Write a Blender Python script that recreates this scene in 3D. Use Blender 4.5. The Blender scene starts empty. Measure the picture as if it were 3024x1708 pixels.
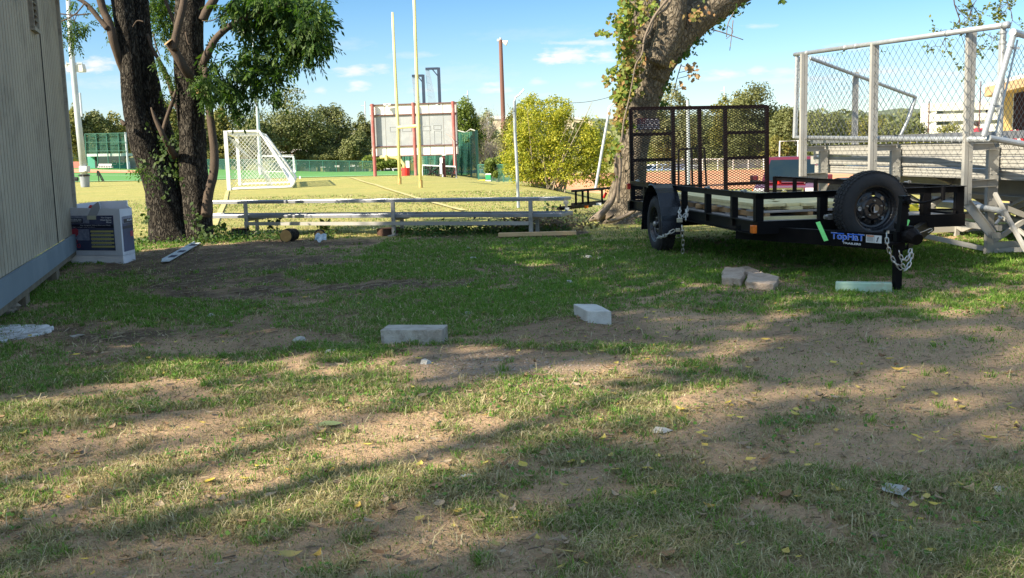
import bpy, math, random
import numpy as np
from mathutils import Vector, Matrix, noise as mnoise

rnd = random.Random(7)
rng = np.random.default_rng(11)
SC = bpy.context.scene
COL = SC.collection

# ------------------------------------------------------------------ camera
F_PX = 3000.0
CX, CY, HOR = 1512.0, 854.0, 445.0
PITCH = math.atan((CY - HOR) / F_PX)
ROLL = 0.028
EYE = Vector((0, 0, 1.3))
_F = Vector((0, math.cos(PITCH), -math.sin(PITCH)))
_U0 = Vector((0, math.sin(PITCH), math.cos(PITCH)))
_X = Vector((1, 0, 0))
_R = _X * math.cos(ROLL) - _U0 * math.sin(ROLL)
_U = _X * math.sin(ROLL) + _U0 * math.cos(ROLL)
cam_data = bpy.data.cameras.new('camera')
cam_data.sensor_width = 36.0
cam_data.lens = 36.0 * F_PX / 3024.0
cam_data.clip_start = 0.05
cam_data.clip_end = 9000
cam = bpy.data.objects.new('camera', cam_data)
COL.objects.link(cam)
cam.matrix_world = Matrix(((_R.x, _U.x, -_F.x, EYE.x), (_R.y, _U.y, -_F.y, EYE.y), (_R.z, _U.z, -_F.z, EYE.z), (0, 0, 0, 1)))
SC.camera = cam

# ------------------------------------------------------------------ light
SUN_EL = math.radians(36)
_sa = Vector((-0.86, -0.51)).normalized()
SUNV = Vector((_sa.x * math.cos(SUN_EL), _sa.y * math.cos(SUN_EL), math.sin(SUN_EL)))
sun_data = bpy.data.lights.new('sun', 'SUN')
sun_data.energy = 5.0
sun_data.angle = math.radians(0.6)
sun_data.color = (1.0, 0.89, 0.70)
sun = bpy.data.objects.new('sun', sun_data)
COL.objects.link(sun)
sun.rotation_euler = SUNV.to_track_quat('Z', 'Y').to_euler()
SC.view_settings.view_transform = 'Standard'
SC.view_settings.look = 'None'
SC.view_settings.exposure = 1.28
SC.view_settings.gamma = 1.0
SC.render.engine = 'CYCLES'
SC.cycles.max_bounces = 6
SC.cycles.diffuse_bounces = 3
SC.cycles.glossy_bounces = 2
SC.cycles.transmission_bounces = 4
SC.cycles.transparent_max_bounces = 12
SC.cycles.sample_clamp_indirect = 6.0

# clouds are given as directions in the sky: (x/y, z/y, half width, half height, density)
CLOUDS = [(-0.395, 0.093, 0.020, 0.0068, .9), (-0.435, 0.089, 0.03, 0.004, .6),
          (-0.147, 0.080, 0.017, 0.0050, .85), (-0.120, 0.082, 0.009, 0.004, .6), (-0.143, 0.066, 0.011, 0.0058, .9),
          (0.060, 0.089, 0.024, 0.0075, .95), (0.045, 0.086, 0.018, 0.0045, .8), (0.085, 0.101, 0.036, 0.0028, .7), (0.096, 0.087, 0.013, 0.0062, .8),
          (-0.010, 0.0585, 0.018, 0.0034, .7), (-0.012, 0.0635, 0.008, 0.0032, .6), (0.030, 0.065, 0.009, 0.0034, .5), (0.078, 0.061, 0.012, 0.0030, .55),
          (0.108, 0.0655, 0.010, 0.0036, .5), (0.213, 0.068, 0.016, 0.0040, .75), (0.200, 0.064, 0.020, 0.003, .45), (0.243, 0.070, 0.010, 0.0035, .6),
          (-0.180, 0.063, 0.006, 0.003, .55), (-0.205, 0.062, 0.012, 0.003, .3), (0.30, 0.079, 0.020, 0.004, .6), (0.36, 0.066, 0.03, 0.004, .6), (0.42, 0.062, 0.03, 0.004, .5),
          (0.245, 0.112, 0.016, 0.0024, .4), (0.29, 0.060, 0.05, 0.0035, .45), (-0.05, 0.073, 0.05, 0.010, .16), (0.03, 0.11, 0.06, 0.006, .10), (-0.16, 0.105, 0.03, .006, .16),
          (-0.35, 0.075, 0.08, 0.006, .25), (-0.3, 0.05, 0.10, 0.006, .2), (0.55, 0.09, 0.05, 0.008, .7), (-0.09, .094, .02, .003, .3), (.12, .105, .03, .004, .35), (.02, .052, .03, .003, .3), (-.26, .068, .02, .0035, .4), (.17, .075, .014, .0035, .5), (.335, .09, .02, .004, .5), (.27, .068, .016, .0035, .55), (-.08, .06, .02, .003, .35), (-0.6, 0.10, 0.06, 0.01, .7), (0.13, 0.058, 0.03, .004, .2)]
world = bpy.data.worlds.new("World")
SC.world = world
world.use_nodes = True
wt = world.node_tree
wt.nodes.clear()


def _n(t, kind, **kw):
    n = t.nodes.new(kind)
    for k, v in kw.items():
        if k == 'inputs':
            for i, val in v.items():
                n.inputs[i].default_value = val
        else:
            setattr(n, k, v)
    return n


def _m(t, op, a, b=None, clamp=False):
    n = t.nodes.new('ShaderNodeMath')
    n.operation = op
    n.use_clamp = clamp
    for i, v in enumerate((a, b)):
        if v is None:
            continue
        if isinstance(v, (int, float)):
            n.inputs[i].default_value = v
        else:
            t.links.new(v, n.inputs[i])
    return n.outputs[0]


def build_world():
    t = wt
    sky = _n(t, 'ShaderNodeTexSky', sky_type='NISHITA', sun_disc=False)
    sky.sun_elevation = SUN_EL
    sky.sun_rotation = math.atan2(SUNV.x, SUNV.y)
    sky.altitude = 150
    sky.air_density = 1.25
    sky.dust_density = 0.35
    sky.ozone_density = 1.6
    tc = _n(t, 'ShaderNodeTexCoord')
    sep = _n(t, 'ShaderNodeSeparateXYZ')
    t.links.new(tc.outputs['Generated'], sep.inputs[0])
    yy = _m(t, 'MAXIMUM', sep.outputs[1], 0.05)
    u = _m(t, 'DIVIDE', sep.outputs[0], yy)
    v = _m(t, 'DIVIDE', sep.outputs[2], yy)
    comb = _n(t, 'ShaderNodeCombineXYZ')
    t.links.new(_m(t, 'MULTIPLY', u, 60), comb.inputs[0])
    t.links.new(_m(t, 'MULTIPLY', v, 190), comb.inputs[1])
    nz = _n(t, 'ShaderNodeTexNoise', inputs={'Scale': 1.0, 'Detail': 6.0, 'Roughness': 0.6})
    t.links.new(comb.outputs[0], nz.inputs['Vector'])
    nf = _m(t, 'MULTIPLY', _m(t, 'SUBTRACT', nz.outputs[0], 0.5), 2.6)
    total = None
    for (u0, v0, a, b, d) in CLOUDS:
        du = _m(t, 'MULTIPLY', _m(t, 'SUBTRACT', u, u0), 1 / a)
        dv = _m(t, 'MULTIPLY', _m(t, 'SUBTRACT', v, v0), 1 / b)
        r = _m(t, 'SQRT', _m(t, 'ADD', _m(t, 'MULTIPLY', du, du), _m(t, 'MULTIPLY', dv, dv)))
        e = _m(t, 'MULTIPLY', _m(t, 'ADD', _m(t, 'SUBTRACT', 1.25, r), nf), 0.95, True)
        e = _m(t, 'MULTIPLY', e, d)
        total = e if total is None else _m(t, 'ADD', total, e)
    # the part of the sky behind and above the camera carries loose cloud too
    total = _m(t, 'MINIMUM', total, 0.92)
    front = _m(t, 'GREATER_THAN', sep.outputs[1], 0.05)
    total = _m(t, 'MULTIPLY', total, front)
    mix = _n(t, 'ShaderNodeMix', data_type='RGBA')
    t.links.new(total, mix.inputs[0])
    tint = _n(t, 'ShaderNodeMix', data_type='RGBA', blend_type='MULTIPLY', inputs={0: 1.0})
    t.links.new(sky.outputs[0], tint.inputs[6])
    cr = _n(t, 'ShaderNodeValToRGB')
    for i, (pos, c) in enumerate(SKY_TINTS):
        e = cr.color_ramp.elements[i] if i < 2 else cr.color_ramp.elements.new(pos)
        e.position = pos; e.color = c
    t.links.new(sep.outputs[2], cr.inputs[0]); t.links.new(cr.outputs[0], tint.inputs[7])
    t.links.new(tint.outputs[2], mix.inputs[6])
    mix.inputs[7].default_value = CLOUD_COL
    bg = _n(t, 'ShaderNodeBackground', inputs={'Strength': SKY_STRENGTH})
    t.links.new(mix.outputs[2], bg.inputs[0])
    out = _n(t, 'ShaderNodeOutputWorld')
    t.links.new(bg.outputs[0], out.inputs[0])


SKY_STRENGTH = 0.15
SKY_TINTS = [(0.0, (.40, .48, .61, 1)), (0.05, (.32, .42, .60, 1)), (0.15, (.195, .32, .46, 1)), (0.6, (1.08, .95, .80, 1))]
CLOUD_COL = (2.9, 2.9, 3.0, 1)
build_world()


# ------------------------------------------------------------------ picture rays to places in the world
def ray(px, py):
    return _F * F_PX + _R * (px - CX) - _U * (py - CY)


def P(px, py, Y):
    d = ray(px, py)
    return EYE + d * (Y / d.y)


def G(px, py, z=0.0):
    d = ray(px, py)
    return EYE + d * ((z - EYE.z) / d.z)


def ss(t):
    t = np.clip(t, 0, 1)
    return t * t * (3 - 2 * t)


def HH(x, y):
    """terrain height"""
    x = np.asarray(x, float)
    y = np.asarray(y, float)
    Fx = np.interp(x, [-90, -60, -50, -22, -5, 10, 60, 200], [1.0, .7, .54, -.8, -1.05, -1.15, -1.3, -2])
    w1 = ss((y - 40) / 95)
    w2 = ss(x / 6) * ss((y - 17) / 12)
    h = Fx * (1 - (1 - w1) * (1 - w2))
    amp = np.interp(x, [-14, -9, -8, -4.2, -2.6, -0.7, 1.5, 5], [0, .13, .22, .2, .02, -.22, -.3, 0])
    h = h + amp * np.exp(-((y - 52) / 6.0) ** 2)
    h = h - 0.9 * ss((x + 5) / 5) * ss((y - 52) / 7) * (1 - ss((y - 60) / 40)) * (1 - ss((x - 3) / 5))
    h = h - 2.2 * ss((y - 133) / 9) * ss((x + 45) / 12)
    h = h + 26 * ss((y - 260) / 900) - 0.0
    return h


def gz(x, y):
    return float(HH(x, y))


def vnoise(x, y, scale, seed=0):
    x = np.asarray(x) * scale + seed * 17.3
    y = np.asarray(y) * scale - seed * 9.1
    xi = np.floor(x).astype(np.int64)
    yi = np.floor(y).astype(np.int64)
    xf = x - xi
    yf = y - yi

    def hsh(a, b):
        h = (a * 374761393 + b * 668265263 + seed * 1442695) & 0xFFFFFFFF
        h = ((h ^ (h >> 13)) * 1274126177) & 0xFFFFFFFF
        return ((h ^ (h >> 16)) & 0xFFFF) / 65535.0
    u = xf * xf * (3 - 2 * xf)
    v = yf * yf * (3 - 2 * yf)
    a = hsh(xi, yi); b = hsh(xi + 1, yi); c = hsh(xi, yi + 1); d = hsh(xi + 1, yi + 1)
    return (a * (1 - u) + b * u) * (1 - v) + (c * (1 - u) + d * u) * v


def fbm(x, y, scale, seed=0, octv=4):
    s = 0; a = .5; tot = 0
    for k in range(octv):
        s = s + a * vnoise(x, y, scale * 2 ** k, seed + k); tot += a; a *= .55
    return s / tot


# ------------------------------------------------------------------ mesh building
def orient(z, up=Vector((0, 0, 1))):
    z = Vector(z).normalized()
    if abs(z.dot(up)) > 0.98:
        up = Vector((0, 1, 0))
    x = up.cross(z).normalized()
    y = z.cross(x)
    return x, y, z


class MB:
    def __init__(s):
        s.v = []; s.f = []; s.m = []; s.cur = 0

    def add(s, vs, fs):
        o = len(s.v)
        s.v += [tuple(v) for v in vs]
        s.f += [tuple(i + o for i in f) for f in fs]
        s.m += [s.cur] * len(fs)

    def hexa(s, c):
        """c: 8 corners, bottom loop 0-3 then top loop 4-7"""
        s.add(c, [(3, 2, 1, 0), (4, 5, 6, 7), (0, 1, 5, 4), (1, 2, 6, 5), (2, 3, 7, 6), (3, 0, 4, 7)])
        return s

    def box(s, c, size, ux=Vector((1, 0, 0)), uy=Vector((0, 1, 0)), uz=Vector((0, 0, 1))):
        c = Vector(c); hx, hy, hz = [q / 2 for q in size]
        ps = []
        for z in (-hz, hz):
            for (x, y) in ((-hx, -hy), (hx, -hy), (hx, hy), (-hx, hy)):
                ps.append(c + ux * x + uy * y + uz * z)
        return s.hexa(ps)

    def beam(s, p0, p1, w, h, up=Vector((0, 0, 1))):
        """w across, h along up"""
        p0 = Vector(p0); p1 = Vector(p1)
        x, y, z = orient(p1 - p0, up)
        return s.box((p0 + p1) / 2, (w, h, (p1 - p0).length), x, y, z)

    def channel(s, p0, p1, w, h, t=.008, side=1, up=Vector((0, 0, 1))):
        """a C channel: web and two flanges"""
        p0 = Vector(p0); p1 = Vector(p1)
        x, y, z = orient(p1 - p0, up)
        c = (p0 + p1) / 2; L = (p1 - p0).length
        s.box(c + x * side * (w / 2 - t / 2), (t, h, L), x, y, z)
        s.box(c + y * (h / 2 - t / 2) - x * side * t / 2, (w - t, t, L), x, y, z)
        s.box(c - y * (h / 2 - t / 2) - x * side * t / 2, (w - t, t, L), x, y, z)
        return s

    def tube(s, pts, rad, n=10, cap=True, bump=0.0, bs=6.0, wob=0.0):
        pts = [Vector(p) for p in pts]
        if isinstance(rad, (int, float)):
            rad = [rad] * len(pts)
        o = len(s.v)
        ref = None
        for i, p in enumerate(pts):
            d = (pts[min(i + 1, len(pts) - 1)] - pts[max(i - 1, 0)])
            d.normalize()
            if ref is None:
                x, y, _ = orient(d)
            else:
                x = (ref - d * ref.dot(d)).normalized(); y = d.cross(x)
            ref = x
            for k in range(n):
                a = 2 * math.pi * k / n
                q = x * math.cos(a) + y * math.sin(a)
                r = rad[i]
                if bump:
                    w = p + q * r
                    r *= 1 + bump * (mnoise.noise(Vector((w.x * bs, w.y * bs, w.z * bs * .35))) + .5 * mnoise.noise(w * bs * 2.3))
                s.v.append(tuple(p + q * r))
        for i in range(len(pts) - 1):
            for k in range(n):
                a = o + i * n + k; b = o + i * n + (k + 1) % n
                s.f.append((a, b, b + n, a + n)); s.m.append(s.cur)
        if cap:
            s.f.append(tuple(o + k for k in range(n))[::-1]); s.m.append(s.cur)
            s.f.append(tuple(o + (len(pts) - 1) * n + k for k in range(n))); s.m.append(s.cur)
        return s

    def lathe(s, c, axis, prof, n=24, up=Vector((0, 0, 1)), cap=True):
        """prof: (distance along axis, radius)"""
        x, y, z = orient(axis, up)
        o = len(s.v); c = Vector(c)
        for (d, r) in prof:
            for k in range(n):
                a = 2 * math.pi * k / n
                s.v.append(tuple(c + z * d + (x * math.cos(a) + y * math.sin(a)) * r))
        for i in range(len(prof) - 1):
            for k in range(n):
                a = o + i * n + k; b = o + i * n + (k + 1) % n
                s.f.append((a, b, b + n, a + n)); s.m.append(s.cur)
        if cap:
            s.f.append(tuple(o + k for k in range(n))[::-1]); s.m.append(s.cur)
            s.f.append(tuple(o + (len(prof) - 1) * n + k for k in range(n))); s.m.append(s.cur)
        return s

    def prism(s, poly, d):
        """poly: planar loop of points, extruded by d"""
        n = len(poly); d = Vector(d)
        ps = [Vector(p) for p in poly] + [Vector(p) + d for p in poly]
        s.add(ps, [tuple(range(n))[::-1], tuple(range(n, 2 * n))] + [(i, (i + 1) % n, (i + 1) % n + n, i + n) for i in range(n)])
        return s

    def quad(s, a, b, c, d):
        s.add([a, b, c, d], [(0, 1, 2, 3)])
        return s


def mk(name, mb, mats, parent=None, loc=None, smooth=False, bevel=0):
    me = bpy.data.meshes.new(name)
    root = parent
    off = Vector((0, 0, 0))
    if parent is not None:
        off = ROOTLOC[parent.name]
    elif loc is not None:
        off = Vector(loc)
    me.from_pydata([(v[0] - off.x, v[1] - off.y, v[2] - off.z) for v in mb.v], [], mb.f)
    o = bpy.data.objects.new(name, me)
    COL.objects.link(o)
    if parent is not None:
        o.parent = parent
        ROOTLOC[o.name] = off
    elif loc is not None:
        o.location = off
        ROOTLOC[o.name] = off
    else:
        ROOTLOC[o.name] = off
    if not isinstance(mats, (list, tuple)):
        mats = [mats]
    for m in mats:
        me.materials.append(m)
    if len(mats) > 1:
        me.polygons.foreach_set('material_index', mb.m)
    if smooth:
        me.polygons.foreach_set('use_smooth', [True] * len(me.polygons))
    if bevel:
        b = o.modifiers.new('bevel', 'BEVEL'); b.width = bevel; b.segments = 2; b.limit_method = 'ANGLE'
    me.update()
    return o


ROOTLOC = {}


def npmesh(name, V, Fc, mats, parent=None, smooth=False, attrs=None, loc=None):
    """V (N,3), Fc (M,k) numpy"""
    me = bpy.data.meshes.new(name)
    off = np.zeros(3)
    if parent is not None:
        off = np.array(ROOTLOC[parent.name])
    elif loc is not None:
        off = np.array(loc)
    V = np.asarray(V, np.float32) - off.astype(np.float32)
    M, k = Fc.shape
    me.vertices.add(len(V)); me.vertices.foreach_set('co', V.ravel())
    me.loops.add(M * k); me.loops.foreach_set('vertex_index', Fc.astype(np.int32).ravel())
    me.polygons.add(M)
    me.polygons.foreach_set('loop_start', np.arange(0, M * k, k, dtype=np.int32))
    me.polygons.foreach_set('loop_total', np.full(M, k, np.int32))
    if smooth:
        me.polygons.foreach_set('use_smooth', np.ones(M, bool))
    if not isinstance(mats, (list, tuple)):
        mats = [mats]
    for m in mats:
        me.materials.append(m)
    for an, av in (attrs or {}).items():
        a = me.attributes.new(an, 'FLOAT', 'POINT'); a.data.foreach_set('value', np.asarray(av, np.float32))
    me.update(calc_edges=True)
    o = bpy.data.objects.new(name, me)
    COL.objects.link(o)
    ROOTLOC[o.name] = Vector(off)
    if parent is not None:
        o.parent = parent
    elif loc is not None:
        o.location = Vector(loc)
    return o


def tag(o, label=None, cat=None, group=None, kind=None):
    if label: o['label'] = label
    if cat: o['category'] = cat
    if group: o['group'] = group
    if kind: o['kind'] = kind
    return o


def thing(name, label, cat, loc, group=None):
    o = bpy.data.objects.new(name, None)
    COL.objects.link(o)
    o.location = Vector(loc); o.empty_display_size = .2
    ROOTLOC[o.name] = Vector(loc)
    return tag(o, label, cat, group)


def text_mesh(name, body, mat, parent, origin, ux, uz, height, thick=.001, width=None, shear=0.0, bold=0.0):
    """flat lettering in the plane (ux right, uz up); origin is its lower left corner"""
    cu = bpy.data.curves.new(name + '_curve', 'FONT')
    cu.body = body; cu.size = 1.0; cu.extrude = 0.001; cu.offset = bold; cu.shear = shear
    tmp = bpy.data.objects.new(name + '_tmp', cu)
    COL.objects.link(tmp)
    dg = bpy.context.evaluated_depsgraph_get(); dg.update()
    me = bpy.data.meshes.new_from_object(tmp.evaluated_get(dg))
    bpy.data.objects.remove(tmp)
    n = len(me.vertices)
    co = np.zeros(n * 3, np.float32); me.vertices.foreach_get('co', co); co = co.reshape(-1, 3)
    if n == 0:
        return None
    mn = co.min(0); mx = co.max(0)
    sy = height / (mx[1] - mn[1])
    sx = sy if width is None else width / (mx[0] - mn[0])
    ux = Vector(ux).normalized(); uz = Vector(uz).normalized(); nn = ux.cross(uz)
    off = ROOTLOC[parent.name]
    out = (np.array(origin)[None] + (co[:, :1] - mn[0]) * sx * np.array(ux)[None] + (co[:, 1:2] - mn[1]) * sy * np.array(uz)[None]
           + np.sign(co[:, 2:3]) * thick * np.array(nn)[None]) - np.array(off)[None]
    me.vertices.foreach_set('co', out.astype(np.float32).ravel())
    me.materials.clear(); me.materials.append(mat)
    me.update()
    o = bpy.data.objects.new(name, me)
    COL.objects.link(o); o.parent = parent; ROOTLOC[o.name] = off
    return o


# ------------------------------------------------------------------ materials
def _base(name):
    m = bpy.data.materials.new(name); m.use_nodes = True
    t = m.node_tree; t.nodes.clear()
    out = _n(t, 'ShaderNodeOutputMaterial')
    return m, t, out


def rgba(c):
    return (c[0], c[1], c[2], 1)


def MAT(name, c1, c2=None, scale=3.0, rough=.7, metal=0.0, bump=0.0, bscale=None, stretch=(1, 1, 1), contrast=1.0, detail=5, spec=.4, coat=0.0, dirt=None, dscale=1.5, damt=.5):
    m, t, out = _base(name)
    b = _n(t, 'ShaderNodeBsdfPrincipled', inputs={'Roughness': rough, 'Metallic': metal, 'Specular IOR Level': spec, 'Coat Weight': coat})
    tc = _n(t, 'ShaderNodeTexCoord')
    mp = _n(t, 'ShaderNodeMapping'); mp.inputs['Scale'].default_value = stretch
    t.links.new(tc.outputs['Object'], mp.inputs[0])
    if c2 is None:
        c2 = tuple(q * .8 for q in c1)
    nz = _n(t, 'ShaderNodeTexNoise', inputs={'Scale': scale, 'Detail': detail, 'Roughness': .6})
    t.links.new(mp.outputs[0], nz.inputs['Vector'])
    f = _m(t, 'ADD', _m(t, 'MULTIPLY', _m(t, 'SUBTRACT', nz.outputs[0], .5), 2.4 * contrast), .5, True)
    mx = _n(t, 'ShaderNodeMix', data_type='RGBA', inputs={6: rgba(c1), 7: rgba(c2)})
    t.links.new(f, mx.inputs[0])
    colr = mx.outputs[2]
    if dirt is not None:
        n2 = _n(t, 'ShaderNodeTexNoise', inputs={'Scale': dscale, 'Detail': 8.0, 'Roughness': .7})
        t.links.new(tc.outputs['Object'], n2.inputs['Vector'])
        g = _m(t, 'MULTIPLY', _m(t, 'MULTIPLY', _m(t, 'SUBTRACT', n2.outputs[0], .5), 6, True), damt)
        m2 = _n(t, 'ShaderNodeMix', data_type='RGBA', inputs={7: rgba(dirt)})
        t.links.new(g, m2.inputs[0]); t.links.new(colr, m2.inputs[6]); colr = m2.outputs[2]
    t.links.new(colr, b.inputs['Base Color'])
    if bump:
        n3 = _n(t, 'ShaderNodeTexNoise', inputs={'Scale': bscale or scale * 4, 'Detail': 6.0, 'Roughness': .65})
        t.links.new(mp.outputs[0], n3.inputs['Vector'])
        bp = _n(t, 'ShaderNodeBump', inputs={'Strength': min(1, bump), 'Distance': .02})
        t.links.new(n3.outputs[0], bp.inputs['Height']); t.links.new(bp.outputs[0], b.inputs['Normal'])
    t.links.new(b.outputs[0], out.inputs[0])
    return m


def LEAF(name, cols, trans=.35, rough=.6):
    """cols: list of leaf colours picked per leaf"""
    m, t, out = _base(name)
    geo = _n(t, 'ShaderNodeNewGeometry')
    cr = _n(t, 'ShaderNodeValToRGB')
    r = cr.color_ramp; r.interpolation = 'LINEAR'
    for i, c in enumerate(cols):
        pos = i / max(1, len(cols) - 1)
        e = r.elements[i] if i < 2 and len(r.elements) > i else r.elements.new(pos)
        e.position = pos; e.color = rgba(c)
    t.links.new(geo.outputs['Random Per Island'], cr.inputs[0])
    d = _n(t, 'ShaderNodeBsdfPrincipled', inputs={'Roughness': rough, 'Specular IOR Level': .3})
    tr = _n(t, 'ShaderNodeBsdfTranslucent')
    t.links.new(cr.outputs[0], d.inputs['Base Color'])
    tm = _n(t, 'ShaderNodeMix', data_type='RGBA', blend_type='MULTIPLY', inputs={0: 1.0, 7: (1.3, 1.5, .6, 1)})
    t.links.new(cr.outputs[0], tm.inputs[6]); t.links.new(tm.outputs[2], tr.inputs[0])
    ms = _n(t, 'ShaderNodeMixShader', inputs={0: trans})
    t.links.new(d.outputs[0], ms.inputs[1]); t.links.new(tr.outputs[0], ms.inputs[2]); t.links.new(ms.outputs[0], out.inputs[0])
    return m


def BARK(name, c1, c2, c3, scale=14, zs=.3, bump=1.0, dist=.03):
    m, t, out = _base(name)
    b = _n(t, 'ShaderNodeBsdfPrincipled', inputs={'Roughness': .95, 'Specular IOR Level': .15})
    tc = _n(t, 'ShaderNodeTexCoord')
    mp = _n(t, 'ShaderNodeMapping'); mp.inputs['Scale'].default_value = (1, 1, zs)
    t.links.new(tc.outputs['Object'], mp.inputs[0])
    nz0 = _n(t, 'ShaderNodeTexNoise', inputs={'Scale': scale * .7, 'Detail': 3.0})
    t.links.new(mp.outputs[0], nz0.inputs['Vector'])
    vm = _n(t, 'ShaderNodeVectorMath', operation='MULTIPLY_ADD'); vm.inputs[1].default_value = (.12, .12, .12)
    t.links.new(nz0.outputs['Color'], vm.inputs[0]); t.links.new(mp.outputs[0], vm.inputs[2])
    vo = _n(t, 'ShaderNodeTexVoronoi', feature='DISTANCE_TO_EDGE', inputs={'Scale': scale})
    t.links.new(vm.outputs[0], vo.inputs['Vector'])
    nz = _n(t, 'ShaderNodeTexNoise', inputs={'Scale': scale * .25, 'Detail': 7.0, 'Roughness': .65})
    t.links.new(tc.outputs['Object'], nz.inputs['Vector'])
    edge = _m(t, 'MULTIPLY', vo.outputs[0], 4.5, True)
    mx = _n(t, 'ShaderNodeMix', data_type='RGBA', inputs={6: rgba(c1), 7: rgba(c2)})
    t.links.new(_m(t, 'ADD', _m(t, 'MULTIPLY', _m(t, 'SUBTRACT', nz.outputs[0], .5), 3.0), .5, True), mx.inputs[0])
    m2 = _n(t, 'ShaderNodeMix', data_type='RGBA', inputs={6: rgba(c3)})
    t.links.new(edge, m2.inputs[0]); t.links.new(mx.outputs[2], m2.inputs[7])
    t.links.new(m2.outputs[2], b.inputs['Base Color'])
    h = _m(t, 'ADD', edge, _m(t, 'MULTIPLY', nz.outputs[0], 1.2))
    bp = _n(t, 'ShaderNodeBump', inputs={'Strength': bump, 'Distance': dist})
    t.links.new(h, bp.inputs['Height']); t.links.new(bp.outputs[0], b.inputs['Normal'])
    t.links.new(b.outputs[0], out.inputs[0])
    return m


def GLASS(name, c=(.02, .03, .04), rough=.08):
    m, t, out = _base(name)
    b = _n(t, 'ShaderNodeBsdfPrincipled', inputs={'Base Color': rgba(c), 'Roughness': rough, 'Specular IOR Level': 1.0})
    t.links.new(b.outputs[0], out.inputs[0])
    return m


def NET(name, c, alpha, scale):
    """fine woven netting: thin threads with see-through holes"""
    m, t, out = _base(name)
    b = _n(t, 'ShaderNodeBsdfPrincipled', inputs={'Base Color': rgba(c), 'Roughness': .8})
    tr = _n(t, 'ShaderNodeBsdfTransparent')
    tc = _n(t, 'ShaderNodeTexCoord')
    nz = _n(t, 'ShaderNodeTexNoise', inputs={'Scale': scale, 'Detail': 3.0})
    t.links.new(tc.outputs['Object'], nz.inputs['Vector'])
    f = _m(t, 'ADD', _m(t, 'MULTIPLY', _m(t, 'SUBTRACT', nz.outputs[0], .5), .7), alpha, True)
    ms = _n(t, 'ShaderNodeMixShader')
    t.links.new(f, ms.inputs[0]); t.links.new(tr.outputs[0], ms.inputs[1]); t.links.new(b.outputs[0], ms.inputs[2])
    t.links.new(ms.outputs[0], out.inputs[0])
    return m


# ------------------------------------------------------------------ leaves and nets
def leaf_quads(C, N, size, rngl, aspect=.5, droop=0.0, spread=.8):
    """one pointed leaf (4 corners) at each centre C with rough facing N"""
    n = len(C)
    nn = N + rngl.normal(0, spread, (n, 3))
    nn /= np.linalg.norm(nn, axis=1, keepdims=True) + 1e-9
    a = rngl.normal(0, 1, (n, 3)); a[:, 2] -= droop
    t = a - (a * nn).sum(1, keepdims=True) * nn
    t /= np.linalg.norm(t, axis=1, keepdims=True) + 1e-9
    b = np.cross(nn, t)
    s = (size * rngl.uniform(.6, 1.25, n))[:, None]
    V = np.empty((n, 4, 3))
    V[:, 0] = C - t * s * .5
    V[:, 1] = C + b * s * aspect * .5 - t * s * .05
    V[:, 2] = C + t * s * .5
    V[:, 3] = C - b * s * aspect * .5 - t * s * .05
    return V.reshape(-1, 3), np.arange(n * 4).reshape(n, 4)


def crown_points(c, R, n, rngl, lobes=30, lr=.3, flat=.55, shell=.5):
    """points of a clumpy crown: c centre, R (3) radii"""
    R = np.array(R, float)
    d = rngl.normal(0, 1, (lobes, 3)); d /= np.linalg.norm(d, axis=1, keepdims=True)
    rr = rngl.uniform(.25, 1, lobes) ** .45
    lc = d * rr[:, None] * (1 - lr * .8)
    lc[:, 2] = np.where(lc[:, 2] < 0, lc[:, 2] * flat, lc[:, 2])
    lrad = lr * rngl.uniform(.6, 1.25, lobes)
    w = lrad ** 2; w /= w.sum()
    li = rngl.choice(lobes, n, p=w)
    e = rngl.normal(0, 1, (n, 3)); e /= np.linalg.norm(e, axis=1, keepdims=True)
    e[:, 2] = np.where(rngl.uniform(0, 1, n) < .55, np.abs(e[:, 2]), e[:, 2])
    q = rngl.uniform(shell, 1.08, n)
    pts = (lc[li] + e * (q * lrad[li])[:, None]) * R + np.array(c)
    return pts, e


def diamond_net(mb, O, U, V, lu, lv, du, dv, r, clip=None, sides=3):
    """two families of crossing wires filling a lu x lv panel at O along unit U, V"""
    O = Vector(O); U = Vector(U); V = Vector(V)
    nrm = U.cross(V).normalized()
    k = dv / du
    n = int((lu + lv / k) / du) + 2
    for sgn in (1, -1):
        for i in range(-int(lv / k / du) - 1, n):
            u0 = i * du
            if sgn > 0:
                a = (u0, 0.0); b = (u0 + lv / k, lv)
            else:
                a = (u0 + lv / k, 0.0); b = (u0, lv)
            # clip to 0..lu
            (ua, va), (ub, vb) = a, b
            if ua > ub:
                (ua, va), (ub, vb) = (ub, vb), (ua, va)
            if ub <= 0 or ua >= lu:
                continue
            if ua < 0:
                va += (vb - va) * (-ua) / (ub - ua); ua = 0
            if ub > lu:
                vb = va + (vb - va) * (lu - ua) / (ub - ua); ub = lu
            segs = [((ua, va), (ub, vb))]
            if clip:
                segs = clip(segs[0])
            for (p, q) in segs:
                p0 = O + U * p[0] + V * p[1] + nrm * r * sgn * .8
                p1 = O + U * q[0] + V * q[1] + nrm * r * sgn * .8
                if (p1 - p0).length < .01:
                    continue
                mb.tube([p0, p1], r, sides, cap=False)
    return mb

# ================================================================== GROUND
def pxblob(x, y, px, py, rx, ry, soft=.35):
    """soft ellipse on the ground, given by where its middle lies"""
    c = G(px, py)
    e = G(px + rx, py); f = G(px, py - ry); g2 = G(px, py + ry)
    a = abs(e.x - c.x); b = max(.15, abs(f.y - g2.y) / 2)
    d = np.sqrt(((x - c.x) / a) ** 2 + ((y - c.y) / b) ** 2)
    return ss((1 + soft - d) / (2 * soft))


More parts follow.
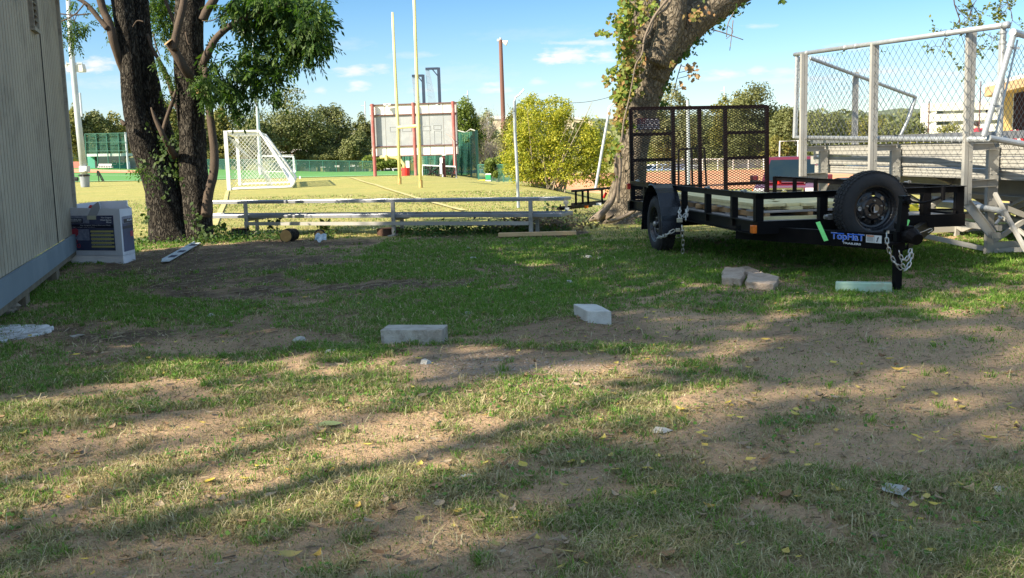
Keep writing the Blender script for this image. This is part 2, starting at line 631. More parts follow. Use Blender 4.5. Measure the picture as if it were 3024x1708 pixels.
DIRT = [(2720, 1130, 430, 150), (2500, 1010, 330, 45), (1520, 1085, 300, 50), (2150, 1560, 150, 70), (2750, 1350, 260, 60), (1300, 1310, 150, 32),
        (700, 1215, 130, 28), (1000, 1075, 90, 14), (1860, 950, 220, 22), (2250, 945, 240, 25), (2900, 1000, 260, 60), (600, 1010, 260, 22), (1240, 1560, 160, 45),
        (1650, 1420, 90, 25), (450, 1150, 160, 18), (150, 1180, 150, 16), (850, 1010, 160, 16), (1450, 840, 60, 10), (2050, 1260, 200, 40), (2350, 1330, 200, 30), (1420, 1640, 200, 40),
        (560, 1640, 200, 40), (250, 1450, 120, 20), (2700, 1500, 180, 30), (2450, 800, 120, 14), (2800, 790, 160, 20), (1500, 1000, 300, 14), (300, 1330, 120, 20), (1100, 1240, 100, 20),
        (860, 1620, 140, 30), (2300, 1180, 260, 40), (2500, 1660, 140, 24)]
MULCH = [(800, 790, 260, 40), (560, 760, 190, 28), (1000, 840, 200, 20), (700, 850, 150, 20), (1560, 690, 130, 14), (500, 790, 120, 20), (900, 720, 200, 16), (1800, 665, 100, 12), (1620, 790, 60, 10), (300, 1000, 200, 20)]
LUSH = [(300, 860, 280, 60), (260, 930, 300, 40), (1500, 900, 450, 50), (1300, 780, 500, 50), (1900, 740, 350, 60), (2250, 800, 450, 50), (300, 1110, 380, 28), (2000, 1030, 130, 18),
        (1820, 1005, 250, 16), (2200, 1010, 160, 14), (2850, 760, 250, 40), (650, 1130, 160, 16), (950, 1240, 90, 16), (2550, 950, 200, 22), (420, 1210, 220, 22), (60, 1130, 200, 26), (1150, 1040, 150, 14),
        (1400, 720, 300, 20), (2600, 740, 200, 40)]


def cover_masks(x, y):
    x0, y0 = x, y
    wa = 1.1 * np.clip(y / 9, .35, 1.3)
    x = x0 + wa * (fbm(x0, y0, .9, 51, 4) - .5) * 2.4 + .5 * (fbm(x0, y0, 4, 55, 3) - .5); y = y0 + wa * (fbm(x0, y0, .9, 61, 4) - .5) * 2.0 + .5 * (fbm(x0, y0, 4, 65, 3) - .5)
    n1 = fbm(x0, y0, .9, 3, 4); n2 = fbm(x, y, 3.2, 9, 4); n3 = fbm(x, y, 11, 21, 3)
    cov = .60 + .10 * ss((7 - y) / 3) + (n1 - .5) * 1.3 + (n2 - .5) * 1.5 + (n3 - .5) * .9
    wob = (n2 - .5) * 1.1 + (n3 - .5) * .6
    for b in LUSH:
        m = pxblob(x, y, *b, soft=.5); cov = cov + m * (.5 + wob * .5)
    for b in DIRT:
        m = pxblob(x, y, *b, soft=.85); m = np.clip(m + wob * m * (1 - m) * 4, 0, 1); cov = cov - m * np.where(y > 6.2, .90, .72)
    mul = 0 * x
    for b in MULCH:
        m = pxblob(x, y, *b, soft=.5); mul = np.maximum(mul, np.clip(m + wob * m * (1 - m) * 4, 0, 1))
    cov = cov - mul * .7
    # gravel spot beyond the front concrete block
    gra = np.clip(pxblob(x, y, 1520, 1085, 230, 48, .5) + wob * .4, 0, 1)
    hum = ss((y0 - 5.6) / 1.6) * ss((3.2 - x0) / 1.5) * np.clip(.12 + (fbm(x0, y0, 1.6, 83, 4) - .45) * 3.2, 0, .5)
    mul = np.maximum(mul, hum)
    x, y = x0, y0
    fld = ss((y - 15.8 - .35 * np.sin(x * .9) - .5 * (n1 - .5) + np.where(x > 1.2, 2.3, 0)) / 1.0)
    return np.clip(cov, 0, 1), np.clip(mul, 0, 1), gra, fld


def mat_ground():
    m, t, out = _base('ground_soil_and_turf')
    b = _n(t, 'ShaderNodeBsdfPrincipled', inputs={'Roughness': .95, 'Specular IOR Level': .12})
    tc = _n(t, 'ShaderNodeTexCoord')

    def noise(scale, detail=6, rough=.65, st=(1, 1, 1)):
        mp = _n(t, 'ShaderNodeMapping'); mp.inputs['Scale'].default_value = st
        t.links.new(tc.outputs['Object'], mp.inputs[0])
        n = _n(t, 'ShaderNodeTexNoise', inputs={'Scale': scale, 'Detail': float(detail), 'Roughness': rough})
        t.links.new(mp.outputs[0], n.inputs['Vector'])
        return n.outputs[0]

    def con(x, k):
        return _m(t, 'ADD', _m(t, 'MULTIPLY', _m(t, 'SUBTRACT', x, .5), k), .5, True)

    def mix(f, a, c):
        n = _n(t, 'ShaderNodeMix', data_type='RGBA')
        for i, q in ((0, f), (6, a), (7, c)):
            if isinstance(q, tuple): n.inputs[i].default_value = rgba(q)
            elif isinstance(q, (int, float)): n.inputs[i].default_value = q
            else: t.links.new(q, n.inputs[i])
        return n.outputs[2]

    def attr(nm):
        return _n(t, 'ShaderNodeAttribute', attribute_name=nm).outputs['Fac']
    fine = noise(60); med = noise(7); big = noise(1.2)
    dirt = mix(con(med, 2.2), (.53, .355, .215), (.37, .24, .145))
    dirt = mix(con(fine, 2.5), dirt, (.60, .42, .26))
    dirt = mix(_m(t, 'MULTIPLY', con(noise(140, 3), 6), .28), dirt, (.12, .08, .05))
    gravel = mix(con(noise(90, 2, .5), 9), (.22, .16, .12), (.46, .38, .31))
    dirt = mix(_m(t, 'MULTIPLY', attr('gravel'), .4), dirt, gravel)
    mulch = mix(con(noise(16, 6, .75, (1, 3.5, 1)), 3.2), (.060, .040, .027), (.21, .15, .10))
    dirt = mix(attr('mulch'), dirt, mulch)
    thatch = mix(con(noise(35, 5, .7), 3), (.060, .065, .024), (.22, .165, .09))
    near = mix(_m(t, 'MULTIPLY', con(_m(t, 'ADD', _m(t, 'SUBTRACT', attr('cover'), .05), _m(t, 'MULTIPLY', _m(t, 'SUBTRACT', noise(9, 6, .7), .5), 1.1)), 1.5), .72), dirt, thatch)
    fa = noise(.35, 5, .6, (1, 2.2, 1)); fb = noise(2.6, 6, .7, (1, 2.8, 1)); fc = noise(14, 5, .7, (1, 2.5, 1))
    field = mix(con(fb, 5.0), (.26, .25, .055), (.41, .335, .10))
    field = mix(_m(t, 'MULTIPLY', con(fa, 5.0), .75), field, (.22, .25, .055))
    field = mix(_m(t, 'MULTIPLY', con(fc, 4.5), .6), field, (.52, .44, .21))
    field = mix(_m(t, 'MULTIPLY', con(noise(.9, 4, .6, (1, 2, 1)), 5), .35), field, (.24, .27, .07))
    colr = mix(attr('field'), near, field)
    t.links.new(colr, b.inputs['Base Color'])
    h = _m(t, 'ADD', _m(t, 'MULTIPLY', fine, .5), _m(t, 'MULTIPLY', noise(22, 6, .7), 1.0))
    bp = _n(t, 'ShaderNodeBump', inputs={'Strength': 1.0, 'Distance': .035})
    t.links.new(h, bp.inputs['Height']); t.links.new(bp.outputs[0], b.inputs['Normal'])
    t.links.new(b.outputs[0], out.inputs[0])
    return m


def grid_lines(lo, hi, step, far_lo, far_hi, g=1.09):
    a = list(np.arange(lo, hi + 1e-6, step))
    x = hi; s = step
    while x < far_hi:
        s *= g; x += s; a.append(x)
    x = lo; s = step; left = []
    while x > far_lo:
        s *= g; x -= s; left.append(x)
    return np.array(left[::-1] + a)


def build_ground():
    xs = grid_lines(-8, 7.5, .06, -2500, 2500, 1.10)
    ys = grid_lines(2.2, 17.5, .06, -30, 3500, 1.045)
    X, Y = np.meshgrid(xs, ys)
    Z = HH(X, Y)
    nearw = 1 - ss((Y - 20) / 20)
    Z = Z + nearw * ((fbm(X, Y, 2.2, 5, 3) - .5) * .035 + (fbm(X, Y, 9, 6, 3) - .5) * .022)
    cov, mul, gra, fld = cover_masks(X, Y)
    V = np.stack([X, Y, Z], -1).reshape(-1, 3)
    nx, ny = len(xs), len(ys)
    idx = np.arange(nx * ny).reshape(ny, nx)
    Fc = np.stack([idx[:-1, :-1], idx[:-1, 1:], idx[1:, 1:], idx[1:, :-1]], -1).reshape(-1, 4)
    o = npmesh('ground', V, Fc, mat_ground(), smooth=True, attrs={'cover': cov.ravel(), 'mulch': mul.ravel(), 'gravel': gra.ravel(), 'field': fld.ravel()})
    tag(o, 'bare soil with patchy grass under the trees, running on as a sunlit playing field', 'ground', kind='structure')


build_ground()


def ground_z(x, y):
    return gz(x, y)


def sheet(name, poly_fn, xs, ys, mat, lift=.02, label=None, cat='ground'):
    """a thin sheet following the terrain; poly_fn(x,y)->bool keeps a cell"""
    X, Y = np.meshgrid(xs, ys)
    Z = HH(X, Y) + lift
    nx, ny = len(xs), len(ys)
    idx = np.arange(nx * ny).reshape(ny, nx)
    Fc = np.stack([idx[:-1, :-1], idx[:-1, 1:], idx[1:, 1:], idx[1:, :-1]], -1).reshape(-1, 4)
    V = np.stack([X, Y, Z], -1).reshape(-1, 3)
    c = V[Fc].mean(1)
    Fc = Fc[poly_fn(c[:, 0], c[:, 1])]
    o = npmesh(name, V, Fc, mat, smooth=True)
    return tag(o, label, cat, kind='structure')


M_TURF = MAT('green_artificial_turf', (.075, .215, .045), (.095, .260, .055), scale=.6, rough=.9, contrast=.8)
M_WHITE_LINE = MAT('white_field_paint', (.80, .82, .78), (.62, .66, .58), scale=2, rough=.9)
M_CLAY = MAT('orange_infield_clay', (.62, .300, .150), (.50, .225, .110), scale=.4, rough=.95, contrast=1.4, dirt=(.66, .38, .22), dscale=.15)
# the turf edge runs from the far left to behind the scoreboard mound
TA = P(150, 536, 74); TB = P(1300, 516, 78)
_tk = (TB.y - TA.y) / (TB.x - TA.x)
sheet('turf_field', lambda x, y: (y > TA.y + (x - TA.x) * _tk) & (x < -3.5), np.arange(-95, -3, .7), np.concatenate([np.arange(72, 84, .35), np.arange(84, 131, 1.5)]),
      M_TURF, .03, 'bright green artificial turf field beyond the mown grass')
sheet('infield_clay', lambda x, y: (((x + 47) / 13) ** 2 + ((y - 112) / 6.0) ** 2 < 1), np.arange(-62, -30, .4), np.arange(104, 120, .4), M_CLAY, .06, 'strip of reddish clay on the green turf field')
sheet('ball_field_clay', lambda x, y: (y > 55 + .10 * x) & (y < 99) & (x > 1), np.arange(0, 75, 1.0), np.arange(50, 101, 1.0), M_CLAY, .03, 'orange clay ball field seen through the trailer gate')


def line_on_ground(name, pts, w, label, lift=.05, mat=None):
    mb = MB(); prev = None
    for (a, b) in zip(pts[:-1], pts[1:]):
        n = max(1, int(math.hypot(b[0] - a[0], b[1] - a[1]) / .8))
        for i in range(n):
            p = [a[k] + (b[k] - a[k]) * i / n for k in (0, 1)]; q = [a[k] + (b[k] - a[k]) * (i + 1) / n for k in (0, 1)]
            d = Vector((q[0] - p[0], q[1] - p[1], 0)).normalized(); s = Vector((-d.y, d.x, 0)) * w / 2
            P0 = Vector((p[0], p[1], gz(*p) + lift)); P1 = Vector((q[0], q[1], gz(*q) + lift))
            mb.quad(P0 - s, P1 - s, P1 + s, P0 + s)
    o = mk(name, mb, mat or M_WHITE_LINE)
    return tag(o, label, 'field line', kind='structure')


def g2(px, py, z=0):
    p = G(px, py, z); return (p.x, p.y)


line_on_ground('field_marking', [(TA.x, TA.y), (TB.x - 2, TB.y)], .28, 'white boundary line along the near edge of the green turf', .07)
line_on_ground('field_marking', [(-60, 104), (-22, 92)], .16, 'thin white line across the green turf', .07)
line_on_ground('field_marking', [(-60, 124), (-40, 112)], .16, 'thin white line running into the green turf', .07)
M_FAINT = MAT('worn_field_paint', (.47, .42, .21), (.36, .31, .10), scale=6, rough=.95, contrast=2.5)
line_on_ground('field_marking', [g2(672, 566), g2(664, 600), g2(640, 650), g2(620, 700)], .13, 'worn white line running from the goal post towards the bench', .03, M_FAINT)
line_on_ground('field_marking', [g2(1022, 534), g2(1110, 549), g2(1240, 590), g2(1370, 625)], .15, 'faded white sideline on the mown grass below the scoreboard', .03, M_FAINT)


# ------------------------------------------------------------------ grass
def LEAFATTR(name, trans=.3):
    """grass blades: colour from each blade's own dryness and a random value"""
    m, t, out = _base(name)
    geo = _n(t, 'ShaderNodeNewGeometry')
    dry = _n(t, 'ShaderNodeAttribute', attribute_name='dry').outputs['Fac']

    def ramp(cols):
        cr = _n(t, 'ShaderNodeValToRGB'); r = cr.color_ramp
        for i, c in enumerate(cols):
            pos = i / (len(cols) - 1)
            e = r.elements[i] if i < 2 else r.elements.new(pos)
            e.position = pos; e.color = rgba(c)
        t.links.new(geo.outputs['Random Per Island'], cr.inputs[0])
        return cr.outputs[0]
    green = ramp([(.065, .185, .014), (.125, .29, .020), (.095, .21, .022), (.21, .35, .04)])
    straw = ramp([(.30, .24, .11), (.50, .41, .22), (.22, .19, .08), (.68, .58, .38)])
    mx = _n(t, 'ShaderNodeMix', data_type='RGBA')
    t.links.new(dry, mx.inputs[0]); t.links.new(green, mx.inputs[6]); t.links.new(straw, mx.inputs[7])
    d = _n(t, 'ShaderNodeBsdfPrincipled', inputs={'Roughness': .65, 'Specular IOR Level': .25})
    tr = _n(t, 'ShaderNodeBsdfTranslucent')
    t.links.new(mx.outputs[2], d.inputs['Base Color']); t.links.new(mx.outputs[2], tr.inputs[0])
    ms = _n(t, 'ShaderNodeMixShader', inputs={0: trans})
    t.links.new(d.outputs[0], ms.inputs[1]); t.links.new(tr.outputs[0], ms.inputs[2]); t.links.new(ms.outputs[0], out.inputs[0])
    return m


M_BLADE = LEAFATTR('grass_blade')


def blades(x, y, z, h, w, lean, dryv, r):
    n = len(x)
    a = r.uniform(0, 2 * np.pi, n); f = r.uniform(0, 2 * np.pi, n)
    ca, sa = np.cos(a), np.sin(a)
    lx, ly = np.cos(f) * lean, np.sin(f) * lean
    V = np.empty((n, 5, 3))
    V[:, 0] = np.stack([x - ca * w, y - sa * w, z - .005], -1)
    V[:, 1] = np.stack([x + ca * w, y + sa * w, z - .005], -1)
    V[:, 2] = np.stack([x + ca * w * .75 + lx * h * .4, y + sa * w * .75 + ly * h * .4, z + h * .58], -1)
    V[:, 3] = np.stack([x - ca * w * .75 + lx * h * .4, y - sa * w * .75 + ly * h * .4, z + h * .58], -1)
    V[:, 4] = np.stack([x + lx * h * 1.15, y + ly * h * 1.15, z + h * np.clip(1 - .35 * lean, .35, 1)], -1)
    base = np.arange(n)[:, None] * 5
    q = base + np.array([[0, 1, 2, 3]]); tr = base + np.array([[3, 2, 4, 4]])
    return V.reshape(-1, 3), q, base + np.array([[3, 2, 4]]), np.repeat(dryv, 5)


def tri_mesh(name, V, Q, T, mats, attrs):
    me = bpy.data.meshes.new(name)
    me.vertices.add(len(V)); me.vertices.foreach_set('co', V.astype(np.float32).ravel())
    loops = np.concatenate([Q.ravel(), T.ravel()]).astype(np.int32)
    me.loops.add(len(loops)); me.loops.foreach_set('vertex_index', loops)
    me.polygons.add(len(Q) + len(T))
    ls = np.concatenate([np.arange(len(Q)) * 4, len(Q) * 4 + np.arange(len(T)) * 3]).astype(np.int32)
    lt = np.concatenate([np.full(len(Q), 4), np.full(len(T), 3)]).astype(np.int32)
    me.polygons.foreach_set('loop_start', ls); me.polygons.foreach_set('loop_total', lt)
    me.materials.append(mats)
    for an, av in attrs.items():
        a = me.attributes.new(an, 'FLOAT', 'POINT'); a.data.foreach_set('value', np.asarray(av, np.float32))
    me.update(calc_edges=True)
    o = bpy.data.objects.new(name, me); COL.objects.link(o)
    ROOTLOC[name] = Vector((0, 0, 0))
    return o


def surf_z(x, y):
    nearw = 1 - ss((y - 20) / 20)
    return HH(x, y) + nearw * ((fbm(x, y, 2.2, 5, 3) - .5) * .035 + (fbm(x, y, 9, 6, 3) - .5) * .022)


GRASS_N = 1150000


def build_grass():
    r = np.random.default_rng(5)
    n = GRASS_N
    # area per distance: nearer ground gets more blades per square metre
    y = 2.7 * (34 / 2.7) ** (r.uniform(0, 1, n) ** .95)
    x = r.uniform(-.56, .56, n) * y
    clump = r.integers(0, n, n)
    k = r.uniform(0, 1, n) < .55
    x = np.where(k, x[clump // 14 * 14 % n] + r.normal(0, .035, n), x)
    y = np.where(k, y[clump // 14 * 14 % n] + r.normal(0, .035, n), y)
    cov, mul, gra, fld = cover_masks(x, y)
    prob = np.clip(cov * 1.25 - .16 + .12 * ss((y - 8) / 2), .17, 1) ** 1.2 * (1 - .45 * mul) * (1 - .6 * fld) * (1 - .8 * gra)
    keep = r.uniform(0, 1, n) < prob
    # nothing grows inside the solid things lying on the ground
    x, y, cov, mul, fld = x[keep], y[keep], cov[keep], mul[keep], fld[keep]
    n = len(x)
    z = surf_z(x, y)
    lush = np.clip(cov * 1.3 - .35, 0, 1)
    dn = fbm(x, y, 1.7, 33, 3)
    pdry = np.clip(.15 - .10 * ss((y - 7) / 2) * (1 - fld) + .12 * (1 - lush) + .95 * ss((7.4 - y) / 3.2) * (.5 + 1.6 * (dn - .33)) + .5 * mul + .42 * fld, .04, .88)
    pdry = pdry * np.where(y < 4.5, 1, 1)
    dry = (r.uniform(0, 1, n) < pdry) * r.uniform(.55, 1, n) + r.uniform(0, .18, n)
    far = ss((y - 4) / 10)
    h = (.013 + .030 * lush * r.uniform(.2, 1.3, n)) * r.uniform(.6, 1.25, n) * (1 + .25 * far)
    h = np.where(dry > .5, h * r.uniform(.6, 1.3, n), h)
    lean = np.where(dry > .5, r.uniform(.5, 2.2, n), r.uniform(.1, 1.2, n))
    w = (.0009 + .00030 * y) * r.uniform(.7, 1.4, n)
    # scattered tufts and long pale stems
    m = 6500; ty = 2.7 * (15 / 2.7) ** r.uniform(0, 1, m); tx = r.uniform(-.56, .56, m) * ty; rep = 20
    km = r.uniform(0, 1, m) < np.clip(cover_masks(tx, ty)[0] * 1.3 - .25, .03, 1); tx, ty = tx[km], ty[km]; m = len(tx)
    ax_ = np.repeat(tx, rep) + r.normal(0, .018, m * rep); ay_ = np.repeat(ty, rep) + r.normal(0, .018, m * rep); tdry = np.repeat((r.uniform(0, 1, m) < .22 + .3 * ss((6 - ty) / 3)) * .8, rep)
    k2 = 34000; sy = 2.7 * (8.5 / 2.7) ** r.uniform(0, 1, k2); sx = r.uniform(-.56, .56, k2) * sy
    sc = cover_masks(sx, sy)[0]; kk = r.uniform(0, 1, k2) < np.clip(sc * 1.2 - .12, .16, .9); sx, sy = sx[kk], sy[kk]; k2 = len(sx)
    x = np.concatenate([x, ax_, sx]); y = np.concatenate([y, ay_, sy]); z = np.concatenate([z, surf_z(ax_, ay_), surf_z(sx, sy)])
    h = np.concatenate([h, r.uniform(.018, .058, m * rep), r.uniform(.025, .075, k2)]); w = np.concatenate([w, (.0009 + .0003 * ay_) * r.uniform(.7, 1.3, m * rep), (.0008 + .00022 * sy)])
    lean = np.concatenate([lean, r.uniform(.2, 1.3, m * rep), r.uniform(.4, 2.4, k2)]); dry = np.concatenate([dry, np.clip(tdry + r.uniform(0, .25, m * rep), 0, 1), r.uniform(.8, 1, k2)])
    V, Q, T, da = blades(x, y, z, h, w, lean, np.clip(dry, 0, 1), r)
    o = tri_mesh('grass', V, Q, T, M_BLADE, {'dry': da})
    tag(o, 'short green and dry grass growing in patches under the trees', 'grass', kind='stuff')


build_grass()


def build_litter():
    """straw, twigs, bark chips and small dead leaves lying on the soil: too many to count"""
    r = np.random.default_rng(9)
    n = 26000
    y = 2.7 * (17.5 / 2.7) ** r.uniform(0, 1, n); x = r.uniform(-.56, .56, n) * y
    cov, mul, gra, fld = cover_masks(x, y)
    keep = r.uniform(0, 1, n) < (.20 + .9 * mul)
    keep &= r.uniform(0, 1, n) > fld * .7
    x, y, mul = x[keep], y[keep], mul[keep]; n = len(x)
    z = surf_z(x, y) + .004
    a = r.normal(0, 1.1, n); L = r.uniform(.004, .028, n) * (1 + 2.6 * mul * r.uniform(0, 1, n)); w = r.uniform(.0008, .0022, n) * (1 + .12 * y)
    ca, sa = np.cos(a), np.sin(a); up = r.uniform(0, .014, n)
    V = np.empty((n, 4, 3))
    V[:, 0] = np.stack([x - ca * L + sa * w, y - sa * L - ca * w, z], -1)
    V[:, 1] = np.stack([x - ca * L - sa * w, y - sa * L + ca * w, z + .003], -1)
    V[:, 2] = np.stack([x + ca * L - sa * w, y + sa * L + ca * w, z + up + .004], -1)
    V[:, 3] = np.stack([x + ca * L + sa * w, y + sa * L - ca * w, z + up], -1)
    mt = LEAF('straw_and_twigs', [(.10, .065, .04), (.22, .16, .10), (.32, .25, .16), (.16, .11, .07), (.27, .21, .14), (.07, .05, .035)], trans=.05, rough=.9)
    o = npmesh('twig_litter', V.reshape(-1, 3), np.arange(n * 4).reshape(n, 4), mt)
    tag(o, 'loose straw, twigs and bark chips strewn over the soil', 'litter', kind='stuff')


build_litter()


def leaf_mesh(mb, c, L, W, ang, curl, seed):
    """a fallen leaf: pointed blade of six strips, creased and curled, with a short stalk"""
    rr = random.Random(seed)
    ca, sa = math.cos(ang), math.sin(ang)
    o = len(mb.v); c = Vector(c)
    prof = [0, .55, .95, 1, .78, .4, 0]
    tl = rr.uniform(-.25, .25)
    for i, p in enumerate(prof):
        t = i / 6 - .5
        for s in (-1, 0, 1):
            lx = t * L; ly = s * p * W / 2 * (1 + .15 * rr.uniform(-1, 1))
            lz = .006 + curl * L * (t * t) * 1.2 + abs(s) * p * W * .18 * (1 if curl > 0 else .4) + ly * tl
            mb.v.append((c.x + lx * ca - ly * sa, c.y + lx * sa + ly * ca, c.z + lz))
    for i in range(6):
        for j in (0, 1):
            a = o + i * 3 + j
            mb.f.append((a, a + 1, a + 4, a + 3)); mb.m.append(mb.cur)
    e = Vector((c.x - L * .5 * ca, c.y - L * .5 * sa, c.z + .006 + curl * L * .3))
    mb.tube([e, e + Vector((-ca * L * .35, -sa * L * .35, .004))], L * .012, 3, cap=False)


def build_fallen():
    my = LEAF('yellow_fallen_leaf', [(.60, .43, .05), (.50, .42, .10), (.44, .28, .06), (.64, .52, .12), (.36, .28, .10)], trans=.12)
    mbn = LEAF('brown_fallen_leaf', [(.16, .09, .045), (.27, .18, .10), (.34, .27, .19), (.12, .075, .05)], trans=.05, rough=.85)
    r = random.Random(44)
    mb = MB()
    spots = [(440, 1068), (465, 1107), (1237, 1065), (1530, 1044), (1912, 1072), (1235, 1065), (2260, 1002), (620, 1427), (975, 1405), (1055, 1508), (1490, 1480), (1240, 1388), (2010, 1220), (2150, 1205),
             (2665, 1152), (2760, 1170), (2840, 1208), (2980, 1203), (2990, 1218), (2700, 1305), (2720, 1350), (2470, 1460), (1430, 1237), (1855, 1125), (310, 960), (600, 1250), (2380, 1190), (2400, 1200),
             (1885, 978), (1550, 860), (1765, 950), (1384, 853), (1480, 862), (1545, 1385), (900, 885), (520, 1018), (2520, 900), (2380, 890), (2890, 890), (2960, 920), (1600, 800), (2100, 920), (2180, 860),
             (2650, 1100), (2460, 1078), (2210, 1090), (1820, 1080), (2350, 1240), (2920, 1300), (1780, 1300), (1240, 1540), (1520, 1540), (860, 1660), (350, 1460), (90, 1000), (60, 1180), (230, 1350)]
    for i, (px, py) in enumerate(spots):
        p = G(px, py); L = r.uniform(.045, .085)
        leaf_mesh(mb, (p.x, p.y, float(surf_z(p.x, p.y)) + .008), L, L * r.uniform(.35, .55), r.uniform(0, 6.28), r.uniform(.1, .9), i)
    for i in range(420):
        y = 3 * (16 / 3) ** r.random(); x = r.uniform(-.52, .52) * y
        if r.random() > (.35 + .65 * (x > 0) ): continue
        L = r.uniform(.025, .06)
        leaf_mesh(mb, (x, y, float(surf_z(x, y)) + .012), L, L * r.uniform(.3, .55), r.uniform(0, 6.28), r.uniform(.1, .9), i + 90)
    o = mk('fallen_leaves', mb, my, smooth=False); tag(o, 'yellow fallen leaves scattered over grass and soil', 'fallen leaves', kind='stuff')
    mb = MB()
    for i in range(900):
        y = 3 * (16 / 3) ** r.random(); x = r.uniform(-.52, .52) * y
        L = r.uniform(.025, .075)
        leaf_mesh(mb, (x, y, float(surf_z(x, y)) + .01), L, L * r.uniform(.3, .6), r.uniform(0, 6.28), r.uniform(.2, 1.2), i + 700)
    o = mk('dead_leaves', mb, mbn, smooth=False); tag(o, 'curled brown dead leaves scattered over grass and soil', 'dead leaves', kind='stuff')
    big = [(975, 1265, .13, (.36, .42, .17), 'large pale green leaf lying on shaded grass, its stalk pointing right'),
           (2640, 1458, .15, (.42, .43, .40), 'large grey dried leaf on bare soil, leftmost of three near the right edge'),
           (2870, 1428, .12, (.50, .44, .32), 'tan dried leaf on bare soil near the right edge'),
           (2985, 1468, .17, (.46, .44, .38), 'biggest pale dried leaf, lying at the right edge'),
           (2020, 1432, .12, (.46, .38, .28), 'tan crumpled leaf on bare soil below the middle of the right half'),
           (1385, 1412, .10, (.45, .48, .44), 'small greyish crumpled leaf on the grass at the middle of the foreground'),
           (228, 998, .16, (.40, .37, .33), 'grey dried leaf in the shade just right of the white slab')]
    for i, (px, py, L, c, lab) in enumerate(big):
        p = G(px, py); zz = float(surf_z(p.x, p.y)) - .004
        mb = MB(); leaf_mesh(mb, (p.x, p.y, zz), L, L * .62, .3 + i * 1.3, .25, 300 + i)
        o = mk('large_leaf', mb, LEAF('large_leaf_skin', [c, tuple(q * .8 for q in c)], .1), loc=(p.x, p.y, zz), smooth=True)
        tag(o, lab, 'leaf', 'large single leaves on the ground')


build_fallen()


def build_clover():
    r = np.random.default_rng(77); n = 60000
    y = 3 * (16.5 / 3) ** r.uniform(0, 1, n); x = r.uniform(-.54, .54, n) * y
    cov, mul, gra, fld = cover_masks(x, y); pn = fbm(x, y, 2.4, 91, 3)
    k = (pn > .53) & (r.uniform(0, 1, n) < cov * .7) & (r.uniform(0, 1, n) > ss((6 - y) / 3) * .7); x, y = x[k], y[k]; n = len(x)
    C = np.stack([x, y, surf_z(x, y) + r.uniform(.006, .03, n)], -1)
    V, Fc = leaf_quads(C, np.tile([0, -.3, 1.], (n, 1)), .020, r, .85, spread=.35)
    o = npmesh('clover', V, Fc, LEAF('clover_leaf', [(.05, .13, .02), (.09, .20, .03), (.13, .24, .04)], .25)); tag(o, 'low round leaved weeds mixed into the green grass', 'weeds', kind='stuff')


build_clover()


def pebble(mb, c, r, rr):
    """an angular stone"""
    o = len(mb.v)
    s = [(1, 0, .1), (.3, .9, 0), (-.8, .5, .1), (-.9, -.4, 0), (.1, -1, .1), (.55, 0, .8), (-.1, .55, .85), (-.45, -.2, .95), (.2, -.5, .8)]
    k = [rr.uniform(.7, 1.2) for _ in s]
    for (x, y, z), q in zip(s, k):
        mb.v.append((c[0] + x * r * q, c[1] + y * r * q * .8, c[2] + z * r * q * .55))
    for f in [(0, 1, 6, 5), (1, 2, 6), (2, 7, 6), (2, 3, 7), (3, 4, 8, 7), (4, 0, 5, 8), (5, 6, 7, 8)]:
        mb.f.append(tuple(o + i for i in f)); mb.m.append(mb.cur)


def build_gravel():
    r = random.Random(3); mb = MB()
    for i in range(420):
        px, py = r.gauss(1500, 150), r.gauss(1085, 26)
        p = G(px, py); pebble(mb, (p.x, p.y, float(surf_z(p.x, p.y))), r.uniform(.004, .014), r)
    for i in range(2200):
        y = 3 * (14 / 3) ** r.random(); x = r.uniform(-.5, .5) * y
        pebble(mb, (x, y, float(surf_z(x, y))), r.uniform(.0025, .007), r)
    o = mk('gravel', mb, MAT('pale_gravel', (.38, .32, .26), (.26, .21, .17), scale=30, rough=.9))
    tag(o, 'pale gravel chips scattered on the soil', 'gravel', kind='stuff')
    mw = MAT('white_limestone', (.50, .48, .43), (.36, .34, .30), scale=20, rough=.9)
    rocks = [(1738, 764, .055, 'white stone right of the flat one, in grass before the plank'), (1774, 762, .05, 'white rounded stone at the right end of a pair in the grass before the plank'),
             (1536, 708, .05, 'white lump just in front of the pine plank'), (1384, 738, .05, 'pale flat stone in the grass below the bench, the upper one'), (1396, 765, .05, 'pale flat stone in the grass below the bench, the lower one'),
             (1382, 927, .05, 'white stone in the grass right of the middle of the yard'), (1678, 836, .055, 'white jagged stone in the grass above the tilted concrete block'), (886, 1006, .06, 'pale pebble pair on dirt left of the long concrete block'),
             (978, 1048, .055, 'grey angular stone below left of the long concrete block'), (1258, 1075, .05, 'small grey stone in the dirt below the long concrete block'), (1950, 1273, .05, 'triangular pale stone on the dry grass right of centre'),
             (626, 932, .05, 'small white stone in the shaded green grass left of centre')]
    for i, (px, py, s, lab) in enumerate(rocks):
        p = G(px, py); z = float(surf_z(p.x, p.y)); mb = MB(); pebble(mb, (p.x, p.y, z), s, r)
        o = mk('stone', mb, mw, loc=(p.x, p.y, z)); tag(o, lab, 'stone', 'loose pale stones in the grass')


build_gravel()

# ------------------------------------------------------------------ hills and far woods
M_HILL = MAT('wooded_hill', (.085, .11, .06), (.13, .15, .085), scale=.05, rough=1, contrast=2, bump=1, bscale=.12)


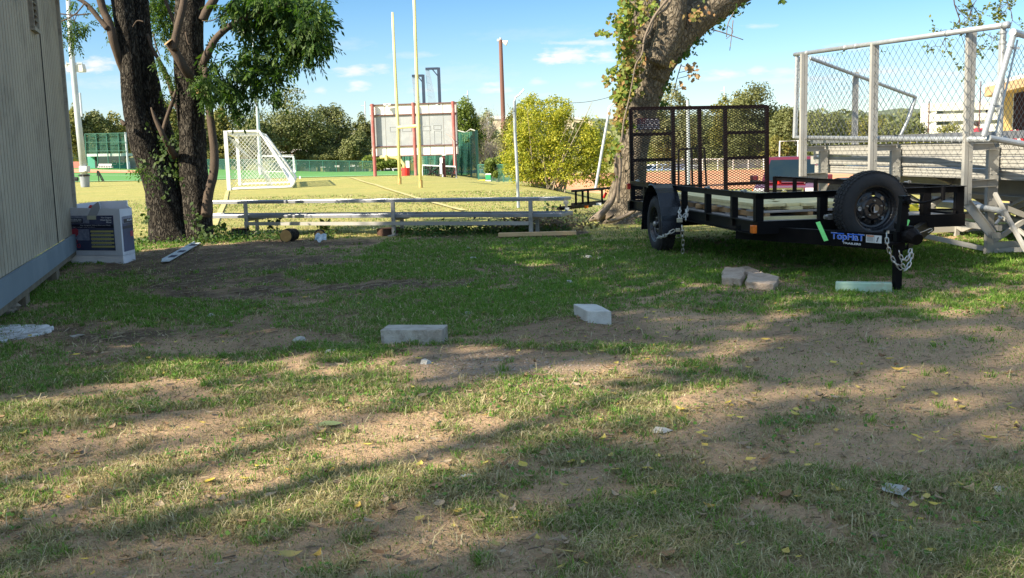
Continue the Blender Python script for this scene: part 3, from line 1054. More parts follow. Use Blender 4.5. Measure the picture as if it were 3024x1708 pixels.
def build_hills():
    r = np.random.default_rng(2)
    xs = np.linspace(-1800, 1800, 260); ys = np.linspace(700, 2200, 40)
    X, Y = np.meshgrid(xs, ys)
    prof = np.interp(X / Y, [-1, -.5, -.2, 0, .05, .15, .25, .35, .6, 1], [30, 28, 26, 36, 46, 47, 44, 46, 48, 40]) + (fbm(X, Y, .006, 4, 4) - .5) * 22
    Z = -8 + prof * .90 * ss((Y - 700) / 700) * (Y / 1400) + (fbm(X, Y, .05, 8, 3) - .5) * 8
    idx = np.arange(X.size).reshape(X.shape)
    Fc = np.stack([idx[:-1, :-1], idx[:-1, 1:], idx[1:, 1:], idx[1:, :-1]], -1).reshape(-1, 4)
    o = npmesh('hills', np.stack([X, Y, Z], -1).reshape(-1, 3), Fc, M_HILL, smooth=True)
    tag(o, 'low wooded hills along the horizon', 'hills', kind='structure')


build_hills()
M_FAR_A = LEAF('distant_canopy', [(.10, .125, .05), (.14, .155, .065), (.17, .18, .07), (.11, .13, .055)], trans=.15)


def build_far_woods():
    r = np.random.default_rng(21)
    n = 34000
    k = 420
    cy = r.uniform(210, 640, k); cx = r.uniform(-.62, .62, k) * cy
    cx = np.where((cx / cy > -.12) & (cx / cy < .06) & (r.uniform(0, 1, k) < .3), cx + 120, cx)
    R = r.uniform(5, 9, k)
    tz = np.interp(cx / cy, [-.6, -.2, 0, .05, .2, .35, .6], [.040, .036, .034, .035, .036, .036, .040]) * cy * r.uniform(.45, 1.0, k) * np.interp(cy, [210, 640], [.62, 1])
    li = r.integers(0, k, n)
    e = r.normal(0, 1, (n, 3)); e /= np.linalg.norm(e, axis=1, keepdims=True); e[:, 2] = np.abs(e[:, 2]) * np.where(r.uniform(0, 1, n) < .8, 1, -.6)
    q = r.uniform(.75, 1.05, n)
    C = np.stack([cx[li], cy[li], tz[li] + 1.3 - R[li] * .75], -1) + e * (R[li] * q)[:, None] * np.array([1, 1, .75])
    V, Fc = leaf_quads(C, e, 2.1, r, .8, spread=.5)
    o = npmesh('far_woods', V, Fc, M_FAR_A)
    tag(o, 'far belt of mixed green woods behind the fields', 'woods', kind='stuff')


build_far_woods()

OAK = LEAF('live_oak_leaf', [(.095, .11, .036), (.125, .14, .045), (.16, .17, .06), (.11, .125, .04), (.185, .19, .07)], trans=.15)
OLIVE = LEAF('olive_leaf', [(.12, .13, .035), (.19, .185, .045), (.25, .22, .055), (.14, .15, .04)], trans=.25)
BRIGHT = LEAF('fresh_green_leaf', [(.10, .15, .025), (.16, .21, .035), (.20, .24, .05), (.09, .12, .03)], trans=.3)
PALE = LEAF('pale_leaf', [(.20, .21, .10), (.28, .28, .14), (.16, .17, .07), (.33, .31, .17)], trans=.3)
BK_FAR = MAT('far_bark', (.16, .13, .10), (.09, .075, .06), scale=3, rough=.95)


def bg_tree(px, ytop, ybase, rpx, Y, mat, label, seed, n=5200, base_extra=0, cat='tree', trunk=True, lr=.30, flat=.55, leaf=None, bare=False, lobes=34, name='tree', group='trees along the far side of the fields', crown_low=.05):
    r = np.random.default_rng(seed); rr = random.Random(seed)
    top = P(px, ytop, Y); b = P(px, ybase, Y)
    k = Y / F_PX
    zb = min(b.z, 99) - base_extra
    root = thing(name, label, cat, (b.x, Y, zb), group)
    H = top.z - zb; Rx = rpx * k
    lowz = zb + H * crown_low
    cz = (lowz + top.z) / 2; Rz = (top.z - lowz) / 2 * 1.02
    if not bare:
        C, e = crown_points((b.x, Y, cz), (Rx * 1.12, Rx * .85, Rz * 1.30), n, r, lobes, lr, flat)
        V, Fc = leaf_quads(C, e, leaf or max(.14, .0021 * Y), r, .75, spread=.7)
        npmesh('crown', V, Fc, mat, parent=root)
    mb = MB()
    tr = max(.12, Rx * .07)
    if bare:
        def grow(p, d, L, rad, dep):
            q = p + d * L
            mb.tube([p, (p + q) / 2 + Vector((rr.uniform(-1, 1), rr.uniform(-1, 1), 0)) * L * .06, q], [rad, rad * .8, rad * .6], 4, cap=False)
            if dep == 0: return
            for _ in range(rr.randint(2, 4)):
                nd = (d + Vector((rr.uniform(-1, 1), rr.uniform(-1, 1), rr.uniform(-.2, .6))) * .75).normalized()
                grow(q if rr.random() < .6 else p + (q - p) * rr.uniform(.5, .95), nd, L * rr.uniform(.6, .85), rad * .55, dep - 1)
        for _ in range(4):
            grow(Vector((b.x + rr.uniform(-.3, .3) * Rx, Y, zb)), Vector((rr.uniform(-.3, .3), rr.uniform(-.3, .3), 1)).normalized(), H * .30, H * .011, 5)
        mk('branches', mb, mat, parent=root)
        return root
    base = Vector((b.x, Y, zb - .3))
    fork = Vector((b.x + rr.uniform(-.1, .1) * Rx, Y, zb + H * .26))
    mb.tube([base, (base + fork) / 2 + Vector((rr.uniform(-.05, .05) * Rx, 0, 0)), fork], [tr * 1.25, tr, tr * .85], 8)
    for i in range(7):
        a = rr.uniform(0, 6.28); q = Vector((b.x + math.cos(a) * Rx * .6, Y + math.sin(a) * Rx * .5, cz + rr.uniform(-.1, .5) * Rz))
        mb.tube([fork, (fork + q) / 2 + Vector((0, 0, rr.uniform(0, .15) * Rz)), q], [tr * .55, tr * .35, tr * .12], 6, cap=False)
    mk('trunk', mb, BK_FAR, parent=root)
    return root


BG = [
    (215, 322, 500, 40, 138, OLIVE, 'olive brown tree squeezed between the shed wall and the tall light pole'),
    (292, 338, 502, 60, 140, OAK, 'dark rounded tree behind the green netted backstop'),
    (350, 348, 502, 55, 142, OLIVE, 'yellow green tree touching the left trunk of the near tree'),
    (470, 352, 505, 55, 142, OAK, 'dark green tree mostly hidden behind the near tree trunks'),
    (505, 300, 505, 34, 136, OLIVE, 'yellowish tree showing between the two near trunks'),
    (658, 338, 508, 42, 140, OLIVE, 'light green tree just right of the near tree, above the goal post'),
    (720, 345, 508, 55, 145, OAK, 'grey green tree above the white goal'),
    (862, 286, 508, 112, 138, OAK, 'largest dark live oak, its wide dome above the white goals'),
    (768, 352, 508, 45, 133, OAK, 'low dark oak at the left foot of the largest live oak'),
    (985, 326, 508, 66, 142, OAK, 'dark oak between the largest live oak and the scoreboard'),
    (1050, 398, 508, 42, 136, OAK, 'low dark tree beside the cream hillside building'),
    (1085, 350, 508, 45, 150, OAK, 'green tree peeping out left of the scoreboard'),
    (1130, 452, 512, 55, 134, BRIGHT, 'green bushy tree under the scoreboard panel'),
    (1372, 312, 520, 52, 96, BRIGHT, 'bright green tree right behind the scoreboard edge'),
    (1430, 352, 525, 50, 112, PALE, 'pale greyish tree between the scoreboard and the yellow bush'),
    (1470, 470, 532, 34, 70, BRIGHT, 'low yellow green sapling beside the green cooler'),
    (1985, 283, 520, 62, 60, PALE, 'feathery pale tree rising behind the black trailer gate'),
    (2150, 292, 510, 60, 112, OLIVE, 'light olive tree behind the middle of the trailer gate'),
    (2240, 275, 510, 85, 108, OAK, 'big spreading oak behind the right half of the trailer gate'),
    (2320, 330, 512, 60, 104, OAK, 'dark oak just left of the first bleacher post'),
    (2070, 380, 508, 80, 118, OAK, 'dark tree low behind the centre of the trailer gate'),
    (2290, 420, 515, 40, 98, OLIVE, 'low yellow green bush above the maroon truck'),
    (2430, 335, 520, 80, 150, OAK, 'dark green tree behind the left bay of the bleacher fence'),
    (2560, 345, 520, 90, 160, OLIVE, 'olive tree behind the middle bay of the bleacher fence'),
    (2660, 352, 520, 70, 140, OAK, 'green tree left of the white parking building'),
    (2790, 385, 520, 110, 130, OLIVE, 'tree belt tree in front of the white parking building'),
    (1530, 330, 540, 60, 90, OLIVE, 'green tree half hidden behind the yellow bush'),
    (600, 400, 508, 60, 137, OAK, 'low dark tree right behind the near tree, left of the goal'),
    (700, 420, 508, 70, 137, OLIVE, 'low light green tree seen through the goal net'),
    (940, 430, 508, 60, 138, OAK, 'low dark tree under the oak right of the largest live oak'),
    (1010, 420, 508, 60, 139, OAK, 'low dark tree left of the cream building by the scoreboard'),
    (1350, 400, 520, 46, 98, OAK, 'dark tree low behind the batting net'),
    (2000, 400, 512, 70, 120, OLIVE, 'low olive tree behind the left third of the trailer gate'),
    (2180, 400, 512, 80, 112, OAK, 'low dark tree behind the right third of the trailer gate'),
]
for i, (px, yt, yb, rp, Y, mt, lab) in enumerate(BG):
    bg_tree(px, yt, yb, rp * 1.14, Y, mt, lab, 100 + i, n=int(min(16000, 4500 + rp * 95)), name='oak_tree' if mt is OAK else 'tree')
bg_tree(1428, 300, 520, 60, 100, MAT('bare_twig', (.36, .31, .27), (.25, .21, .18), scale=4), 'leafless grey tree between the scoreboard and the yellow bush', 77, bare=True, name='bare_tree')
bg_tree(1445, 395, 528, 48, 80, MAT('bare_shrub_twig', (.30, .26, .22), (.20, .17, .14), scale=4), 'tangled leafless brush beside the green batting net', 78, bare=True, name='bare_shrub', cat='shrub')

# ================================================================== YELLOW BUSH
YEL = LEAF('yellow_green_leaf', [(.14, .18, .025), (.30, .31, .035), (.46, .42, .045), (.24, .27, .03), (.55, .46, .05)], trans=.35)


def build_bush():
    r = np.random.default_rng(61)
    base = P(1625, 575, 38); k = 38 / F_PX
    root = thing('yellow_bush', 'big yellow green leafy bush at the edge of the mown field', 'bush', (base.x, 38, base.z))
    Vs = []; Fs = []; o = 0
    for (px, py, rx, ry, n) in [(1600, 400, 105, 120, 6500), (1560, 470, 100, 100, 5500), (1690, 455, 105, 100, 5500), (1575, 330, 55, 60, 1800), (1650, 345, 60, 70, 2200), (1640, 520, 110, 60, 4200), (1750, 490, 60, 80, 2200), (1520, 500, 50, 60, 1500), (1740, 380, 50, 50, 800), (1765, 440, 55, 60, 1600), (1785, 520, 50, 60, 1300), (1530, 400, 60, 70, 1500)]:
        c = P(px, py, 38)
        C, e = crown_points(c, (rx * k, rx * k * .9, ry * k), n, r, 26, .33, .8)
        V, Fc = leaf_quads(C, e, .085, r, .6, droop=.6)
        Vs.append(V); Fs.append(Fc + o); o += len(V)
    npmesh('foliage', np.concatenate(Vs), np.concatenate(Fs), YEL, parent=root)
    mb = MB(); rr = random.Random(4)
    for i in range(46):
        a = rr.uniform(-1, 1); b0 = Vector((base.x + rr.uniform(-.5, .5), 38 + rr.uniform(-.5, .5), base.z - .1))
        q = P(1625 + a * 130, rr.uniform(290, 480), 38 + rr.uniform(-1.2, 1.2))
        mid = (b0 + q) / 2 + Vector((rr.uniform(-.3, .3), 0, -.2))
        mb.tube([b0, mid, q], [.03, .02, .006], 5, cap=False)
    mk('stems', mb, MAT('bush_stem', (.34, .28, .20), (.22, .18, .13), scale=8), parent=root)


build_bush()

# ================================================================== SHED AT THE LEFT
M_SIDING = MAT('tan_painted_siding', (.45, .385, .285), (.37, .315, .235), scale=1.4, rough=.8, stretch=(1, 1, .35), dirt=(.15, .125, .09), dscale=1.1, damt=.45, bump=.3, bscale=40)
M_TRIM = MAT('weathered_trim', (.42, .385, .31), (.30, .26, .20), scale=5, rough=.85, stretch=(1, 1, .2), dirt=(.12, .09, .07), dscale=4, damt=.7)
M_SKIRT = MAT('blue_grey_skirt_board', (.17, .215, .25), (.135, .175, .21), scale=2, rough=.7, dirt=(.25, .29, .31), dscale=.8, damt=.5)
M_RAWWOOD = MAT('old_raw_wood', (.20, .165, .115), (.11, .09, .065), scale=7, rough=.9, stretch=(1, 1, .2), bump=.5)
M_DARK = MAT('dark_gap', (.02, .018, .016), rough=.9)


def build_shed():
    A = Vector((-5.80, 13.55, 0)); d = Vector((.292, -.956, 0)).normalized()
    L = 7.3; nrm = Vector((-d.y, d.x, 0))   # pointing right / towards the yard
    if nrm.x < 0: nrm = -nrm
    z0 = .38; z1 = 3.55
    root = thing('portable_shed', 'tan grooved plywood building on wooden piers with a blue grey skirt board', 'building', A)
    Wd = 3.4
    # the wall facing the yard: sheets with grooves
    mb = MB(); g = .16; s = 0.0
    while s < L - 1e-6:
        e = min(s + g - .024, L)
        p = A + d * s; q = A + d * e
        mb.hexa([p - nrm * .03 + Vector((0, 0, z0)), q - nrm * .03 + Vector((0, 0, z0)), q + Vector((0, 0, z0)), p + Vector((0, 0, z0)),
                 p - nrm * .03 + Vector((0, 0, z1)), q - nrm * .03 + Vector((0, 0, z1)), q + Vector((0, 0, z1)), p + Vector((0, 0, z1))])
        s += g
    mb.hexa([A - nrm * .05 + Vector((0, 0, z0)), A + d * L - nrm * .05 + Vector((0, 0, z0)), A + d * L - nrm * .02 + Vector((0, 0, z0)), A - nrm * .02 + Vector((0, 0, z0)),
             A - nrm * .05 + Vector((0, 0, z1)), A + d * L - nrm * .05 + Vector((0, 0, z1)), A + d * L - nrm * .02 + Vector((0, 0, z1)), A - nrm * .02 + Vector((0, 0, z1))])
    # far end wall and near end wall and back
    for (p, q) in ((A - nrm * .05, A - nrm * Wd), (A + d * L - nrm * .05, A + d * L - nrm * Wd), (A - nrm * Wd, A + d * L - nrm * Wd)):
        mb.beam(p + Vector((0, 0, (z0 + z1) / 2)), q + Vector((0, 0, (z0 + z1) / 2)), .05, z1 - z0)
    mk('wall', mb, M_SIDING, parent=root)
    # dark joint between two plywood sheets
    mb = MB(); p = A + d * 1.83 + nrm * .003
    mb.beam(p + Vector((0, 0, z0)), p + Vector((0, 0, z1)), .012, .012, up=d)
    mk('sheet_joint', mb, M_DARK, parent=root)
    mb = MB()
    c = A + nrm * .02 - d * .02
    mb.beam(c + Vector((0, 0, z0 - .02)), c + Vector((0, 0, z1)), .11, .04, up=nrm)
    mb.beam(c - nrm * .05 - d * .03 + Vector((0, 0, z0 - .02)), c - nrm * .05 - d * .03 + Vector((0, 0, z1)), .04, .10, up=nrm)
    mk('corner_trim', mb, M_TRIM, parent=root)
    mb = MB()
    mb.beam(A + nrm * .025 + Vector((0, 0, .275)) - d * .05, A + d * L + nrm * .025 + Vector((0, 0, .275)), .035, .21)
    mk('skirt_board', mb, M_SKIRT, parent=root)
    mb = MB()
    mb.beam(A + Vector((0, 0, .145)), A + d * L + Vector((0, 0, .145)), .06, .07)
    mb.beam(A - nrm * 1.2 + Vector((0, 0, .30)), A + d * L - nrm * 1.2 + Vector((0, 0, .30)), .12, .24)
    mk('floor_beam', mb, M_RAWWOOD, parent=root)
    for s in (.12, 2.2, 4.4, 6.6):
        mb = MB(); p = A + d * s - nrm * .10
        mb.box(p + Vector((0, 0, .04)), (.24, .24, .18), d, nrm)
        mk('pier', mb, M_RAWWOOD, parent=root)
    for s in (.3, 2.2, 4.4):
        mb = MB(); p = A + d * s - nrm * 1.4
        mb.box(p + Vector((0, 0, .08)), (.3, .3, .24), d, nrm)
        mk('pier', mb, M_RAWWOOD, parent=root)
    # roof with eaves
    mb = MB()
    a = A - d * .15 + nrm * .22; b = A + d * (L + .15) + nrm * .22; c = b - nrm * (Wd + .44); e = a - nrm * (Wd + .44)
    up = Vector((0, 0, z1)); r2 = Vector((0, 0, .35))
    mid1 = (a + e) / 2; mid2 = (b + c) / 2
    mb.hexa([a + up, b + up, mid2 + up + r2, mid1 + up + r2, a + up + Vector((0, 0, .06)), b + up + Vector((0, 0, .06)), mid2 + up + r2 + Vector((0, 0, .06)), mid1 + up + r2 + Vector((0, 0, .06))])
    mb.hexa([e + up, mid1 + up + r2, mid2 + up + r2, c + up, e + up + Vector((0, 0, .06)), mid1 + up + r2 + Vector((0, 0, .06)), mid2 + up + r2 + Vector((0, 0, .06)), c + up + Vector((0, 0, .06))])
    mk('roof', mb, MAT('grey_shingle', (.18, .17, .16), (.12, .115, .11), scale=20, rough=.95), parent=root)
    # louvred vent
    mb = MB()
    vd = 2.32; w = .36
    zb, zt = 2.74, 3.34
    for s in (vd - w / 2, vd + w / 2):
        mb.beam(A + d * s + nrm * .02 + Vector((0, 0, zb)), A + d * s + nrm * .02 + Vector((0, 0, zt)), .04, .05, up=nrm)
    for z in (zb, zt):
        mb.beam(A + d * (vd - w / 2 - .02) + nrm * .024 + Vector((0, 0, z)), A + d * (vd + w / 2 + .02) + nrm * .024 + Vector((0, 0, z)), .05, .04)
    fr = mk('vent', mb, M_TRIM, parent=root)
    mb = MB()
    mb.beam(A + d * (vd - w / 2 + .02) + nrm * .006 + Vector((0, 0, (zb + zt) / 2)), A + d * (vd + w / 2 - .02) + nrm * .006 + Vector((0, 0, (zb + zt) / 2)), .004, zt - zb - .02)
    mk('vent_opening', mb, M_DARK, parent=fr)
    mb = MB()
    for i in range(9):
        z = zb + .05 + i * .062
        mb.box(A + d * vd + nrm * .022 + Vector((0, 0, z)), (w - .04, .045, .006), d, (nrm + Vector((0, 0, -.8))).normalized(), (Vector((0, 0, 1)) + nrm * .8).normalized())
    mk('louvre', mb, M_TRIM, parent=fr)


build_shed()

# ================================================================== LEFT TREE
BARK_L = BARK('furrowed_grey_bark', (.050, .042, .033), (.11, .098, .080), (.012, .010, .009), scale=26, zs=.28)
BARK_S = MAT('smooth_reddish_bark', (.105, .075, .052), (.065, .046, .034), scale=9, rough=.85, stretch=(1, 1, .4), bump=.4)
BARK_R = BARK('rough_pale_bark', (.15, .122, .088), (.25, .21, .155), (.105, .085, .062), scale=17, zs=.5, bump=.8, dist=.025)
ASH = LEAF('ash_leaf', [(.035, .075, .018), (.055, .105, .022), (.085, .145, .025), (.045, .085, .02), (.12, .18, .03)], trans=.4)
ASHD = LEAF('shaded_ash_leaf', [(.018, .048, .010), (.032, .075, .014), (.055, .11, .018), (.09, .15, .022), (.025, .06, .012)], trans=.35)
VINE = LEAF('vine_leaf', [(.06, .12, .02), (.14, .21, .03), (.28, .30, .04), (.09, .15, .025), (.30, .16, .06), (.20, .25, .035)], trans=.35)
VINE2 = LEAF('rusty_vine_leaf', [(.32, .13, .06), (.25, .19, .05), (.12, .14, .03), (.38, .20, .10), (.10, .12, .03)], trans=.3)
CUTWOOD = MAT('fresh_cut_wood', (.66, .47, .26), (.55, .33, .15), scale=12, rough=.7)


def pxtube(mb, pts, Y, n=16, bump=.10, bs=5.0, cap=True, dY=None, steps=4):
    """limb through picture points (px, py, radius in px), smoothed; all at about depth Y"""
    W = []; Rr = []
    for i, p in enumerate(pts):
        yy = Y + (p[3] if len(p) > 3 else 0)
        W.append(P(p[0], p[1], yy)); Rr.append(p[2] * yy / F_PX)
    # Catmull-Rom
    outp = []; outr = []
    for i in range(len(W) - 1):
        p0 = W[max(i - 1, 0)]; p1 = W[i]; p2 = W[i + 1]; p3 = W[min(i + 2, len(W) - 1)]
        for k in range(steps):
            t = k / steps
            outp.append(.5 * ((2 * p1) + (p2 - p0) * t + (2 * p0 - 5 * p1 + 4 * p2 - p3) * t * t + (3 * p1 - p0 - 3 * p2 + p3) * t ** 3))
            outr.append(Rr[i] + (Rr[i + 1] - Rr[i]) * t)
    outp.append(W[-1]); outr.append(Rr[-1])
    mb.tube(outp, outr, n, cap=cap, bump=bump, bs=bs)
    return outp


def pinnate(C, N, r, nleaf=9, size=.05, droop=1.2, length=.22):
    """compound leaves: a row of leaflets along a drooping stalk at each place"""
    n = len(C)
    d = r.normal(0, 1, (n, 3)) + N * .8; d[:, 2] -= droop; d /= np.linalg.norm(d, axis=1, keepdims=True)
    side = np.cross(d, r.normal(0, 1, (n, 3))); side /= np.linalg.norm(side, axis=1, keepdims=True) + 1e-9
    Vs = []
    for k in range(nleaf):
        t = (k // 2 + .6) / (nleaf / 2) if k < nleaf - 1 else 1.1
        sgn = 1 if k % 2 else -1
        if k == nleaf - 1: sgn = 0
        base = C + d * (t * length)[:, None] if isinstance(length, np.ndarray) else C + d * t * length
        dirv = side * sgn * .8 + d * .75; dirv[:, 2] -= .35; dirv /= np.linalg.norm(dirv, axis=1, keepdims=True)
        w = np.cross(dirv, np.cross(side, d) + r.normal(0, .35, (n, 3))); w /= np.linalg.norm(w, axis=1, keepdims=True) + 1e-9
        s = (size * r.uniform(.75, 1.2, n))[:, None]
        V = np.empty((n, 4, 3))
        V[:, 0] = base; V[:, 1] = base + dirv * s * .5 + w * s * .19; V[:, 2] = base + dirv * s; V[:, 3] = base + dirv * s * .5 - w * s * .19
        Vs.append(V)
    V = np.concatenate(Vs, 0).reshape(-1, 3)
    return V, np.arange(len(V)).reshape(-1, 4)


def blob_leaves(blobs, Yd, r, n_scale=1.0, **kw):
    Vs = []; Fs = []; o = 0
    for (px, py, rx, ry, n, dy) in blobs:
        Y = Yd + dy; k = Y / F_PX
        c = np.array(P(px, py, Y)); n = int(n * n_scale)
        e = r.normal(0, 1, (n, 3)); e /= np.linalg.norm(e, axis=1, keepdims=True)
        q = r.uniform(0, 1, n) ** .5
        C = c + e * q[:, None] * np.array([rx * k, max(rx, ry) * k * .8, ry * k])
        V, Fc = pinnate(C, e, r, **kw)
        Vs.append(V); Fs.append(Fc + o); o += len(V)
    return np.concatenate(Vs), np.concatenate(Fs)


def build_left_tree():
    Y = 16.3
    b = G(535, 712)
    root = thing('ash_tree', 'dark multi trunk tree with furrowed bark beside the shed, leafy branches hanging right', 'tree', (b.x, b.y, 0))
    mb = MB()
    pxtube(mb, [(515, 745, 86.3), (505, 712, 67.8), (494, 670, 53.4), (485, 620, 46.2), (470, 560, 42.1), (445, 490, 38.0), (415, 410, 33.9), (394, 310, 29.8), (386, 220, 28.8), (376, 110, 28.8), (360, 0, 28.8), (335, -130, 26.7), (300, -300, 22.6), (240, -480, 14.4)], Y, 28, .13, 4.5)
    pxtube(mb, [(530, 690, 41.1), (522, 600, 35.0), (512, 520, 33.9), (494, 440, 30.8), (468, 350, 28.8), (447, 270, 26.7), (433, 190, 24.7), (422, 100, 24.7), (412, 0, 24.7), (405, -160, 20.6), (420, -340, 14.4)], Y + .25, 24, .13, 5)
    pxtube(mb, [(578, 735, 76.1), (580, 700, 53.4), (580, 640, 43.1), (578, 580, 39.1), (570, 500, 37.0), (565, 400, 35.0), (561, 300, 40.1), (560, 200, 42.1), (558, 100, 42.1), (563, 0, 40.1), (575, -140, 35.0), (600, -320, 26.7), (640, -500, 16.4)], Y + .1, 28, .13, 4.5)
    pxtube(mb, [(600, 680, 26.7), (606, 620, 22.6), (606, 570, 16.4), (598, 480, 13.4), (596, 380, 12.3)], Y + .3, 14, .15, 6)
    tr = mk('trunk', mb, BARK_L, parent=root, smooth=True)
    mb = MB()
    pxtube(mb, [(608, 640, 16), (617, 570, 14), (630, 520, 13), (634, 470, 13), (629, 410, 12), (620, 340, 11), (612, 270, 10), (606, 200, 10)], Y - .15, 12, .12, 6)
    pxtube(mb, [(378, 235, 12, .35), (356, 185, 12, .15), (335, 120, 12), (322, 70, 12), (305, 30, 11), (292, -20, 12), (270, -120, 10)], Y - .2, 12, .1, 6)
    pxtube(mb, [(318, 85, 9), (296, 60, 7), (270, 28, 7), (245, 5, 6), (210, -12, 5), (170, -30, 4)], Y - .25, 10, .1, 6)
    pxtube(mb, [(385, 180, 8), (352, 115, 7), (335, 85, 6)], Y + .2, 8, .1)
    pxtube(mb, [(525, 320, 8), (512, 285, 8), (497, 235, 7), (470, 180, 6), (448, 140, 5), (435, 100, 4)], Y + .1, 10, .12, 7)
    pxtube(mb, [(478, 400, 7), (492, 350, 6), (508, 305, 6), (520, 265, 4)], Y - .1, 8, .12, 7)
    pxtube(mb, [(516, 462, 12, .4), (488, 412, 8, .05), (460, 355, 6), (446, 318, 2)], Y - .42, 10, .12, 7)
    pxtube(mb, [(580, 250, 12, .5), (548, 208, 13, .12), (520, 160, 13), (502, 128, 14)], Y - .55, 12, .1, 6)
    pxtube(mb, [(512, 148, 12), (522, 95, 11), (538, 30, 11), (548, -30, 10), (560, -120, 9)], Y - .62, 12, .1, 6)
    pxtube(mb, [(585, 230, 10, .2), (608, 170, 12), (634, 120, 10), (660, 92, 9), (700, 64, 8), (745, 47, 8), (800, 36, 6), (850, 10, 4)], Y - .1, 12, .1, 6)
    pxtube(mb, [(598, 60, 15), (612, 30, 12), (632, 0, 12), (660, -50, 10), (720, -120, 8)], Y, 12, .1, 6)
    pxtube(mb, [(520, 85, 5), (505, 45, 5), (490, 5, 5), (480, -40, 5)], Y + .3, 8, .1)
    for q in ([(262, 42, 2), (215, 45, 2), (168, 40, 2)], [(250, 10, 2), (225, 40, 2), (190, 60, 2), (172, 68, 1.5)], [(215, 48, 1.2), (222, 70, 1.2)], [(232, 30, 1.2), (220, 62, 1.2)], [(597, 62, 1.5), (630, 60, 1.5), (670, 30, 1.5), (690, 0, 1.5)],
              [(452, 100, 2), (462, 140, 2), (472, 165, 1.5)], [(615, 225, 2), (640, 160, 1.5)], [(620, 235, 2), (655, 185, 1.5)], [(548, 95, 2.5), (556, 128, 2.5), (562, 132, 2)], [(357, 357, 5), (370, 370, 8)], [(392, 80, 2), (405, 62, 2), (425, 65, 2)]):
        pxtube(mb, q, Y - .3, 5, 0)
    mk('limb', mb, BARK_S, parent=root, smooth=True)
    mb = MB()
    c = P(588, 265, Y - .75); mb.lathe(c, (.15, -1, -.05), [(0, .066), (.10, .06)], 20); mk('cut_stub', mb, CUTWOOD, parent=root); mb = MB()
    c2 = P(498, 126, Y - .66); mb.lathe(c2, (-.55, -.2, .75), [(0, .075), (.02, .07)], 20)
    mk('cut_stub', mb, CUTWOOD, parent=root)
    # the broken root flare and bark flakes
    r = np.random.default_rng(15)
    right = [(700, 30, 70, 50, 300, 0), (780, 60, 80, 70, 480, .2), (860, 60, 90, 80, 560, 0), (930, 70, 55, 80, 330, -.3), (900, 130, 60, 60, 330, .2), (840, 150, 50, 45, 200, 0), (880, 20, 90, 50, 420, .5),
             (800, 0, 120, 40, 480, 0), (962, 20, 16, 50, 50, 0), (770, 160, 60, 50, 240, .1), (790, 225, 50, 45, 200, 0), (725, 200, 55, 55, 190, 0), (660, 200, 50, 60, 150, -.2), (640, 255, 40, 40, 110, -.2), (700, 260, 55, 35, 150, 0),
             (690, 310, 26, 40, 70, 0), (740, 300, 20, 30, 24, 0), (820, 270, 26, 24, 50, 0), (625, 150, 20, 25, 24, 0), (955, 110, 28, 50, 90, 0), (840, 200, 30, 30, 60, 0)]
    V, Fc = blob_leaves(right, Y, r, .30, nleaf=9, size=.098, length=.22)
    npmesh('foliage', V, Fc, ASHD, parent=root)
    mid = [(480, 30, 40, 50, 150, .9), (500, 75, 30, 45, 90, .8), (485, 110, 24, 30, 44, .8), (470, 5, 45, 30, 110, .9), (350, 20, 28, 22, 34, .6), (338, 60, 12, 30, 18, .5), (335, 95, 14, 20, 12, .5), (300, 25, 20, 20, 14, .8),
           (182, 60, 16, 16, 16, 0), (182, 105, 16, 16, 20, 0), (219, 85, 16, 30, 34, 0), (222, 125, 12, 16, 14, 0), (255, 68, 18, 18, 14, 0), (228, 0, 16, 6, 8, 0), (480, 190, 14, 20, 14, -.1), (505, 220, 12, 26, 14, -.1), (495, 270, 10, 20, 8, -.1), (490, 160, 10, 20, 8, -.1),
           (600, 245, 28, 22, 70, -.9), (612, 285, 22, 26, 46, -.85), (420, 500, 14, 12, 12, -.8), (520, 500, 14, 24, 16, .1), (510, 430, 14, 26, 14, .1), (510, 400, 14, 10, 8, .1)]
    V, Fc = blob_leaves(mid, Y, r, 1.0, nleaf=9, size=.06, length=.18)
    npmesh('foliage', V, Fc, ASH, parent=root)
    # the unseen top of the crown, above the picture
    C, e = crown_points((b.x - .2, 16.4, 7.3), (4.0, 3.6, 2.6), 1500, r, 30, .28, .8)
    V, Fc = leaf_quads(C, e, .22, r, .5)
    npmesh('crown', V, Fc, ASH, parent=root)
    # ivy low on the trunks
    r2 = np.random.default_rng(16)
    C = []
    for (px, py, rx, ry, n) in [(470, 440, 40, 60, 50), (480, 530, 50, 60, 60), (420, 490, 10, 18, 10), (430, 640, 14, 40, 16), (610, 690, 30, 20, 40), (575, 650, 20, 40, 24)]:
        for _ in range(n):
            C.append(P(px + r2.normal() * rx * .6, py + r2.normal() * ry * .6, Y - .62 + r2.normal() * .05))
    C = np.array(C); N = np.tile([0, -1., .3], (len(C), 1))
    V, Fc = leaf_quads(C, N, .075, r2, .7, spread=.5)
    npmesh('ivy', V, Fc, LEAF('dark_ivy_leaf', [(.03, .06, .015), (.05, .09, .02), (.08, .12, .025)]), parent=root)


build_left_tree()


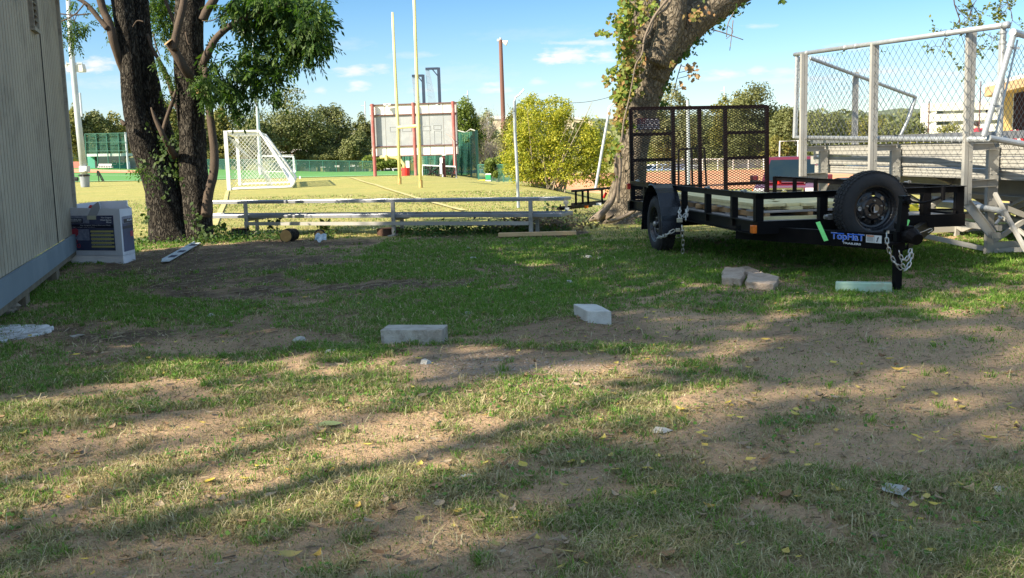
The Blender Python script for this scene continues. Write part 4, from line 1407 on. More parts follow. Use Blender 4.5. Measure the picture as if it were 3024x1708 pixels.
# ================================================================== BIG IVY TREE
def build_big_tree():
    Y = 18.0
    b = G(1850, 652)
    root = thing('ivy_tree', 'stout pale barked tree with ivy up its left side, leaning limb over the trailer', 'tree', (b.x, b.y, 0))
    mb = MB()
    pxtube(mb, [(1862, 680, 150), (1858, 655, 112), (1855, 625, 84), (1855, 590, 62), (1858, 540, 50), (1862, 480, 47), (1872, 420, 45), (1888, 360, 45), (1898, 310, 46), (1912, 260, 50), (1926, 215, 54), (1934, 170, 60), (1925, 110, 62), (1905, 50, 54), (1890, -10, 48), (1885, -80, 42), (1870, -200, 34), (1830, -340, 24), (1780, -480, 12)], Y, 36, .10, 2.2)
    pxtube(mb, [(1925, 235, 40), (1950, 175, 52), (1985, 120, 56), (2030, 70, 58), (2085, 25, 54), (2150, -20, 52), (2240, -70, 50), (2360, -130, 44), (2520, -180, 34), (2700, -230, 24), (2900, -260, 14)], Y - .1, 32, .10, 2.2)
    pxtube(mb, [(1935, 190, 30), (1968, 120, 36), (1985, 50, 40), (1990, -20, 36), (2010, -140, 26)], Y - .5, 24, .12, 2.5)
    mk('trunk', mb, BARK_R, parent=root, smooth=True)
    mb = MB()
    pxtube(mb, [(1802, 640, 18), (1790, 628, 14), (1765, 640, 12), (1740, 652, 6)], Y - .35, 12, .2, 6)
    pxtube(mb, [(1955, 545, 4), (1905, 590, 4), (1870, 625, 5), (1825, 648, 6), (1790, 655, 6)], Y - .95, 8, .1, 6)
    pxtube(mb, [(1815, 460, 5), (1822, 520, 6), (1818, 560, 5), (1805, 600, 7), (1780, 630, 8), (1765, 650, 6)], Y - .75, 8, .15, 6)
    pxtube(mb, [(1828, 430, 4), (1832, 500, 4), (1826, 560, 5), (1826, 600, 4)], Y - .8, 8, .15, 6)
    pxtube(mb, [(1985, -10, 4), (1968, 25, 3.5), (1935, 50, 3), (1922, 90, 3), (1903, 120, 2.6), (1896, 160, 2.5), (1878, 190, 2.2), (1868, 240, 2), (1856, 300, 2.2), (1842, 360, 2.5), (1836, 420, 3)], Y - 1.15, 8, .1, 6)
    pxtube(mb, [(1970, 0, 4), (1935, 45, 4), (1908, 100, 4), (1900, 130, 3)], Y - 1.2, 8, .1, 6)
    for q in ([(2168, 35, 1.5), (2150, 70, 1.5), (2145, 110, 1.2)], [(2165, 60, 1.5), (2160, 110, 1.2), (2155, 150, 1)], [(2100, 88, 2), (2130, 95, 1.8), (2195, 118, 1.2)], [(2150, 75, 1.2), (2165, 95, 1), (2145, 115, 1)],
              [(2012, 190, 1.5), (2000, 230, 1.5), (1988, 280, 1.2)], [(2003, 232, 1), (2030, 225, 1)], [(2005, 215, 1), (2035, 208, 1)], [(1990, 270, 1), (2025, 256, 1)], [(2010, 194, 1), (2030, 200, 1)]):
        pxtube(mb, q, Y - .3, 5, 0)
    mk('vine_stem', mb, MAT('vine_stem_bark', (.22, .17, .125), (.14, .11, .08), scale=10, bump=.5), parent=root, smooth=True)
    r = np.random.default_rng(31)

    def put(specs, mat, size, name, aspect=.75, Yo=-.75):
        C = []
        for (px, py, rx, ry, n) in specs:
            for _ in range(int(n * 1.9)):
                C.append(P(px + r.normal() * rx * .55, py + r.normal() * ry * .55, Y + Yo + r.normal() * .12))
        C = np.array(C); N = np.tile([-.3, -1., .35], (len(C), 1))
        V, Fc = leaf_quads(C, N, size, r, aspect, droop=1.0, spread=.45)
        npmesh(name, V, Fc, mat, parent=root)
    put([(1848, 20, 22, 40, 70), (1842, 70, 22, 30, 60), (1850, 110, 26, 40, 80), (1820, 62, 26, 18, 22), (1850, 160, 22, 40, 90), (1862, 190, 20, 30, 60), (1838, 210, 22, 18, 40), (1850, 240, 26, 28, 90), (1810, 212, 16, 12, 16), (1795, 240, 12, 14, 12), (1785, 100, 26, 10, 12), (1772, 100, 10, 8, 6),
         (1838, 265, 20, 24, 60), (1826, 285, 20, 20, 40), (1850, 280, 20, 16, 34), (1890, 20, 20, 24, 16), (1930, 30, 14, 18, 16), (1895, 62, 16, 18, 16), (1838, 330, 16, 18, 26), (1836, 372, 20, 24, 40), (1862, 370, 16, 14, 14), (1820, 440, 18, 24, 24), (1800, 470, 16, 14, 10), (1812, 520, 8, 14, 5), (1875, 255, 6, 6, 6)], VINE, .088, 'ivy')
    put([(1835, 310, 20, 24, 50), (1825, 350, 20, 20, 40), (1845, 235, 22, 20, 22), (1870, 200, 20, 40, 30), (1900, 175, 14, 20, 12), (1850, 340, 14, 20, 20), (1985, 190, 8, 8, 4), (2065, 35, 30, 14, 14), (2045, 50, 24, 14, 12), (1892, 275, 6, 8, 4)], VINE2, .080, 'ivy')
    put([(2045, 215, 14, 22, 16), (2035, 200, 6, 10, 5), (2060, 225, 6, 8, 5), (2010, 248, 5, 8, 3), (2017, 260, 4, 6, 3)], LEAF('brown_hanging_leaf', [(.36, .22, .12), (.45, .30, .17), (.28, .16, .09)]), .085, 'dead_leaf_cluster', Yo=-.35)
    put([(2030, 155, 18, 16, 26), (2015, 170, 14, 12, 14), (2000, 185, 14, 10, 10), (2065, 120, 16, 12, 14), (2050, 130, 20, 10, 10), (1980, 220, 10, 14, 9), (2090, 90, 20, 12, 12), (2130, 60, 14, 14, 10), (2175, 30, 18, 18, 20), (2198, 10, 10, 14, 12), (1968, 260, 10, 14, 10), (1978, 262, 6, 12, 6), (2130, 80, 12, 8, 4), (2100, 8, 60, 14, 40),
         (2310, 6, 10, 8, 12), (2150, 18, 30, 10, 16), (1955, 310, 12, 16, 18)], ASH, .08, 'hanging_leaves', .5, Yo=-.15)
    # unseen crown above the picture
    C, e = crown_points((2.8, 18.5, 9.2), (5.6, 4.4, 3.2), 2600, r, 34, .26, .8)
    V, Fc = leaf_quads(C, e, .28, r, .6)
    npmesh('crown', V, Fc, VINE, parent=root)
    # the twig sprays hanging into the top right corner
    mb = MB(); C = []
    rr = random.Random(12)

    def spray(px, py, dx, dy, L, rad, dep):
        x, y = px, py; pts = [(x, y, rad)]
        for i in range(4):
            x += dx * L / 4 + rr.uniform(-.12, .12) * L; y += dy * L / 4 + rr.uniform(-.12, .12) * L
            pts.append((x, y, rad * (1 - .15 * (i + 1))))
            if dep and rr.random() < .85:
                a = math.atan2(dy, dx) + rr.choice((-1, 1)) * rr.uniform(.4, 1.1)
                spray(x, y, math.cos(a), math.sin(a), L * rr.uniform(.35, .6), rad * .6, dep - 1)
        pxtube(mb, pts, 14.0, 4, 0, steps=2, cap=False)
        if dep <= 1:
            for _ in range(5 if dep == 0 else 2):
                C.append(P(x + rr.gauss(0, 5), y + rr.gauss(0, 5), 14 + rr.gauss(0, .05)))
    spray(2815, -30, .12, 1, 150, 2.2, 3)
    spray(2835, -30, .35, .9, 150, 2.0, 2)
    spray(2930, -40, .45, .85, 140, 2.0, 3)
    spray(2890, -40, -.3, .9, 80, 1.4, 2)
    spray(2990, -40, -.1, .9, 60, 1.4, 2)
    for (px, py, n) in ((2800, 140, 9), (2622, 152, 4), (2490, 168, 3), (2482, 160, 2), (2800, 120, 8), (2760, 62, 3), (2815, 70, 10), (2880, 50, 14), (2875, 70, 8), (2840, 20, 9)):
        for _ in range(n): C.append(P(px + rr.gauss(0, 8), py + rr.gauss(0, 10), 14 + rr.gauss(0, .1)))
    mk('twig', mb, BARK_S, parent=root)
    C = np.array(C); V, Fc = leaf_quads(C, np.tile([0, -.6, .6], (len(C), 1)), .055, r, .6, droop=.6)
    npmesh('twig_leaves', V, Fc, LEAF('small_twig_leaf', [(.06, .09, .02), (.12, .15, .03), (.2, .2, .05)]), parent=root)


build_big_tree()


# ================================================================== SHADE TREES beside and behind the camera
def shade_tree(name, label, x, y, H, R, n, seed, leafsize=.3, mat=None, lobes=40, lr=.27):
    r = np.random.default_rng(seed); rr = random.Random(seed)
    root = thing(name, label, 'tree', (x, y, gz(x, y)), 'shade trees standing around the yard')
    mb = MB(); z0 = gz(x, y)
    top = Vector((x, y, z0 + H * .62))
    mb.tube([Vector((x, y, z0 - .2)), Vector((x + .1, y, z0 + .6)), Vector((x, y + .1, z0 + H * .35)), top], [.42, .3, .26, .2], 14, bump=.12)
    for i in range(11):
        a = i * 2.4; q = Vector((x + math.cos(a) * R[0] * .65, y + math.sin(a) * R[1] * .65, z0 + H * rr.uniform(.6, .9)))
        s = Vector((x, y, z0 + H * rr.uniform(.3, .55)))
        mb.tube([s, (s + q) / 2 + Vector((0, 0, .4)), q], [.13, .09, .03], 8, cap=False)
    mk('trunk', mb, BARK_L, parent=root, smooth=True)
    C, e = crown_points((x, y, z0 + H - R[2]), R, n, r, lobes, lr, .8, shell=.3)
    V, Fc = leaf_quads(C, e, leafsize, r, .65)
    npmesh('crown', V, Fc, mat or ASH, parent=root)
    return root


shade_tree('shade_tree', 'tall shade tree behind the tan shed', -9.9, 6.3, 11.0, (5.9, 6.3, 3.1), 17500, 201, .27)
shade_tree('shade_tree', 'tall shade tree far to the left behind the photographer', -17.6, -5.8, 17.0, (5.4, 4.2, 2.8), 2100, 202, .34, lobes=60, lr=.15)
shade_tree('shade_tree', 'tall shade tree behind the photographer', -12.4, -4.4, 17.0, (5.4, 4.2, 2.8), 2000, 203, .34, lobes=60, lr=.15)
shade_tree('shade_tree', 'slim shade tree left of the tan shed', -12.2, 1.9, 10.8, (3.6, 2.6, 2.6), 5200, 204, .3, lobes=30, lr=.26)

# ================================================================== UTILITY TRAILER
M_BLACK = MAT('black_trailer_paint', (.004, .004, .005), (.007, .0065, .007), scale=3, rough=.5, spec=.08, dirt=(.020, .016, .014), dscale=3, damt=.2)
M_RUBBER = MAT('tyre_rubber', (.018, .018, .020), (.028, .027, .027), scale=14, rough=.85, bump=.3, bscale=60)
M_CHAIN = MAT('zinc_chain', (.62, .60, .55), (.42, .40, .36), scale=30, rough=.35, metal=.9)
M_AMBER = MAT('amber_lens', (.75, .20, .02), (.55, .10, .01), scale=30, rough=.2)
M_REDLENS = MAT('red_lens', (.55, .03, .02), (.40, .02, .02), scale=30, rough=.2)
M_RIM = MAT('black_rim_paint', (.008, .009, .012), (.014, .016, .020), scale=8, rough=.25, spec=.5)
M_STEEL = MAT('bare_steel', (.45, .44, .42), (.33, .32, .30), scale=20, rough=.4, metal=.8)
M_TREATED = MAT('treated_pine', (.78, .69, .38), (.68, .57, .29), scale=2.4, rough=.75, stretch=(1, 6, 6), dirt=(.33, .24, .12), dscale=3, damt=.25)
M_OLDPINE = MAT('orange_pine', (.46, .28, .13), (.34, .20, .09), scale=6, rough=.8, stretch=(2, 2, 8))
M_GREYPINE = MAT('grey_weathered_plank', (.36, .33, .30), (.27, .245, .22), scale=5, rough=.85, stretch=(1, 1, 6))
M_STRAP = MAT('lime_webbing', (.25, .80, .22), (.20, .70, .18), scale=50, rough=.7)

LF = Vector((2.40, 9.90, 0)); _h = math.radians(8)
TU = Vector((math.cos(_h), math.sin(_h), 0)); TV = Vector((-math.sin(_h), math.cos(_h), 0)); TW = 2.18; TL = 4.75
ZU = Vector((0, 0, 1))


def TP(a, b, z):
    return LF + TU * a + TV * b + ZU * z


def chain_part(nm, root, *a, **k):
    mb = MB(); chain(mb, *a, **k); return mk(nm, mb, M_CHAIN, parent=root)


def chain(mb, pts, pitch=.040, r=.0042, wdt=.011):
    """real links strung along a path; every other one turned a quarter"""
    P_ = [Vector(p) for p in pts]; segs = [(P_[i + 1] - P_[i]).length for i in range(len(P_) - 1)]
    tot = sum(segs); n = max(2, int(tot / pitch))

    def at(s):
        for i, l in enumerate(segs):
            if s <= l or i == len(segs) - 1:
                return P_[i].lerp(P_[i + 1], min(1, s / l if l else 0))
            s -= l
    for i in range(n):
        a = at(i * pitch - pitch * .17); b = at((i + 1) * pitch + pitch * .17)
        x, y, z = orient(b - a, Vector((.3, .9, .2)))
        s = x if i % 2 else y
        L = (b - a).length / 2; c = (a + b) / 2; loop = []
        for k in range(12):
            t = 2 * math.pi * k / 12
            ct, st = math.cos(t), math.sin(t)
            loop.append(c + z * (ct * wdt + (L - wdt) * (1 if ct > 0 else -1)) + s * st * wdt)
        mb.tube(loop + [loop[0]], r, 5, cap=False)


def cat(pts, n=8, sag=None):
    out = []
    for i in range(len(pts) - 1):
        p0 = Vector(pts[max(i - 1, 0)]); p1 = Vector(pts[i]); p2 = Vector(pts[i + 1]); p3 = Vector(pts[min(i + 2, len(pts) - 1)])
        for k in range(n):
            t = k / n
            out.append(.5 * ((2 * p1) + (p2 - p0) * t + (2 * p0 - 5 * p1 + 4 * p2 - p3) * t * t + (3 * p1 - p0 - 3 * p2 + p3) * t ** 3))
    out.append(Vector(pts[-1]))
    return out


def wheel(root, c, axis, R=.345, W=.20, name='wheel'):
    """road wheel; axis points to its outer face"""
    ax = Vector(axis).normalized(); c = Vector(c)
    x, y, z = orient(ax)
    mb = MB()
    prof = [(-W / 2 + .012, R * .60), (-W / 2, R * .66), (-W / 2 - .004, R * .80), (-W / 2 + .012, R * .93), (-W / 2 + .035, R * .985), (-W * .2, R), (W * .2, R), (W / 2 - .035, R * .985), (W / 2 - .012, R * .93), (W / 2 + .006, R * .80), (W / 2 + .002, R * .66), (W / 2 - .02, R * .60)]
    mb.lathe(c, ax, prof, 48, cap=False)
    ty = mk(name, mb, M_RUBBER, parent=root, smooth=True)
    # tread blocks
    mb = MB(); n = 54
    for i in range(n):
        a = 2 * math.pi * i / n
        q = x * math.cos(a) + y * math.sin(a); t = -x * math.sin(a) + y * math.cos(a)
        for (o, w2, tw) in ((-W * .33, .030, .20), (-W * .11, .028, -.15), (W * .11, .028, .15), (W * .33, .030, -.20)):
            mb.box(c + q * (R + .003 - (.006 if abs(o) > W * .2 else 0)) + ax * o + t * (.006 if o > 0 else 0), (.026, w2, .012), (t + ax * tw).normalized(), (ax - t * tw).normalized(), q)
    mk('tread', mb, M_RUBBER, parent=ty)
    mb = MB()
    rp = [(-W * .42, R * .62), (-W * .40, R * .55), (-W * .1, R * .53), (W * .28, R * .54), (W * .40, R * .60), (W * .47, R * .635), (W * .45, R * .60), (W * .33, R * .56), (W * .16, R * .52), (W * .12, R * .47)]
    mb.lathe(c, ax, rp, 40, cap=False)
    # disc with eight hand holes and a centre bore
    r1, r2, rb = R * .47, R * .30, R * .15
    N = 64; d1 = W * .12; o = len(mb.v)
    hole_r = R * .058; hc = R * .385
    mb.lathe(c, ax, [(d1, R * .47), (d1 + .004, R * .445)], 40, cap=False)
    ring = 8
    for i in range(ring):
        a0 = 2 * math.pi * i / ring
        cc = c + ax * (d1 + .012) + (x * math.cos(a0) + y * math.sin(a0)) * hc
        hw = math.pi / ring; outer = []; inner = []
        for k in range(16):
            t = 2 * math.pi * k / 16
            # square-ish sector border in polar coordinates
            ct, st = math.cos(t), math.sin(t); m = max(abs(ct), abs(st)); su, sv = ct / m, st / m
            rad = hc + su * (R * .445 - R * .325) / 2 + ((R * .445 + R * .325) / 2 - hc) * 1.0
            ang = a0 + sv * hw
            outer.append(c + ax * (d1 + .004 + .012 * (1 - (su + 1) / 2)) + (x * math.cos(ang) + y * math.sin(ang)) * rad)
            inner.append(cc + ((x * math.cos(a0) + y * math.sin(a0)) * ct + (-x * math.sin(a0) + y * math.cos(a0)) * st) * hole_r)
        fs = [(k, (k + 1) % 16, (k + 1) % 16 + 16, k + 16) for k in range(16)]
        mb.add(outer + inner, fs)
    mb.lathe(c, ax, [(d1 + .016, R * .325), (d1 + .030, R * .28), (d1 + .030, R * .16), (d1 + .055, R * .14), (d1 + .055, R * .11)], 30, cap=False)
    rim = mk('rim', mb, M_RIM, parent=ty, smooth=False)
    mb = MB()
    for i in range(5):
        a = 2 * math.pi * i / 5 + .3
        mb.lathe(c + ax * (d1 + .030) + (x * math.cos(a) + y * math.sin(a)) * R * .215, ax, [(0, .010), (.014, .010), (.018, .006)], 6)
    mk('lug_nut', mb, M_STEEL, parent=ty)
    return ty


def build_trailer():
    root = thing('utility_trailer', 'black utility trailer with spare tyre, raised mesh ramp gate and lumber on its deck', 'trailer', TP(TW / 2, TL / 2, 0))
    zt, zf = .82, .485
    # frame
    mb = MB()
    for a in (0, TW):
        mb.channel(TP(a, 0, zf), TP(a, TL, zf), .06, .13, side=1 if a else -1)
    for b in (0, TL):
        mb.beam(TP(0, b, zf), TP(TW, b, zf), .06, .125)
    for i in range(1, 9):
        mb.beam(TP(.03, TL * i / 9, zf - .02), TP(TW - .03, TL * i / 9, zf - .02), .04, .07)
    mb.beam(TP(-.03, TL + .02, zf - .02), TP(TW + .03, TL + .02, zf - .02), .10, .14)
    mk('frame', mb, M_BLACK, parent=root)
    # tongue: two converging channels and their stickers
    hx = .80
    cpl = TP(hx, -1.28, .455)
    mb = MB()
    mb.channel(TP(.02, .55, .405), cpl + TU * -.05 + TV * .02 - ZU * .03, .06, .14, side=-1)
    mb.channel(TP(TW - .02, .55, .405), cpl + TU * .05 + TV * .02 - ZU * .03, .06, .14, side=1)
    mb.beam(cpl + TV * .30 - ZU * .02 - TU * .12, cpl + TV * .30 - ZU * .02 + TU * .12, .12, .10)
    mk('tongue', mb, M_BLACK, parent=root)
    mb = MB()
    mb.box(cpl + TV * .02 + ZU * .02, (.11, .36, .09), TU, TV)
    mb.tube([cpl - TV * .12 + ZU * .03, cpl - TV * .20 + ZU * .035, cpl - TV * .27 + ZU * .01], [.06, .068, .05], 14)
    mb.box(cpl - TV * .02 + ZU * .085, (.045, .20, .05), TU, (TV + ZU * .25).normalized(), (ZU - TV * .25).normalized())
    mb.box(cpl - TV * .12 + ZU * .10, (.07, .06, .03), TU, TV)
    mk('coupler', mb, M_BLACK, parent=root)
    mb = MB(); q = cpl - TV * .12 + TU * .07 + ZU * .05
    mb.tube(cat([q, q + TU * .06 + ZU * .01, q + TU * .13 + ZU * .035, q + TU * .15 + ZU * .02, q + TU * .11 + ZU * .0], 5), .0035, 5)
    mk('safety_pin', mb, M_CHAIN, parent=root)
    # jack
    jk = TP(.84, -1.02, 0); foot = G(2648, 862); jk = Vector((foot.x, foot.y, 0))
    mb = MB()
    mb.beam(jk + ZU * .02, jk + ZU * .52, .060, .060, up=TV)
    mb.beam(jk + ZU * .36 + TU * .015, jk + ZU * .81 + TU * .05, .062, .062, up=TV)
    mb.box(jk + ZU * .815 + TU * .05, (.075, .075, .02), TU, TV)
    mb.box(jk + ZU * .42 - TU * .05, (.12, .12, .02), TU, TV)
    jo = mk('jack', mb, M_BLACK, parent=root)
    mb = MB(); mb.box(jk + ZU * .008, (.15, .13, .014), TU, TV); mk('jack_foot', mb, M_STEEL, parent=jo)
    mb = MB(); h = jk + ZU * .78 + TU * .05
    mb.lathe(h - TV * .02, -TV, [(0, .035), (.03, .035), (.035, .02), (.07, .02)], 14)
    mb.tube(cat([h - TV * .08, h - TV * .09 + TU * .10 - ZU * .015, h - TV * .09 + TU * .20 + ZU * .0, h - TV * .09 + TU * .30 + ZU * .03], 5), .010, 8)
    mb.lathe(h - TV * .09 + TU * .30 + ZU * .0, ZU, [(0, .018), (.12, .018)], 10)
    mk('crank', mb, M_BLACK, parent=jo)
    # rails
    mb = MB()
    for (p, q) in (((0, 0), (0, TL)), ((TW, 0), (TW, TL)), ((0, 0), (TW, 0))):
        P0 = TP(p[0], p[1], zt); P1 = TP(q[0], q[1], zt)
        mb.beam(P0, P1, .055, .006); mb.beam(P0 - ZU * .03, P1 - ZU * .03, .006, .058)
    mk('top_rail', mb, M_BLACK, parent=root)
    posts = [(0, b) for b in (0, .65, 1.47, 2.32, 3.35, 4.02, 4.72)] + [(TW, b) for b in (0, .65, 1.47, 2.32, 3.35, 4.02, 4.72)] + [(.66, 0), (1.75, 0)]
    for (a, b) in posts:
        mb = MB()
        w = .075 if b == 0 and a in (0, .66, 1.75, TW) else .06
        s = 1 if a < TW else -1
        mb.box(TP(a + s * w / 2, b, (zt + zf) / 2 - .012), (w, .006, zt - zf + .02), TU, TV)
        mb.box(TP(a, b + w / 2, (zt + zf) / 2 - .012), (.006, w, zt - zf + .02), TU, TV)
        if b == 0:
            mb.box(TP(a + s * w / 2, .04, (zt + zf) / 2 - .012), (w, .05, zt - zf), TU, TV)
        mk('post', mb, M_BLACK, parent=root)
    mb = MB(); mb.beam(TP(1.80, -.012, .60), TP(2.08, -.012, .592), .02, .02); mk('cross_bar', mb, M_BLACK, parent=root)
    # deck
    mb = MB()
    for i in range(11):
        a0 = .05 + i * (TW - .1) / 11
        mb.beam(TP(a0 + .09, .06, .515), TP(a0 + .09, TL - .05, .515), .175, .035)
    mk('deck', mb, M_GREYPINE, parent=root)
    # fenders and wheels
    for s, a in ((-1, -.13), (1, TW + .13)):
        c = TP(a, 2.78, .345)
        sp = wheel(root, c, TU * s)
        mb = MB(); pts = []
        for k in range(15):
            t = math.pi * k / 14
            pts.append((math.cos(t) * .43, max(.06, math.sin(t) * .47 + .02)))
        pts = [(.47, -.10)] + pts + [(-.47, -.10)]
        w0, w1 = -.125, .125
        for i in range(len(pts) - 1):
            A0 = c + TV * pts[i][0] + ZU * pts[i][1]; A1 = c + TV * pts[i + 1][0] + ZU * pts[i + 1][1]
            mb.hexa([A0 + TU * w0, A0 + TU * w1, A1 + TU * w1, A1 + TU * w0, A0 * 1 + TU * w0 + (A0 - c).normalized() * .006, A0 + TU * w1 + (A0 - c).normalized() * .006, A1 + TU * w1 + (A1 - c).normalized() * .006, A1 + TU * w0 + (A1 - c).normalized() * .006])
            e = w1 if s > 0 else w0
            mb.tube([A0 + TU * e, A1 + TU * e], .010, 6)
        # inner skirt plate of the fender
        for i in range(1, len(pts) - 2):
            A0 = c + TV * pts[i][0] + ZU * pts[i][1]; A1 = c + TV * pts[i + 1][0] + ZU * pts[i + 1][1]; e = -w1 * s if False else (w1 if s < 0 else w0)
            B0 = Vector((A0.x, A0.y, c.z + .02)); B1 = Vector((A1.x, A1.y, c.z + .02))
            if abs(A0.z - B0.z) > .001 or abs(A1.z - B1.z) > .001:
                mb.hexa([B0 + TU * e, B1 + TU * e, B1 + TU * (e + .004), B0 + TU * (e + .004), A0 + TU * e, A1 + TU * e, A1 + TU * (e + .004), A0 + TU * (e + .004)])
        mk('fender', mb, M_RIM, parent=root, smooth=False)
    mb = MB(); mb.tube([TP(-.1, 2.78, .345), TP(TW + .1, 2.78, .345)], .035, 10); mk('axle', mb, M_BLACK, parent=root)
    # hub cap
    mb = MB(); mb.lathe(TP(-.15, 2.78, .345), -TU, [(0, .035), (.07, .035), (.085, .025)], 14); mk('hub', mb, M_STEEL, parent=root)
    # spare wheel at the front
    sc = P(2572, 615, 9.62)
    ax = (-TV * .99 + TU * .02 - ZU * .02).normalized()
    sw = wheel(root, sc, ax, R=.345, W=.21, name='spare_wheel')
    tag(sw, 'spare wheel mounted upright over the tongue')
    mb = MB(); mb.beam(sc - ax * .02 - ZU * .28, sc - ax * .02 + ZU * .04, .06, .04, up=ax); mb.beam(sc - ax * .02 - ZU * .27, TP(.8, .1, .5), .05, .05)
    mk('spare_bracket', mb, M_BLACK, parent=root)
    # lamps
    for (p, m, nm, sz) in ((TP(-.035, -.02, .475), M_AMBER, 'marker_light', (.045, .075, .08)), (TP(-.04, TL - .02, .745), M_REDLENS, 'tail_light', (.05, .08, .085)), (TP(TW + .04, TL - .02, .745), M_REDLENS, 'tail_light', (.05, .08, .085))):
        mb = MB(); mb.box(p, sz, TU, TV); mk(nm, mb, m, parent=root, bevel=.008)
    mb = MB(); mb.box(TP(.05, -.012, .475), (.09, .02, .085), TU, TV); mb.box(TP(.16, TL - .012, .745), (.30, .02, .10), TU, TV); mk('lamp_mount', mb, M_BLACK, parent=root)
    # hitch-rail latches
    for (a, b) in ((0, 4.4), (0, 1.45), (TW, 1.1), (1.45, 0), (0, .35)):
        mb = MB(); p = TP(a, b, zt + .012); mb.tube([p - TV * .06, p + TV * .05], .010, 6); mb.lathe(p - TV * .06, TV, [(0, .02), (.02, .02)], 10); mk('rail_latch', mb, M_STEEL, parent=root)

    # ramp gate
    gz0, gz1 = .56, 1.84; gb = TL + .03; lean = .03
    def GP(a, z, off=0):
        return TP(a, gb + lean * (z - gz0) + off, z)
    ga0, ga1 = .03, 2.06
    w = ga1 - ga0
    gate = None
    mb = MB()
    mb.beam(GP(ga0, gz1), GP(ga1, gz1 - .01), .05, .05)
    mb.beam(GP(ga0, gz0 + .02), GP(ga1, gz0 + .02), .05, .05)
    for f in (0, .305, .50, .69, 1):
        mb.beam(GP(ga0 + w * f, gz0), GP(ga0 + w * f, gz1), .05, .05, up=TV)
    for f in (.285, .57, .86):
        z = gz1 - (gz1 - gz0) * f
        mb.beam(GP(ga0, z), GP(ga0 + w * .305, z), .045, .045)
        mb.beam(GP(ga0 + w * .69, z - .01), GP(ga1, z - .01), .045, .045)
    gate = mk('ramp_gate', mb, MAT('dark_brown_black_paint', (.006, .003, .003), (.010, .005, .005), scale=4, rough=.5, spec=.1), parent=root)
    mb = MB()
    diamond_net(mb, GP(ga0, gz0, -.02), TU, (GP(ga0, gz1) - GP(ga0, gz0)).normalized(), w, gz1 - gz0, .064, .036, .0050, sides=3)
    mk('expanded_mesh', mb, MAT('mesh_steel', (.006, .004, .004), (.010, .007, .006), scale=6, rough=.5), parent=gate)
    # the flag plate on the gate
    def flag():
        u0 = ga0 + .10; v0 = gz1 - .30; fw, fh = .335, .165
        O = GP(u0, v0, .045)
        mb = MB(); mb.box(O + TU * fw / 2 + ZU * fh / 2, (fw, .004, fh), TU, TV); pl = mk('flag_plate', mb, MAT('flag_white', (.86, .80, .82), (.78, .72, .74), scale=8, rough=.6), parent=gate)
        mb = MB()
        for i in range(0, 13, 2):
            mb.box(O + TU * fw / 2 + ZU * (fh * (12 - i + .5) / 13) - TV * .004, (fw, .003, fh / 13), TU, TV)
        mk('flag_stripe', mb, MAT('flag_dark_stripe', (.06, .03, .045), rough=.6), parent=pl)
        mb = MB(); mb.box(O + TU * fw * .2 + ZU * fh * .73 - TV * .008, (fw * .40, .004, fh * .54), TU, TV)
        mk('flag_canton', mb, MAT('flag_maroon', (.20, .02, .05), rough=.6), parent=pl)
        mb = MB()
        for i in range(6):
            for j in range(5):
                mb.box(O + TU * fw * (.035 + .066 * i) + ZU * fh * (.52 + .10 * j) - TV * .012, (.009, .002, .006), TU, TV)
        mk('flag_stars', mb, MAT('flag_star_white', (.8, .8, .8), rough=.6), parent=pl)
    flag()

    # stickers on the tongue's left channel
    t0 = TP(.02, .55, .405); t1 = cpl - TU * .05 + TV * .02 - ZU * .03
    dd = (t1 - t0); Lt = dd.length; d = dd.normalized(); dxy = Vector((d.x, d.y, 0)).normalized()
    nf = Vector((dxy.y, -dxy.x, 0))
    if nf.y > 0: nf = -nf

    def on_tongue(px, z):
        # place on the channel's outer face seen at this column of the photograph
        best = None
        for i in range(401):
            q = t0 + d * (Lt * i / 400)
            v = q - EYE
            sx = CX + F_PX * v.dot(_R) / v.dot(_F)
            if best is None or abs(sx - px) < best[0]: best = (abs(sx - px), q)
        q = best[1]
        return Vector((q.x, q.y, 0)) + nf * .036 + ZU * z
    zc = .43 + 0
    a = on_tongue(2464, .385); b_ = on_tongue(2560, .385); W_ = (b_ - a).length
    BLUE = MAT('sticker_blue', (.03, .16, .72), (.02, .12, .6), scale=30, rough=.4); WHT = MAT('sticker_white', (.75, .76, .78), rough=.5)
    ux = (b_ - a).normalized()
    o1 = text_mesh('logo_outline', 'TopHaT', WHT, root, a + nf * .002 - ux * .004 + ZU * .010, ux, ZU, .080, .0008, width=W_ + .008, bold=.035)
    o2 = text_mesh('logo_lettering', 'TopHaT', BLUE, root, a + nf * .0045 + ZU * .014, ux, ZU, .072, .001, width=W_, bold=.012)
    mb = MB()
    for (x0, x1) in ((0, .40), (.52, 1.0)):
        mb.box(a + ux * W_ * (x0 + x1) / 2 + nf * .0050 + ZU * .083, (W_ * (x1 - x0), .001, .010), ux, nf)
    mk('logo_bar', mb, BLUE, parent=root)
    text_mesh('logo_small_lettering', 'TRAILERS', WHT, root, a + ux * W_ * .36 + nf * .0035 - ZU * .010, ux, ZU, .018, .0008, width=W_ * .55, bold=.02)
    a2 = on_tongue(2565, .405); b2 = on_tongue(2612, .405); W2 = (b2 - a2).length; ux = (b2 - a2).normalized()
    mb = MB(); mb.box(a2 + ux * W2 / 2 + ZU * .035, (W2, .002, .068), ux, nf); st = mk('warning_sticker', mb, MAT('warning_white', (.72, .74, .74), rough=.5), parent=root)
    mb = MB(); mb.box(a2 + ux * W2 * .28 + ZU * .060 + nf * .0022, (W2 * .46, .001, .012), ux, nf); mk('warning_band', mb, MAT('warning_orange', (.65, .22, .08), rough=.5), parent=st)
    mb = MB()
    for k in range(5): mb.box(a2 + ux * W2 * .28 + ZU * (.047 - k * .008) + nf * .0022, (W2 * .42, .001, .0025), ux, nf)
